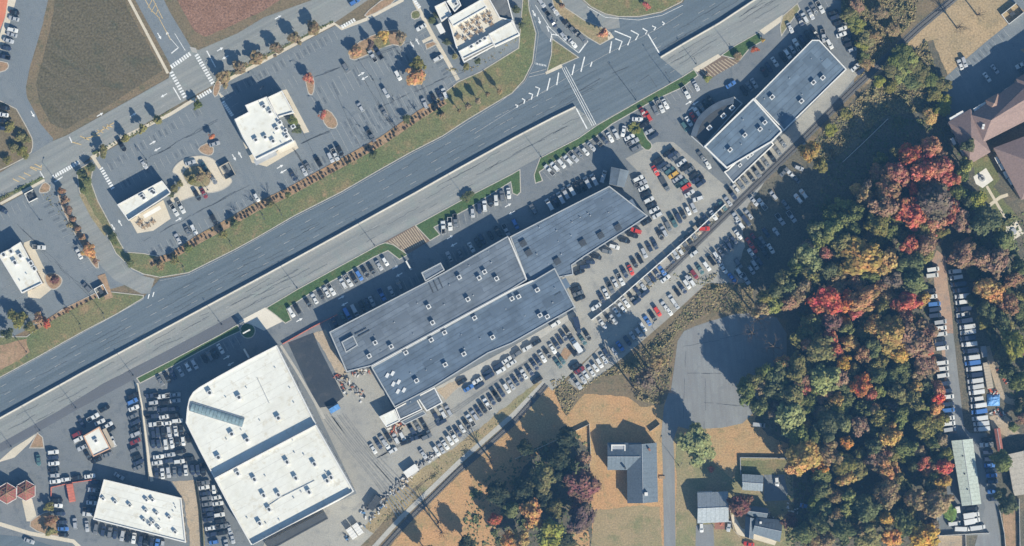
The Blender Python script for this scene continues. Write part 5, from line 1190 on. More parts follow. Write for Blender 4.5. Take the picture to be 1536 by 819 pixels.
# gabled houses
def gable(root, corners, z0, z1, rgb, n=6, wall='wall_white', over=.35, wallz=None, nm='roof_panel'):
    """corners px A,B,C,D at eave: ridge from mid AB to mid CD"""
    A_, B_, C_, D_ = [W(x, y, z0) for x, y in corners]
    m1 = (A_ + B_) / 2; m2 = (C_ + D_) / 2; m1.z = z1; m2.z = z1
    slope_panels(root, [A_, D_, m2, m1], n, 'shingle', rgb, nm); slope_panels(root, [C_, B_, m1, m2], n, 'shingle', rgb, nm)
    P = [tuple(p[:2]) for p in (A_, B_, C_, D_)]; I = offset(P, over); loc = root.location
    uq = MB(); dz = Vector((0, 0, .16))
    uq.slab([p - loc - dz for p in (A_, D_, m2, m1)], .05); uq.slab([p - loc - dz for p in (C_, B_, m1, m2)], .05); ob('roof_deck', uq.mesh('roof_deck'), M['roof_under'], root)
    b = MB(); b.prism([(p[0] - loc.x, p[1] - loc.y) for p in I], 0, z0 - .1)
    for (p, q, t) in ((A_, B_, m1), (C_, D_, m2)):
        w_ = (m1 - m2).normalized() * (-over if t is m1 else over)
        b.slab([p + w_ - loc, q + w_ - loc, t + w_ - loc - Vector((0, 0, .12))], .1)
        b.add([p + w_ - loc, q + w_ - loc, t + w_ - loc - Vector((0, 0, .15))], [(0, 1, 2), (2, 1, 0)])
    ob('wall', b.mesh('wall'), M[wall], root)
    rc = MB(); rc.tube(m1 - loc + Vector((0, 0, .02)), m2 - loc + Vector((0, 0, .02)), .12, .12); ob('ridge_cap', rc.mesh('ridge_cap'), M['metal'], root)
    wall_windows(root, I, 1., max(2.2, z0 - .4), 3., .4, 3, floors=2 if z0 > 4.5 else 1)
h1 = empty('house', W(950, 700)); tag(h1, 'large cross-gabled blue-grey roofed house beside the paved driveway', 'house')
SH = (.12, .15, .18)
gable(h1, [(941, 755), (987, 753), (985, 664), (940, 667)], 5.2, 8.6, SH, 12)
gable(h1, [(911, 705), (911, 664), (962, 664), (962, 705)], 5.2, 8.2, SH, 8)
flat('', '', '', [(917, 667), (938, 667), (938, 686), (917, 686)], 6.6, .3, 'wall_white', roof='metal', root=h1, windows=False)
ubox('chimney', 'cap_white', h1, W(968, 739) - h1.location + Vector((0, 0, 7.8)), (1.4, 1.4, 3.6)); ubox('chimney', 'wall_brick', h1, W(973, 673) - h1.location + Vector((0, 0, 7.6)), (.7, 1.2, 2.4), .5)
ubox('chimney', 'metal_dark', h1, W(937, 701) - h1.location + Vector((0, 0, 7.6)), (.6, .8, 2.6), 0)
ubox('porch', 'wood', h1, W(993, 716) - h1.location + Vector((0, 0, .3)), (2.4, 1.2, .5), 0)
h2 = empty('house', W(1069, 764)); tag(h2, 'white and grey gabled house beside a small red shrub near the driveway', 'house')
gable(h2, [(1046, 785), (1046, 739), (1092, 737), (1093, 783)], 4.8, 7.6, (.3, .33, .35), 7)
flat('', '', '', [(1047, 738), (1068, 737), (1068, 745), (1047, 746)], 3.2, .2, 'wall_white', roof='metal', root=h2, windows=False)
h3 = empty('house', W(1142, 790)); tag(h3, 'dark slate house with two joined gables behind a low curved wall', 'house')
gable(h3, [(1117, 805), (1130, 809), (1133, 778), (1118, 774)], 4.6, 6.6, (.12, .145, .17), 5)
gable(h3, [(1128, 800), (1134, 776), (1174, 780), (1170, 813)], 4.8, 7.4, (.13, .16, .19), 8)
gable(h3, [(1120, 774), (1122, 758), (1153, 762), (1150, 778)], 4.2, 6.2, (.11, .135, .16), 5)
ubox('chimney', 'cap_white', h3, W(1139, 782) - h3.location + Vector((0, 0, 7)), (.9, .9, 2.2))
h4 = empty('shed', W(1129, 725)); tag(h4, 'striped grey metal shed beside the walled court', 'shed')
gable(h4, [(1113, 735), (1113, 711), (1145, 713), (1144, 737)], 3.0, 4.2, (.24, .28, .31), 8, 'wall_grey')
sd4 = empty('long_shed', W(1449, 710)); tag(sd4, 'long narrow pale green metal shed south of the van lane', 'shed')
gable(sd4, [(1427, 661), (1459, 658), (1472, 756), (1443, 759)], 4.6, 5.6, (.42, .47, .42), 16, 'wall_grey')
for x, y in ((1444, 684), (1447, 711), (1451, 734)):
    c = W(x, y, 5) - sd4.location; c.z = 5.3; ubox('roof_vent', 'metal_dark', sd4, c, (.5, .5, .7))
gr = empty('garage_building', W(1530, 712)); tag(gr, 'tan low-pitched roof cut off by the right edge', 'building')
gable(gr, [(1510, 682), (1560, 670), (1575, 735), (1521, 744)], 4.4, 5.6, (.44, .40, .34), 8, 'wall_tan')
rs = empty('red_shed', W(1499, 662)); tag(rs, 'narrow rust red shed roof by the dirt patch', 'shed')
gable(rs, [(1491, 643), (1500, 642), (1505, 677), (1497, 679)], 2.6, 3.2, (.3, .11, .08), 8, 'wall_brick', .15)
pb = empty('porch', W(1079, 788)); 
tag(pb, 'small rust red porch roof beside the white-fronted house', 'porch')
for dx in (-1.8, 1.8):
    for dy in (-1.2, 1.2): ubox('post', 'wood', pb, Vector((dx, dy, 1.2)), (.15, .15, 2.4))
ubox('roof', 'wall_brick', pb, Vector((0, 0, 2.5)), (4.2, 3., .2))

# apartment block, right edge
ap = empty('apartment_building', W(1490, 190)); tag(ap, 'large apartment building with brown hipped roofs at the right edge', 'building')
AR = (.235, .165, .145)
def hip(root, corners, z0, z1, rgb, wall='wall_tan', ins=.5, floors=3):
    q = [W(x, y, z0) for x, y in corners]
    a, b, c, d = q
    m1 = (a + b) / 2; m2 = (c + d) / 2; ax = (m2 - m1); wd = (a - b).length
    k = min(.48, ins * wd / ax.length)
    r1 = m1 + ax * k; r2 = m2 - ax * k; r1.z = r2.z = z1
    for pts in ([a, b, r1], [b, c, r2, r1], [c, d, r2], [d, a, r1, r2]):
        m = MB()
        if area([p[:2] for p in pts]) < 0: pts = pts[::-1]
        m.slab([p - root.location for p in pts], .2); o = ob('roof_panel', m.mesh('roof_panel'), M['shingle'], root); o.color = tuple(rgb) + (1,)
    P = [tuple(p[:2]) for p in q]; I = offset(P, .6); loc = root.location
    bm = MB(); bm.prism([(p[0] - loc.x, p[1] - loc.y) for p in I], 0, z0 - .2); ob('wall', bm.mesh('wall'), M[wall], root)
    wall_windows(root, I, 1, z0 - .5, 3.4, .5, 4, floors)
hip(ap, [(1422, 183), (1454, 247), (1486, 228), (1456, 163)], 10., 14., AR)
hip(ap, [(1456, 172), (1474, 214), (1640, 130), (1610, 60)], 10.5, 15., AR)
hip(ap, [(1490, 222), (1532, 300), (1620, 270), (1575, 190)], 10., 14.5, AR)
hip(ap, [(1478, 150), (1484, 168), (1502, 164), (1497, 140)], 10.8, 13.6, (.3, .2, .16), ins=.5)
hip(ap, [(1524, 118), (1532, 142), (1560, 128), (1550, 104)], 10.8, 13.6, AR)
for x, y in ((1430, 177), (1440, 171), (1466, 163), (1474, 158), (1513, 134)):
    c = W(x, y, 9) - ap.location; c.z = 8.6; d = ubox('dormer', 'cap_white', ap, c, (3.2, 1.6, 2.4), R(28))
for x, y in ((1496, 240), (1502, 250), (1509, 262), (1516, 272), (1430, 212), (1444, 228)):
    c = W(x, y, 6) - ap.location; c.z = 6; ubox('balcony', 'cap_white', ap, c, (1.4, 3.0, .9), R(28))
for x, y in ((1474, 192), (1475, 188)):
    c = W(x, y, 12) - ap.location; c.z = 12.2; ubox('chimney', 'cap_white', ap, c, (1., 1., 2.))
gz = empty('garden_statue', W(1473, 268)); tag(gz, 'small dark fountain figure standing on the white garden pad', 'fountain')
b = MB(); b.cyl(0, 0, 0, .5, 1.3, n=16); ob('basin', b.mesh('basin'), M['metal'], gz, (0, 0, .1)); b = MB(); b.cyl(0, 0, .5, 1.6, .35, .15, n=10); b.cyl(0, 0, 1.6, 1.8, .6, .5, n=10); ob('pedestal', b.mesh('pedestal'), M['metal_dark'], gz, (0, 0, .1))
gz = empty('garden_statue', W(1520, 347)); tag(gz, 'dark planter standing on the blue-grey shaded garden pad', 'planter')
ob('basin', bpy.data.meshes['basin'], None, gz, (0, 0, .1)); ob('pedestal', bpy.data.meshes['pedestal'], None, gz, (0, 0, .1))

# dumpster enclosures
def enclosure(px, py, l, wd, ang, label, mat='wall_white'):
    e = empty('dumpster_enclosure', W(px, py), -R(ang))
    for x, y, a, b in ((0, wd / 2, l, .25), (0, -wd / 2, l, .25), (-l / 2 + .13, 0, .25, wd - .26)):
        ubox('wall', mat, e, Vector((x, y, 1.0)), (a, b, 2.0))
    ubox('gate', 'metal_dark', e, Vector((l / 2 - .05, 0, .9)), (.1, wd - .3, 1.7))
    tag(e, label, 'enclosure')
    d = empty('dumpster', W(px, py) + Vector((0, 0, .12)), -R(ang))
    b = MB(); b.v, b.f = [], []
    frust(b, -.9, .9, .6, .15, -1., 1., .75, 1.3); ob('bin', b.mesh('bin'), M['metal_dark'], d); ubox('lid', 'metal_dark', d, Vector((0, 0, 1.36)), (2.1, 1.6, .06))
    tag(d, 'dark dumpster inside the ' + label, 'dumpster')
enclosure(47, 294, 4.2, 4., -28, 'white walled enclosure by the western lot\'s top corner')
enclosure(152, 437, 4.6, 4.2, 62, 'white walled enclosure at the grass verge corner')
enclosure(341, 256, 6., 4.6, 62, 'dark walled enclosure beside the drive-through island', 'wall_tan')
enclosure(1518, 21, 8, 5, -38, 'white timber enclosure on the apartment lot\'s northern edge')

# containers, tarps, scrap, yard equipment
def container(px, py, l, wd, h, ang, mat, label, cat='container', ribs=True, name='storage_container'):
    e = empty(name, W(px, py) + Vector((0, 0, .1)), -R(ang))
    ubox('body', mat, e, Vector((0, 0, h / 2)), (l, wd, h))
    n = max(3, int(l / 1.2))
    for i in range(n): ubox('roof_rib', mat, e, Vector((-l / 2 + l * (i + .5) / n, 0, h + .03)), (.25, wd - .1, .07))
    for y in (-wd / 4, wd / 4): ubox('door', mat, e, Vector((l / 2 + .03, y, h / 2)), (.06, wd / 2 - .06, h - .2))
    tag(e, label, cat)
container(1481, 563, 11, 2.6, 2.6, 80, 'wall_tan', 'long cream storage container east of the parked minibuses')
container(1475, 527, 4.6, 2.3, 2.4, 80, 'wall_grey', 'short grey storage container north of the long cream one')
container(617, 706, 6, 3.2, 2.6, -35, 'cap_white', 'white site container at the work yard\'s southern corner')
container(528, 799, 5, 2.6, 2.5, 55, 'cap_white', 'western white container of the pair at the bottom yard')
container(537, 793, 5, 2.6, 2.5, 55, 'cap_white', 'eastern white container of the pair at the bottom yard')
container(562, 754, 6.5, 3, 2.6, -55, 'metal_dark', 'dark container beside the bottom construction yard track')
container(1436, 764, 2.6, 1.8, 2.2, 80, 'cap_white', 'small white box near the bright green shrub')
container(263, 770, 6, 3.0, 2.6, 80, 'metal', 'pale container with blue end on the bare dirt strip')
container(107, 739, 7.5, 2.6, 1.8, 80, 'barrier_red', 'rust orange container below the red barrier')
container(502, 613, 4.5, 2.2, 2.2, -30, 'tarp', 'blue covered machine near the black asphalt pad')
tp_ = empty('tarp_stack', W(1490, 600)); tag(tp_, 'bright blue tarpaulin over a stack beside the parked minibuses', 'tarpaulin')
b = MB()
n = 9
for i in range(n):
    for j in range(n):
        x = (i / (n - 1) - .5) * 5.4; y = (j / (n - 1) - .5) * 5.; b.v.append((x, y, max(.1, 1.5 - (abs(x) / 2.7) ** 4 * 1.2 - (abs(y) / 2.5) ** 4 * 1.2 + random.uniform(-.15, .2))))
b.f = [(i * n + j, (i + 1) * n + j, (i + 1) * n + j + 1, i * n + j + 1) for i in range(n - 1) for j in range(n - 1)]
ob('cover', b.mesh('cover'), M['tarp'], tp_)
ubox('stack', 'wood', tp_, Vector((0, 0, .3)), (4.2, 3.8, .6))
def debris(label, pts, n, cols, smin=.3, smax=1.6):
    b = {}
    for i in range(n):
        a, c = random.choice(pts); p = lerp(a, c, random.random())
        q = W(p[0] + random.gauss(0, 3), p[1] + random.gauss(0, 3))
        k = random.randrange(len(cols)); b.setdefault(k, MB())
        b[k].box(q.x, q.y, random.uniform(.2, .7), random.uniform(smin, smax), random.uniform(smin, smax) * .5, random.uniform(.2, .9), random.random() * 3)
    root = empty('debris_pile', W(*pts[0][0])); tag(root, label, 'debris')
    for k, m in b.items():
        me = m.mesh('rubble'); me.transform(__import__('mathutils').Matrix.Translation(-root.location))
        o = ob('rubble', me, M['debris'], root); o.color = cols[k] + (1,); o['kind'] = 'stuff'
TAN = (.4, .32, .22); GY = (.25, .25, .25); DK = (.06, .06, .065); WT = (.55, .53, .5); RD = (.4, .1, .05)
debris('building rubble and timber beside the long grey roof\'s west end', [((516, 565), (545, 600)), ((505, 560), (520, 590)), ((530, 560), (552, 556))], 110, [TAN, GY, DK, WT, RD])
debris('machinery and pallets below the tin-roofed annexe', [((582, 648), (602, 634)), ((586, 652), (604, 640))], 60, [TAN, WT, DK, RD])
debris('scrap heap along the bottom construction yard', [((540, 770), (575, 745)), ((555, 780), (580, 755)), ((520, 810), (552, 785))], 90, [GY, DK, WT, (.1, .2, .35)])
debris('scrap pile next to the blue tarpaulin', [((1488, 618), (1505, 625)), ((1488, 588), (1492, 590)), ((1500, 560), (1520, 580))], 70, [DK, RD, GY, WT])
debris('scrap beside the retired vehicles on the railway side', [((622, 705), (640, 690)), ((640, 690), (655, 682))], 50, [GY, DK, WT])
debris('garden clutter in the houses\' shared yard', [((1175, 760), (1200, 770)), ((1150, 765), (1165, 790))], 40, [GY, WT, DK])

debris('rubble heaps and timber stacked along the construction yard\'s railway side', [((575, 752), (612, 712)), ((600, 735), (616, 716)), ((560, 760), (590, 738))], 80, [TAN, GY, DK, WT])
# fences, walls
def fence(name, pts, h, t, step, label, cat, pm='fence_white', post=True):
    root = empty(name, W(*pts[0])); tag(root, label, cat)
    for a, b in zip(pts, pts[1:]):
        A0 = W(*a); B0 = W(*b); d = B0 - A0; L = d.length; n = max(1, round(L / step)); ang = math.atan2(d.y, d.x)
        for i in range(n):
            c = A0 + d * ((i + .5) / n) - root.location; c.z = h / 2 + .05
            ubox('panel', pm, root, c, (L / n - .14, t, h), ang)
            if post:
                c = A0 + d * (i / n) - root.location; c.z = h / 2 + .1
                ubox('post', pm, root, c, (.14, .14, h + .2), ang)
fence('retaining_wall', [(887, 480), (920, 455), (960, 420), (1000, 385), (1040, 350), (1088, 306)], 1.9, .4, 5, 'long pale retaining wall casting a blue shadow along the stock rows', 'wall', 'cap_white', False)
fence('garden_wall', [(1111, 712), (1110, 686), (1182, 687)], 1.5, .3, 4, 'dark edged garden wall around the walled court', 'wall', 'wall_grey', False)
fence('yard_fence', [(1403, 764), (1408, 802)], 1.9, .12, 2.5, 'white fence on the western side of the walled truck yard', 'fence')
fence('yard_fence', [(1408, 803), (1484, 799)], 1.9, .12, 2.5, 'white fence along the bottom of the walled truck yard', 'fence')
fence('yard_fence', [(1448, 801), (1449, 850)], 1.6, .12, 2.5, 'white divider fence running down from the truck yard', 'fence')
fence('yard_fence', [(1498, 762), (1506, 800), (1510, 850)], 1.8, .12, 2.5, 'pale fence along the drive\'s eastern side near the bottom right', 'fence')
fence('yard_fence', [(1528, 748), (1530, 850)], 1.8, .12, 2.5, 'white fence by the brown strip at the bottom right', 'fence')
fence('wood_fence', [(1264, 243), (1297, 212), (1332, 178)], 1.4, .15, 3, 'pale straight fence in the dark shade of the wood', 'fence')
fence('bank_fence', [(773, 688), (830, 662), (884, 636)], 1.4, .1, 3, 'thin pale fence cutting diagonally across the lower tree group', 'fence')
fence('lawn_fence', [(884, 636), (886, 680), (884, 700)], 1.4, .1, 3, 'thin pale fence west of the cross-gabled house', 'fence')
fence('lot_fence', [(206, 578), (212, 610), (219, 670), (224, 722)], 1.8, .1, 3, 'dark fence dividing the shaded stock lot from the sunlit lot', 'fence', 'fence_dark')
fence('lot_fence', [(295, 720), (303, 770), (307, 840)], 1.8, .1, 3, 'dark fence along the bare dirt strip', 'fence', 'fence_dark')
fence('red_barrier', [(424, 516), (470, 490), (506, 472)], 1., .35, 2.5, 'orange-red construction barrier above the black asphalt pad', 'barrier', 'barrier_red')
fence('red_barrier', [(77, 745), (77, 731), (108, 724), (144, 719)], 1., .35, 2.5, 'red barrier below the sunlit sales lot', 'barrier', 'barrier_red')
fence('timber_fence', [(975, 647), (990, 636)], 1.8, .15, 2.5, 'short pale timber fence at the lawn\'s top corner', 'fence', 'wall_tan')
fence('hut_wall', [(1092, 745), (1100, 795), (1110, 806)], 1., .25, 3, 'low tan wall curving round the slate house', 'wall', 'wall_tan', False)
# pylon sign on its oval island
ps = empty('pylon_sign', W(371, 497), R(28)); tag(ps, 'pale pylon sign on the dark oval island by the entrance apron', 'sign')
ubox('sign_panel', 'cap_white', ps, Vector((0, 0, 4.6)), (3.4, .5, 2.6)); ubox('post', 'metal', ps, Vector((-1, 0, 1.7)), (.3, .3, 3.3)); ubox('post', 'metal', ps, Vector((1, 0, 1.7)), (.3, .3, 3.3))
for px, py, lab in ((613, 398, 'white freestanding sign frame on the shaded drive'), (370, 530, 'pale sign frame beside the white showroom\'s front')):
    ps = empty('sign_frame', W(px, py), R(-60)); tag(ps, lab, 'sign')
    ubox('panel', 'cap_white', ps, Vector((0, 0, 1.3)), (4.2, .6, 2.2)); ubox('base', 'concrete', ps, Vector((0, 0, .12)), (4.6, 1., .2))

# ------------------------------------------------------------------ lamps, signals, poles
def mesh_lamp(h, arm):
    p = MB(); p.cyl(0, 0, 0, h, .11, .07, 8); p.cyl(0, 0, 0, .5, .25, n=8)
    a = MB(); a.tube((0, 0, h), (arm, 0, h + .25), .06, .05)
    hd = MB(); hd.box(arm + .3, 0, h + .26, .8, .34, .14)
    return p.mesh('pole'), a.mesh('arm'), hd.mesh('lamp_head')
LM = {}
def lamp(px, py, h, ang, label, group, arm=1.8, name='street_lamp', cat='lamp post'):
    if (h, arm) not in LM: LM[(h, arm)] = mesh_lamp(h, arm)
    e = empty(name, W(px, py), -R(ang))
    for nm, me in zip(('pole', 'arm', 'lamp_head'), LM[(h, arm)]): ob(nm, me, M['metal_dark'], e)
    tag(e, label, cat, group)
ln = ['westernmost', 'second', 'third', 'fourth', 'fifth', 'sixth']
for i, (x, y) in enumerate(((17, 670), (60, 646), (114, 612), (200, 563), (333, 487), (446, 432), (562, 368), (699, 298), (812, 236))):
    lamp(x, y, 7.5, -120, 'tall dark lamp post on the southern verge, %s from the west' % ORD[i], 'lamp posts on the southern highway verge')
for i, (x, y) in enumerate(((40, 528), (120, 486), (155, 470), (275, 400), (345, 362), (394, 322), (420, 316))):
    lamp(x, y, 6.5, 60, 'dark lamp post on the northern verge, %s from the west' % ORD[i], 'lamp posts on the northern highway verge')
for i, (x, y) in enumerate(((954, 150), (1005, 124), (1096, 74), (1044, 96))):
    lamp(x, y, 10 if i < 2 else 7.5, -120, 'dark mast on the verge beside the signal junction, %s from the west' % ORD[i], 'masts by the signal junction', 4. if i < 2 else 1.8, 'signal_mast', 'signal mast')
for i, (x, y, h, lab) in enumerate(((1018, 698, 9, 'utility pole beside the paved driveway near the cross-gabled house'), (1000, 520, 7, 'utility pole on the scrub bank by the cul-de-sac'),
    (852, 62, 6, 'signal pole standing on the triangular grass island'), (914, 54, 6, 'signal pole by the red shrub on the curved island'), (82, 268, 6, 'lamp post at the access road\'s upper corner'), (607, 778, 8, 'utility pole beside the railway near the bottom'))):
    lamp(x, y, h, -60, lab, None, 1.4, 'utility_pole' if 'utility' in lab else 'street_lamp', 'pole')
for i, (x, y) in enumerate(sorted(((460, 115), (488, 170), (220, 240), (395, 130), (560, 120), (600, 82), (540, 190), (100, 330), (60, 330), (312, 285), (590, 150)))):
    lamp(x, y, 6, 30 * i, 'dark parking-lot lamp post in the northern lots, %s from the west' % ORD[i], 'parking-lot lamp posts, northern lots', 1.2)

# ------------------------------------------------------------------ trees
def leafquad(v, f, c, nrm, s):
    u = nrm.orthogonal().normalized(); a = random.random() * 6.28
    u = (u * math.cos(a) + nrm.cross(u) * math.sin(a)); t = nrm.cross(u)
    n = len(v); k = random.uniform(.6, 1.25)
    v += [tuple(c - u * s - t * s * k * .6), tuple(c + u * s * .7 - t * s * k), tuple(c + u * s + t * s * k * .6), tuple(c - u * s * .6 + t * s * k)]
    f.append((n, n + 1, n + 2, n + 3))
def rv():
    while True:
        p = Vector((random.uniform(-1, 1), random.uniform(-1, 1), random.uniform(-1, 1)))
        if .01 < p.length < 1: return p
def crown(seed, nl, nleaf, ls, kind='round'):
    random.seed(seed); v = []; f = []; lobes = []
    for i in range(nl):
        q = random.uniform(.3, .95); p = rv().normalized() * q
        if p.z < -.35: p.z = abs(p.z) * .5
        lobes.append((p, random.uniform(.3, .5) * (1.25 - .72 * q)))
    lobes.append((Vector((0, 0, .15)), .5))
    for p, r in lobes:
        for _ in range(int(nleaf * r * r / .13 / nl)):
            d = rv().normalized(); c = p + d * r * (random.uniform(.55, 1.06) if random.random() < .9 else random.uniform(1.0, 1.45))
            c.z *= 1.0
            leafquad(v, f, c, (d * .75 + Vector((.12, -.15, .55)) + rv() * .6).normalized(), ls * random.uniform(.6, 1.3))
    return mk('crown_%s%d' % (kind, seed), v, f)
def conifer(seed):
    random.seed(seed); v = []; f = []
    for i in range(1200):
        z = random.random() ** .8; r = (1 - z) * random.uniform(.55, 1.05); a = random.random() * 6.283
        leafquad(v, f, Vector((r * math.cos(a), r * math.sin(a), z * 2 - 1)), Vector((math.cos(a), math.sin(a), .5 + random.uniform(-.5, .5))).normalized(), .1)
    return mk('crown_conifer%d' % seed, v, f)
def bare(seed):
    random.seed(seed); b = MB()
    def br(p, d, L, r, n):
        q = p + d * L; b.tube(p, q, r, r * .6, 4)
        if n == 0: return
        for k in range(3 if n > 1 else 4):
            dd = (d + rv() * .85); dd.z = max(dd.z, .05); br(p.lerp(q, random.uniform(.6, 1)), dd.normalized(), L * random.uniform(.55, .8), r * .5, n - 1)
    for k in range(5):
        br(Vector((0, 0, -.8)), (Vector((math.cos(k * 1.26), math.sin(k * 1.26), 1.1))).normalized(), .62, .035, 3)
    return b.mesh('crown_bare%d' % seed)
CR = [crown(100 + i, 20 + 5 * (i % 3), 6500, .075) for i in range(12)]
CRS = [crown(200 + i, 7, 700, .13, 'small') for i in range(5)]
CRT = [crown(300 + i, 12, 1300, .085, 'thin') for i in range(3)]
CON = [conifer(400 + i) for i in range(2)]
BARE = [bare(500 + i) for i in range(3)]
def trunkmesh(seed):
    random.seed(seed); b = MB(); b.tube((0, 0, 0), (.02, .01, .55), .035, .022, 8)
    for k in range(5):
        a = k * 1.26 + random.random(); z = random.uniform(.35, .55); b.tube((.015, 0, z), (.16 * math.cos(a), .16 * math.sin(a), z + random.uniform(.18, .3)), .015, .006, 5)
    return b.mesh('trunk%d' % seed)
TR = [trunkmesh(600 + i) for i in range(4)]
random.seed(77)
TC = {'red': (.44, .115, .06), 'bright red': (.55, .1, .055), 'orange red': (.5, .18, .07), 'orange': (.48, .235, .065), 'golden': (.44, .27, .055), 'rust brown': (.3, .165, .095), 'dark red': (.18, .075, .065), 'tan brown': (.3, .215, .115),
      'olive green': (.21, .19, .06), 'green': (.14, .165, .05), 'light green': (.245, .265, .085), 'dark green': (.105, .125, .055), 'yellow green': (.27, .27, .06), 'grey brown': (.19, .14, .11), 'shade green': (.035, .052, .033), 'purple brown': (.12, .075, .075), 'bright green': (.14, .24, .05)}
TREES = []
def tree(px, py, r, c, h=None, kind='round', name='tree', z0=0.):
    rm = r * S
    if h is None: h = min(24, rm * 2.4 + 10.5)
    e = empty(name, W(px, py, h * .6)); e.location.z = z0
    if kind == 'round': me = random.choice(CR)
    elif kind == 'small': me = random.choice(CRS)
    elif kind == 'thin': me = random.choice(CRT)
    elif kind == 'conifer': me = random.choice(CON)
    else: me = random.choice(BARE)
    k = .98 if kind == 'conifer' else .8 if h > 6 else .8
    chh = h * (.49 if kind == 'conifer' else .38)
    o = ob('crown', me, M['leaf'] if kind != 'bare' else M['bark'], e, (0, 0, h - chh), random.random() * 6.28, (rm * 1.3 * random.uniform(.8, 1.2), rm * 1.3 * random.uniform(.8, 1.2), chh))
    q = random.uniform(.85, 1.15); o.color = tuple(min(.7, x * q) for x in TC[c]) + (1,)
    t = ob('trunk', random.choice(TR), M['bark'], e, (0, 0, 0), random.random() * 6, (h * .6, h * .6, h))
    TREES.append((e, px, py, c, r, kind))
    return e
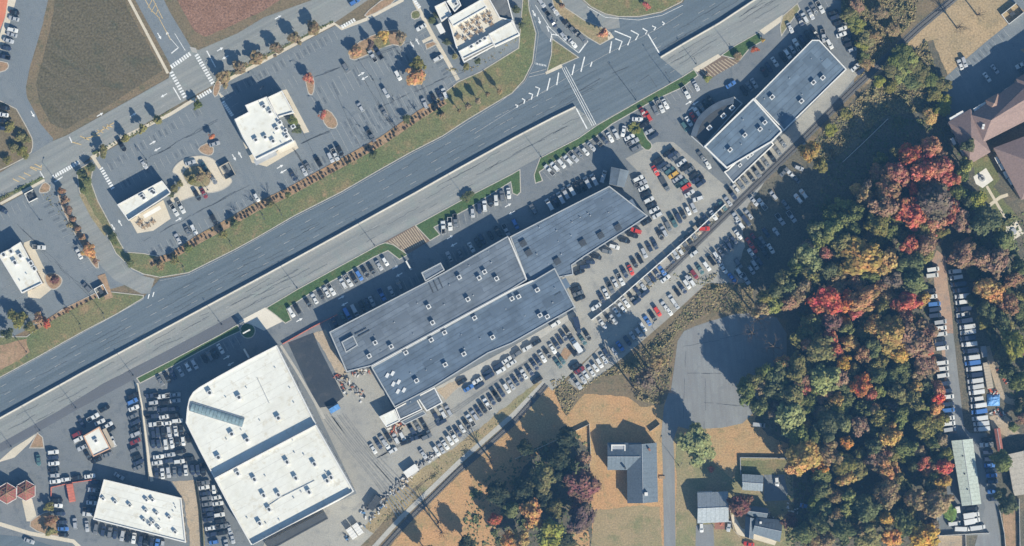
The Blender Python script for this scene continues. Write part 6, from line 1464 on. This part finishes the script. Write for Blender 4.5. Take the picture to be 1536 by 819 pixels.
woods = [
 (1367, 232, 14, 'red'), (1346, 261, 14, 'red'), (1387, 252, 17, 'red'), (1410, 254, 16, 'red'), (1423, 266, 13, 'red'), (1394, 222, 13, 'orange red'), (1370, 281, 9, 'red'), (1365, 318, 16, 'red'), (1423, 318, 14, 'red'), (1405, 333, 12, 'orange red'), (1442, 332, 14, 'rust brown'), (1405, 300, 22, 'grey brown'), (1331, 283, 16, 'rust brown'), (1297, 295, 12, 'tan brown'), (1327, 310, 16, 'rust brown'), (1315, 336, 14, 'olive green'), (1284, 318, 11, 'green'),
 (1292, 384, 26, 'golden'), (1327, 393, 16, 'golden'), (1362, 368, 12, 'red'), (1388, 366, 14, 'rust brown'), (1362, 394, 16, 'dark green'), (1445, 380, 15, 'rust brown'), (1474, 388, 14, 'rust brown'), (1494, 393, 17, 'rust brown'), (1505, 360, 13, 'green'), (1465, 303, 12, 'yellow green'), (1436, 288, 10, 'green'), (1477, 332, 18, 'dark green'), (1450, 300, 10, 'dark green'), (1496, 340, 10, 'olive green'), (1386, 272, 12, 'rust brown'), (1343, 300, 9, 'orange'), (1440, 262, 9, 'green'), (1452, 218, 10, 'dark green'), (1448, 248, 8, 'yellow green'),
 (1264, 332, 12, 'green'), (1244, 347, 14, 'light green'), (1221, 348, 10, 'light green'), (1209, 388, 17, 'light green'), (1234, 382, 10, 'red'), (1262, 365, 15, 'olive green'), (1225, 368, 11, 'light green'), (1276, 342, 11, 'green'), (1247, 322, 9, 'green'),
 (1239, 451, 20, 'bright red'), (1272, 452, 12, 'orange red'), (1295, 447, 17, 'orange'), (1285, 468, 9, 'bright red'), (1201, 437, 13, 'tan brown'), (1156, 455, 12, 'light green'), (1184, 455, 9, 'rust brown'), (1249, 483, 12, 'dark red'), (1270, 492, 9, 'light green'), (1231, 522, 16, 'olive green'), (1254, 527, 10, 'red'), (1244, 506, 9, 'red'), (1173, 543, 8, 'orange'), (1196, 552, 14, 'olive green'), (1201, 571, 11, 'rust brown'), (1203, 587, 9, 'red'), (1239, 566, 16, 'light green'), (1258, 567, 10, 'rust brown'), (1265, 543, 10, 'golden'), (1144, 581, 10, 'tan brown'), (1119, 587, 14, 'green'), (1184, 591, 16, 'olive green'), (1211, 603, 12, 'green'), (1194, 609, 12, 'light green'), (1256, 598, 10, 'golden'), (1140, 608, 12, 'green'), (1160, 570, 12, 'dark green'),
 (1365, 450, 14, 'bright red'), (1345, 455, 10, 'red'), (1372, 421, 17, 'green'), (1340, 420, 13, 'grey brown'), (1340, 500, 18, 'golden'), (1312, 488, 12, 'golden'), (1377, 508, 19, 'rust brown'), (1390, 526, 8, 'bright red'), (1347, 531, 11, 'golden'), (1390, 546, 13, 'rust brown'), (1291, 577, 12, 'orange red'), (1305, 591, 9, 'red'), (1407, 583, 9, 'orange red'), (1406, 597, 8, 'bright red'), (1404, 611, 9, 'orange'), (1480, 430, 14, 'golden'), (1491, 441, 13, 'orange'), (1513, 457, 14, 'rust brown'), (1520, 515, 16, 'yellow green'), (1317, 561, 12, 'green'), (1347, 591, 11, 'olive green'), (1370, 603, 11, 'olive green'), (1312, 550, 10, 'olive green'), (1295, 532, 10, 'orange'), (1530, 570, 14, 'green'), (1310, 520, 12, 'green'), (1355, 480, 11, 'rust brown'), (1320, 460, 11, 'olive green'), (1520, 420, 12, 'rust brown'), (1534, 440, 10, 'olive green'), (1530, 400, 11, 'green'), (1500, 480, 12, 'dark green'), (1510, 555, 12, 'dark green'), (1480, 465, 11, 'dark green'),
 (1289, 638, 12, 'rust brown'), (1335, 652, 14, 'golden'), (1317, 625, 11, 'olive green'), (1352, 625, 12, 'green'), (1332, 704, 13, 'orange'), (1385, 695, 9, 'red'), (1415, 701, 12, 'bright red'), (1415, 724, 10, 'golden'), (1332, 740, 18, 'tan brown'), (1372, 747, 16, 'tan brown'), (1405, 752, 17, 'tan brown'), (1330, 777, 11, 'golden'), (1337, 804, 11, 'orange'), (1387, 804, 15, 'golden'), (1302, 806, 14, 'olive green'), (1285, 704, 12, 'olive green'), (1418, 681, 9, 'yellow green'), (1502, 692, 12, 'green'), (1512, 755, 13, 'dark green'), (1500, 742, 9, 'dark green'), (1360, 670, 12, 'green'), (1310, 670, 12, 'dark green'), (1345, 720, 11, 'olive green'), (1385, 640, 13, 'olive green'), (1400, 665, 10, 'green'), (1300, 760, 14, 'green'), (1360, 785, 12, 'green'),
 (1184, 625, 18, 'light green'), (1196, 652, 14, 'green'), (1244, 637, 21, 'dark green'), (1266, 634, 10, 'light green'), (1209, 684, 19, 'golden'), (1244, 679, 17, 'tan brown'), (1269, 664, 8, 'orange'), (1189, 700, 9, 'orange'), (1231, 700, 10, 'orange'), (1271, 714, 12, 'golden'), (1264, 696, 15, 'olive green'), (1220, 655, 11, 'green'), (1274, 745, 9, 'light green'), (1264, 794, 16, 'dark green'), (1254, 774, 10, 'tan brown'), (1231, 784, 12, 'dark green'), (1205, 800, 12, 'green'), (1230, 735, 10, 'dark green'),
 (1214, 226, 13, 'golden'), (1231, 249, 9, 'olive green'), (1287, 40, 9, 'yellow green'), (1292, 68, 7, 'yellow green'), (1355, 85, 13, 'green'), (1371, 101, 12, 'olive green'), (1338, 106, 11, 'olive green'), (1395, 173, 10, 'golden'), (1417, 151, 9, 'yellow green'), (1415, 126, 9, 'olive green'), (1320, 20, 9, 'tan brown'), (1300, 95, 9, 'tan brown'), (1275, 20, 9, 'olive green'), (1340, 45, 9, 'tan brown'), (1308, 55, 9, 'tan brown'), (1285, 8, 9, 'rust brown'), (1345, 93, 12, 'green'), (1364, 94, 11, 'light green'), (1383, 113, 11, 'olive green'), (1370, 122, 11, 'green'), (1401, 141, 10, 'olive green'), (1318, 122, 9, 'yellow green'), (1352, 112, 10, 'light green'), (1300, 60, 9, 'olive green'), (1296, 88, 9, 'green'), (1278, 30, 9, 'light green'), (1412, 165, 9, 'yellow green'), (1395, 120, 10, 'green'), (1335, 130, 9, 'olive green'), (1270, 170, 8, 'olive green'), (1246, 195, 8, 'yellow green'),
]
for t in woods: tree(*t, h=None if t[1] > 215 else 4 + t[2] * S * .8)
small = [(1046, 667, 20, 'light green'), (1110, 757, 13, 'dark red'), (1184, 782, 10, 'dark red'), (815, 720, 14, 'olive green'), (873, 728, 20, 'dark red'), (866, 750, 12, 'dark red'), (870, 775, 17, 'purple brown'), (798, 770, 16, 'orange'), (825, 802, 19, 'yellow green'), (780, 810, 12, 'golden'), (834, 764, 12, 'olive green'), (852, 655, 12, 'dark green'), (788, 672, 9, 'dark green'), (875, 688, 9, 'rust brown'), (746, 741, 12, 'dark green'), (742, 779, 7, 'red'), (764, 809, 9, 'orange'), (766, 765, 10, 'green'), (840, 690, 14, 'dark green'), (785, 735, 13, 'dark green'), (815, 745, 12, 'dark green'), (640, 830, 12, 'olive green'), (846, 812, 12, 'dark green'), (700, 816, 10, 'dark green'), (845, 715, 11, 'dark green')]
for t in small:
    if t[3] == 'dark green': tree(t[0], t[1], t[2], 'shade green', min(18, t[2] * S * 2.4 + 6.5))  # shade over these grove crowns is put into their very dark colour
    else: tree(*t, 15 if t[0] == 1046 else min(19, t[2] * S * 2.4 + 6))
# bare trees
for x, y, r in ((975, 555, 20), (990, 585, 14), (1138, 478, 16), (1128, 500, 12), (950, 580, 13), (736, 692, 11), (1105, 425, 10), (1160, 520, 14), (1440, 40, 8), (1470, 20, 8), (657, 785, 9), (662, 800, 9)):
    tree(x, y, r, 'tan brown', None, 'bare', 'bare_tree')
for x, y, r, c in ((1175, 418, 12, 'olive green'), (1163, 436, 12, 'dark green'), (1148, 446, 11, 'olive green'), (1192, 402, 13, 'green'), (1215, 412, 13, 'olive green'), (1222, 392, 12, 'green'), (1140, 462, 11, 'tan brown'), (1208, 425, 12, 'tan brown'), (1156, 585, 14, 'dark green'), (1168, 560, 13, 'dark green'), (1146, 560, 13, 'green'), (1130, 570, 11, 'olive green'), (970, 570, 15, 'grey brown'), (985, 545, 12, 'tan brown'), (1240, 405, 13, 'dark green'), (1215, 415, 12, 'olive green'), (1185, 425, 12, 'dark green')): tree(x, y, r, c, h=20, kind='thin')
# fill of the dense wood
def inside(p, poly):
    c = False; n = len(poly)
    for i in range(n):
        a, b = poly[i], poly[i - 1]
        if (a[1] > p[1]) != (b[1] > p[1]) and p[0] < (b[0] - a[0]) * (p[1] - a[1]) / (b[1] - a[1]) + a[0]: c = not c
    return c
WOOD = [(1200, 375), (1240, 315), (1290, 275), (1330, 225), (1400, 215), (1430, 262), (1444, 310), (1400, 375), (1385, 420), (1386, 480), (1400, 560), (1412, 640), (1420, 700), (1420, 745), (1398, 770), (1396, 819), (1215, 819), (1225, 740), (1185, 660), (1110, 600), (1150, 560), (1190, 540), (1200, 470), (1180, 430)]
fillc = ['olive green'] * 6 + ['green'] * 5 + ['dark green'] * 3 + ['light green'] * 2 + ['tan brown'] * 3 + ['rust brown'] * 2 + ['golden'] + ['grey brown'] * 2
cnt = 0; tries = 0
while cnt < 105 and tries < 9000:
    tries += 1
    p = (random.uniform(1100, 1450), random.uniform(215, 818)); r = random.uniform(8, 13)
    if not inside(p, WOOD): continue
    if any((p[0] - t[1]) ** 2 + (p[1] - t[2]) ** 2 < (max(9, t[4] * .8 + r * .35)) ** 2 for t in TREES): continue
    tree(p[0], p[1], r, random.choice(fillc), random.uniform(12, 17)); cnt += 1
SHADE = [(1235, 262), (1258, 200), (1300, 185), (1345, 150), (1400, 185), (1400, 215), (1335, 222), (1290, 262), (1245, 305)]
EAST = [(1440, 395), (1450, 330), (1480, 350), (1545, 380), (1560, 660), (1525, 660), (1490, 560), (1462, 470)]
for poly, n, cs_ in ((EAST, 22, ['dark green', 'green', 'rust brown', 'olive green']),):
    cnt = 0; tries = 0
    while cnt < n and tries < 3000:
        tries += 1; p = (random.uniform(1200, 1550), random.uniform(150, 650)); r = random.uniform(7, 11)
        if not inside(p, poly) or any((p[0] - t[1]) ** 2 + (p[1] - t[2]) ** 2 < 150 for t in TREES): continue
        if any(abs(p[0] - a) < 14 and abs(p[1] - b) < 24 for a, b in ((1481, 563), (1490, 600), (1475, 527), (1500, 575), (1510, 610))): continue
        tree(p[0], p[1], r, random.choice(cs_), random.uniform(5, 8)); cnt += 1
# labels by nearest landmark
LAND = {'fountain pad': (1475, 268), 'van lane\'s north end': (1410, 390), 'cream storage container': (1481, 563), 'blue tarpaulin': (1490, 600), 'pale green shed': (1445, 710), 'walled truck yard': (1440, 785), 'walled court': (1150, 705), 'cul-de-sac': (1080, 560), 'pale wood fence': (1297, 212), 'cross-gabled house': (940, 700), 'railway\'s upper end': (1380, 40), 'apartment lot': (1425, 140), 'scrub bank': (960, 560), 'back-lot cars under the trees': (1165, 360), 'rail bridge shadow': (610, 770), 'slate double-gabled house': (1145, 790), 'northeastern showroom': (1235, 120), 'minibus row': (1460, 500), 'white vans on the lane\'s west side': (1402, 480), 'driveway': (1005, 640)}
del LAND['rail bridge shadow']; LAND['railway\'s lower end'] = (612, 780)
RANK = ['nearest to'] + [o + ' nearest to' for o in ORD[1:]]
bk = {}
for e, px, py, c, r, kind in TREES:
    L = min(LAND, key=lambda k: (LAND[k][0] - px) ** 2 + (LAND[k][1] - py) ** 2)
    nm = 'bare leafless' if kind == 'bare' else c + (' thin-leaved' if kind == 'thin' else ' leafy')
    bk.setdefault((nm, L), []).append((math.hypot(LAND[L][0] - px, LAND[L][1] - py), e))
for (nm, L), lst in bk.items():
    lst.sort(key=lambda t: t[0])
    for i, (d, e) in enumerate(lst):
        tag(e, ('%s tree, the one nearest to the %s' if i == 0 else '%s tree, ' + RANK[min(i, 29)] + ' the %s') % (nm, L), 'tree', 'trees of the woods and gardens')

# small planted trees and shrubs
TREES = []
def planted(lst, c, r, h, kind, label, group, name, cat):
    n = len(lst)
    if n > 1 and '%s from the west' in label: lst = sorted(lst)
    for i, t in enumerate(lst):
        x, y = t[0], t[1]; rr = t[3] if len(t) > 3 else r; cc = t[2] if len(t) > 2 and t[2] else c
        e = tree(x, y, rr * random.uniform(.9, 1.1), cc, h * random.uniform(.9, 1.12), kind, name)
        if n == 1: lab = label
        elif '%s' in label: lab = label % (ORD[i])
        else: lab = label
        tag(e, lab, cat, group)
planted([(336, 117), (362, 101), (388, 88), (415, 72), (442, 57), (470, 43)], 'tan brown', 9.5, 6.3, 'small', 'small golden-brown street tree above the cream sidewalk, %s from the west', 'street trees along the upper sidewalk', 'street_tree', 'tree')
planted([(155, 227), (188, 207), (214, 193), (237, 180)], 'olive green', 7.5, 6, 'small', 'small street tree above the western sidewalk, %s from the west', 'street trees along the western sidewalk', 'street_tree', 'tree')
planted([(749, 137), (731, 142), (717, 151), (701, 160), (689, 166), (663, 172)], 'tan brown', 4.2, 7.5, 'small', 'slender brown tree on the grass below the terrace restaurant, %s from the east', 'young trees below the terrace restaurant', 'street_tree', 'tree')
planted([(463, 117, 'red', 7)], 'red', 7, 5, 'small', 'small red tree at the head of the kidney-shaped island', None, 'street_tree', 'tree')
planted([(485, 172, 'red', 6)], 'red', 6, 4.5, 'small', 'small dark red tree above the orange mulch island', None, 'street_tree', 'tree')
planted([(533, 78, 'orange', 9)], 'orange', 9, 5.5, 'small', 'orange tree at the western end of the long lot island', None, 'street_tree', 'tree')
planted([(576, 54, 'golden', 8)], 'golden', 8, 6.5, 'small', 'golden tree in the middle of the long lot island', None, 'street_tree', 'tree')
planted([(600, 58, 'tan brown', 8)], 'tan brown', 8, 7, 'small', 'tan brown tree at the eastern end of the long lot island', None, 'street_tree', 'tree')
planted([(556, 66, 'purple brown', 7)], 'purple brown', 7, 5, 'small', 'purple brown tree on the long lot island', None, 'street_tree', 'tree')
planted([(624, 117, 'orange', 11)], 'orange', 11, 7, 'small', 'orange tree on the small island east of the big lot', None, 'street_tree', 'tree')
planted([(628, 98, 'olive green', 8)], 'olive green', 8, 6, 'small', 'olive tree at the top of the small eastern island', None, 'street_tree', 'tree')
planted([(131, 376, 'orange', 10)], 'orange', 10, 6, 'small', 'orange-gold tree beside the access road and white sedan', None, 'street_tree', 'tree')
planted([(82, 420, 'dark red', 7)], 'dark red', 7, 5, 'small', 'dark red tree in the round bed by the western restaurant', None, 'street_tree', 'tree')
planted([(318, 205, 'orange red', 5)], 'orange red', 5, 4, 'small', 'orange-red tree above the drive-through island', None, 'street_tree', 'tree')
planted([(905, 50, 'orange red', 6)], 'orange red', 6, 7.5, 'small', 'orange-red tree at the tip of the curved grass island', None, 'street_tree', 'tree')
planted([(970, 8, 'bright red', 5)], 'red', 5, 5, 'small', 'bright red tree on the lawn at the top edge', None, 'street_tree', 'tree')
planted([(843, 8, 'rust brown', 4)], 'red', 5, 4, 'small', 'rust-red shrub at the top of the curved island', None, 'shrub', 'shrub')
planted([(295, 158, 'green', 6)], 'green', 6, 5, 'small', 'dark green tree at the crosswalk corner', None, 'street_tree', 'tree')
planted([(122, 262, 'dark green', 7), (131, 272, 'green', 7), (126, 286, 'green', 6), (136, 251, 'dark green', 6)], 'green', 7, 4.5, 'small', 'dense green shrub on the wedge beside the access road, %s planted', 'shrubs on the wedge by the access road', 'shrub', 'shrub')
planted([(98, 300), (104, 315), (110, 328), (117, 342), (124, 356), (131, 366), (92, 286), (143, 392)], 'rust brown', 5, 4.5, 'small', 'rusty shrub tree along the access road\'s left side, %s from the top', 'shrub trees along the access road', 'shrub', 'shrub')
planted([(28, 478, 'olive green', 12), (45, 490, 'olive green', 10), (12, 500, 'dark green', 9), (60, 478, 'rust brown', 7), (100, 464, 'rust brown', 5), (70, 486, 'red', 6)], 'olive green', 9, 7, 'thin', 'ragged tree at the verge corner near the left edge, %s from the west side', 'ragged trees by the left verge', 'street_tree', 'tree')
planted([(20, 222), (30, 205), (14, 190), (34, 228), (40, 208), (10, 240)], 'olive green', 7, 3, 'thin', 'wispy shrub in the brown bed at the left edge, %s from the west', 'wispy shrubs in the brown bed', 'shrub', 'shrub')
planted([(1061, 118, 'yellow green', 5)], 'yellow green', 5, 2.6, 'small', 'yellow shrub at the foot of the narrow striped drive', None, 'shrub', 'shrub')
planted([(1144, 60, 'golden', 4)], 'golden', 4, 2.6, 'small', 'golden shrub at the end of the eastern verge', None, 'shrub', 'shrub')
planted([(1132, 74, 'red', 5)], 'red', 5, 3, 'small', 'red shrub on the shaded edge of the eastern verge', None, 'shrub', 'shrub')
planted([(1106, 84, 'tan brown', 6)], 'tan brown', 6, 3.2, 'small', 'tan shrub clump beside the narrow striped drive', None, 'shrub', 'shrub')
planted([(952 + 7 * math.cos(a), 192 + 6 * math.sin(a)) for a in (0, .9, 1.8, 2.7, 3.6, 4.5, 5.4)], 'yellow green', 3.2, 1.6, 'small', 'yellow shrub in the ring on the planted lot island', 'yellow shrub ring', 'shrub', 'shrub')
planted([(76, 781, 'rust brown', 9)], 'rust brown', 9, 5, 'small', 'rust brown tree in the bed beside the shaded cars', None, 'street_tree', 'tree')
planted([(76, 797, 'olive green', 8)], 'olive green', 8, 4.5, 'small', 'olive tree below the rust brown one at lower left', None, 'street_tree', 'tree')
planted([(72, 760, 'olive green', 6)], 'olive green', 6, 4, 'small', 'olive shrub above the rust brown tree at lower left', None, 'shrub', 'shrub')
planted([(1423, 768, 'bright green', 12)], 'bright green', 12, 3.5, 'small', 'bright green shrub mass beside the walled truck yard', None, 'shrub', 'shrub')
planted([(1080, 788 - 4, 'red', 6)], 'red', 6, 3, 'small', 'small red shrub by the porch of the white-fronted house', None, 'shrub', 'shrub')
planted([(1066, 703, 'red', 4)], 'red', 4, 2, 'small', 'tiny red shrub on the lawn near the light green tree', None, 'shrub', 'shrub')
planted([(700, 295), (705, 292)], 'dark green', 6, 2.5, 'small', 'dark evergreen shrub on the verge beside a lamp post', 'verge shrubs by the lamp', 'shrub', 'shrub')
planted([(300, 265, 'tan brown', 7), (288, 270, 'olive green', 6), (312, 262, 'tan brown', 5)], 'tan brown', 6, 5, 'thin', 'thin tree inside the drive-through loop, %s counted', 'thin trees in the drive-through loop', 'street_tree', 'tree')
planted([(262, 283, 'olive green', 5), (256, 292, 'dark green', 4), (268, 276, 'olive green', 4)], 'olive green', 5, 3, 'small', 'shrub outside the restaurant patio', 'shrubs outside the patio', 'shrub', 'shrub')
planted([(440, 183, 'green', 6), (444, 194, 'dark green', 6), (438, 176, 'green', 4)], 'green', 5, 3, 'small', 'green shrub on the store\'s eastern side', 'shrubs beside the store', 'shrub', 'shrub')
planted([(648, 30, 'dark green', 6), (656, 22, 'dark green', 5), (672, 64, 'dark green', 5), (682, 84, 'olive green', 5), (700, 100, 'olive green', 5), (716, 92, 'dark green', 4), (784, 38, 'dark green', 5), (774, 14, 'dark green', 5)], 'dark green', 5, 3, 'small', 'dark shrub planted around the terrace restaurant, %s from the west', 'shrubs round the terrace restaurant', 'shrub', 'shrub')
planted([(352, 335, 'green', 6), (432, 292, 'green', 5), (560, 232, 'dark green', 6), (610, 178, 'dark green', 5), (660, 168, 'dark green', 6), (262, 390, 'olive green', 8), (282, 372, 'green', 7), (335, 352, 'olive green', 6), (195, 395, 'green', 6), (170, 357, 'green', 8), (405, 305, 'olive green', 6), (240, 398, 'tan brown', 6)], 'green', 6, 4, 'thin', 'small ragged tree in the northern mulch strip, %s from the west', 'ragged trees in the mulch strip', 'street_tree', 'tree')
planted([(357, 324), (386, 310), (408, 300), (516, 246), (561, 216), (596, 192), (629, 172), (296, 357), (452, 276)], 'tan brown', 7, 6.5, 'bare', 'small leafless tree on the northern mulch strip, %s from the west', 'leafless trees on the mulch strip', 'bare_tree', 'tree')
# rows of low clipped shrubs in the mulch strip
MS = [(225, 396), (256, 386), (296, 362), (350, 333), (384, 313), (430, 292), (512, 247), (574, 213), (632, 173), (668, 152)]
pts = []
for a, b in zip(MS, MS[1:]):
    L = math.hypot(b[0] - a[0], b[1] - a[1]); n = int(L / 5.6)
    for i in range(n):
        p = lerp(a, b, (i + .5) / n)
        for s in (-2.6, 2.2):
            if random.random() < .27: continue
            pts.append((p[0] + random.uniform(-.8, .8) + .5 * s, p[1] + s + random.uniform(-.8, .8)))
for a, b in (((56, 492), (150, 442)),):
    for i in range(14):
        p = lerp(a, b, i / 14); pts.append((p[0], p[1] + random.uniform(-1, 1)))
for p in pts:
    e = empty('low_shrub', W(p[0], p[1]) + Vector((0, 0, .12)))
    o = ob('leaves', random.choice(CRS), M['leaf'], e, (0, 0, .45), random.random() * 6, (random.uniform(.35, .85), random.uniform(.35, .85), random.uniform(.3, .6))); o.color = random.choice(((.05, .045, .035), (.12, .08, .05), (.045, .05, .032), (.07, .05, .04))) + (1,)
    tag(e, 'low dark clipped shrub in the mulch strip along the northern highway verge', 'shrub', 'clipped shrubs in the mulch strip')

# ------------------------------------------------------------------ scrub (uncountable)
def scrub(name, polys, dens, mat, hmax=1.6, size=.42):
    v = []; f = []
    for poly, dn in polys:
        xs = [p[0] for p in poly]; ys = [p[1] for p in poly]
        A_ = abs(area(poly)) * S * S; n = int(A_ * dens * dn)
        k = 0; tr_ = 0
        cl = [(random.uniform(min(xs), max(xs)), random.uniform(min(ys), max(ys)), random.uniform(4, 12)) for _ in range(max(6, n // 90))]
        while k < n and tr_ < n * 12:
            tr_ += 1
            c = random.choice(cl)
            if random.random() < .42: p = (random.uniform(min(xs), max(xs)), random.uniform(min(ys), max(ys)))
            else: p = (random.gauss(c[0], c[2] * .5), random.gauss(c[1], c[2] * .5))
            if not inside(p, poly): continue
            k += 1
            d = math.hypot(p[0] - c[0], p[1] - c[1]) / c[2]
            q = W(*p); q.z = .1 + hmax * max(.08, 1 - d) * random.random()
            leafquad(v, f, q, (Vector((0, 0, .8)) + rv()).normalized(), size * random.uniform(.5, 1.3))
    o = ob(name, mk(name, v, f), M[mat]); return tag(o, kind='stuff')
scrub('scrub', [([(826, 570), (848, 562), (862, 584), (930, 545), (1005, 490), (1060, 425), (1130, 425), (1130, 470), (1060, 470), (1018, 498), (985, 530), (940, 560), (900, 565), (870, 590), (850, 625), (836, 600)], 1.), ([(940, 540), (1012, 500), (1008, 560), (990, 606), (955, 600)], .8)], 6.5, 'scrub', 2.2, .36)
scrub('scrub', [([(1262, -20), (1380, -20), (1372, 30), (1330, 72), (1290, 118), (1284, 60), (1262, 30)], 1.), ([(1212, 232), (1225, 208), (1290, 145), (1345, 93), (1390, 62), (1412, 128), (1424, 172), (1380, 168), (1330, 172), (1290, 205), (1250, 238), (1225, 250)], 1.2)], 8., 'scrub', 2.2, .36)
scrub('undergrowth', [([(1200, 375), (1240, 250), (1330, 170), (1440, 190), (1444, 310), (1400, 375), (1390, 480), (1412, 640), (1420, 745), (1396, 819), (1200, 819), (1190, 690), (1115, 600), (1190, 540)], .45), ([(1440, 310), (1536, 320), (1545, 650), (1500, 560), (1470, 470)], .5), ([(700, 740), (760, 690), (850, 645), (886, 660), (888, 819), (690, 819)], .4), ([(1180, 700), (1230, 720), (1230, 819), (1180, 819)], .5)], 3.2, 'scrub_green', 1.6, .5)
scrub('hedge', [([(321, 127), (410, 80), (500, 34), (499, 30), (410, 75), (320, 122)], 3.), ([(140, 232), (200, 204), (256, 167), (255, 164), (198, 200), (139, 229)], 2.5), ([(-30, 314), (0, 300), (66, 266), (65, 263), (0, 296), (-30, 309)], 2.)], 5., 'scrub_green', 1.1, .3)
scrub('railway_weeds', [([(560, 800), (620, 742), (690, 684), (800, 590), (808, 580), (690, 672), (610, 735), (545, 800)], 1.), ([(1010, 384), (1088, 312), (1090, 316), (1016, 388)], 2.), ([(900, 492), (1010, 392), (1014, 396), (904, 496)], 1.), ([(1000, 420), (1010, 410), (1080, 408), (1060, 430)], .6)], 3., 'scrub', .8, .3)
scrub('bed_planting', [([(640, 100), (700, 104), (740, 80), (786, 46), (780, 20), (788, 50), (740, 90), (704, 112)], 1.), ([(60, 286), (76, 276), (140, 380), (146, 402), (128, 376)], 1.), ([(270, 258), (290, 246), (316, 268), (312, 282), (282, 276)], .8), ([(600, 40), (545, 60), (526, 90), (548, 84), (584, 66), (606, 68)], .8)], 2.2, 'scrub', .7, .28)

# ------------------------------------------------------------------ haze
hz = MB(); hz.box(0, 0, 752, 8600, 8600, 1508)
hm = bpy.data.materials.new('haze_air'); hm.use_nodes = True; ht = hm.node_tree
for n_ in list(ht.nodes):
    if n_.type == 'BSDF_PRINCIPLED': ht.nodes.remove(n_)
pv = ht.nodes.new('ShaderNodeVolumePrincipled'); pv.inputs['Color'].default_value = (.18, .48, 1, 1); pv.inputs['Density'].default_value = HAZE; pv.inputs['Anisotropy'].default_value = .3
ht.links.new(pv.outputs[0], ht.nodes['Material Output'].inputs['Volume'])
tag(ob('haze', hz.mesh('haze'), hm), kind='stuff')
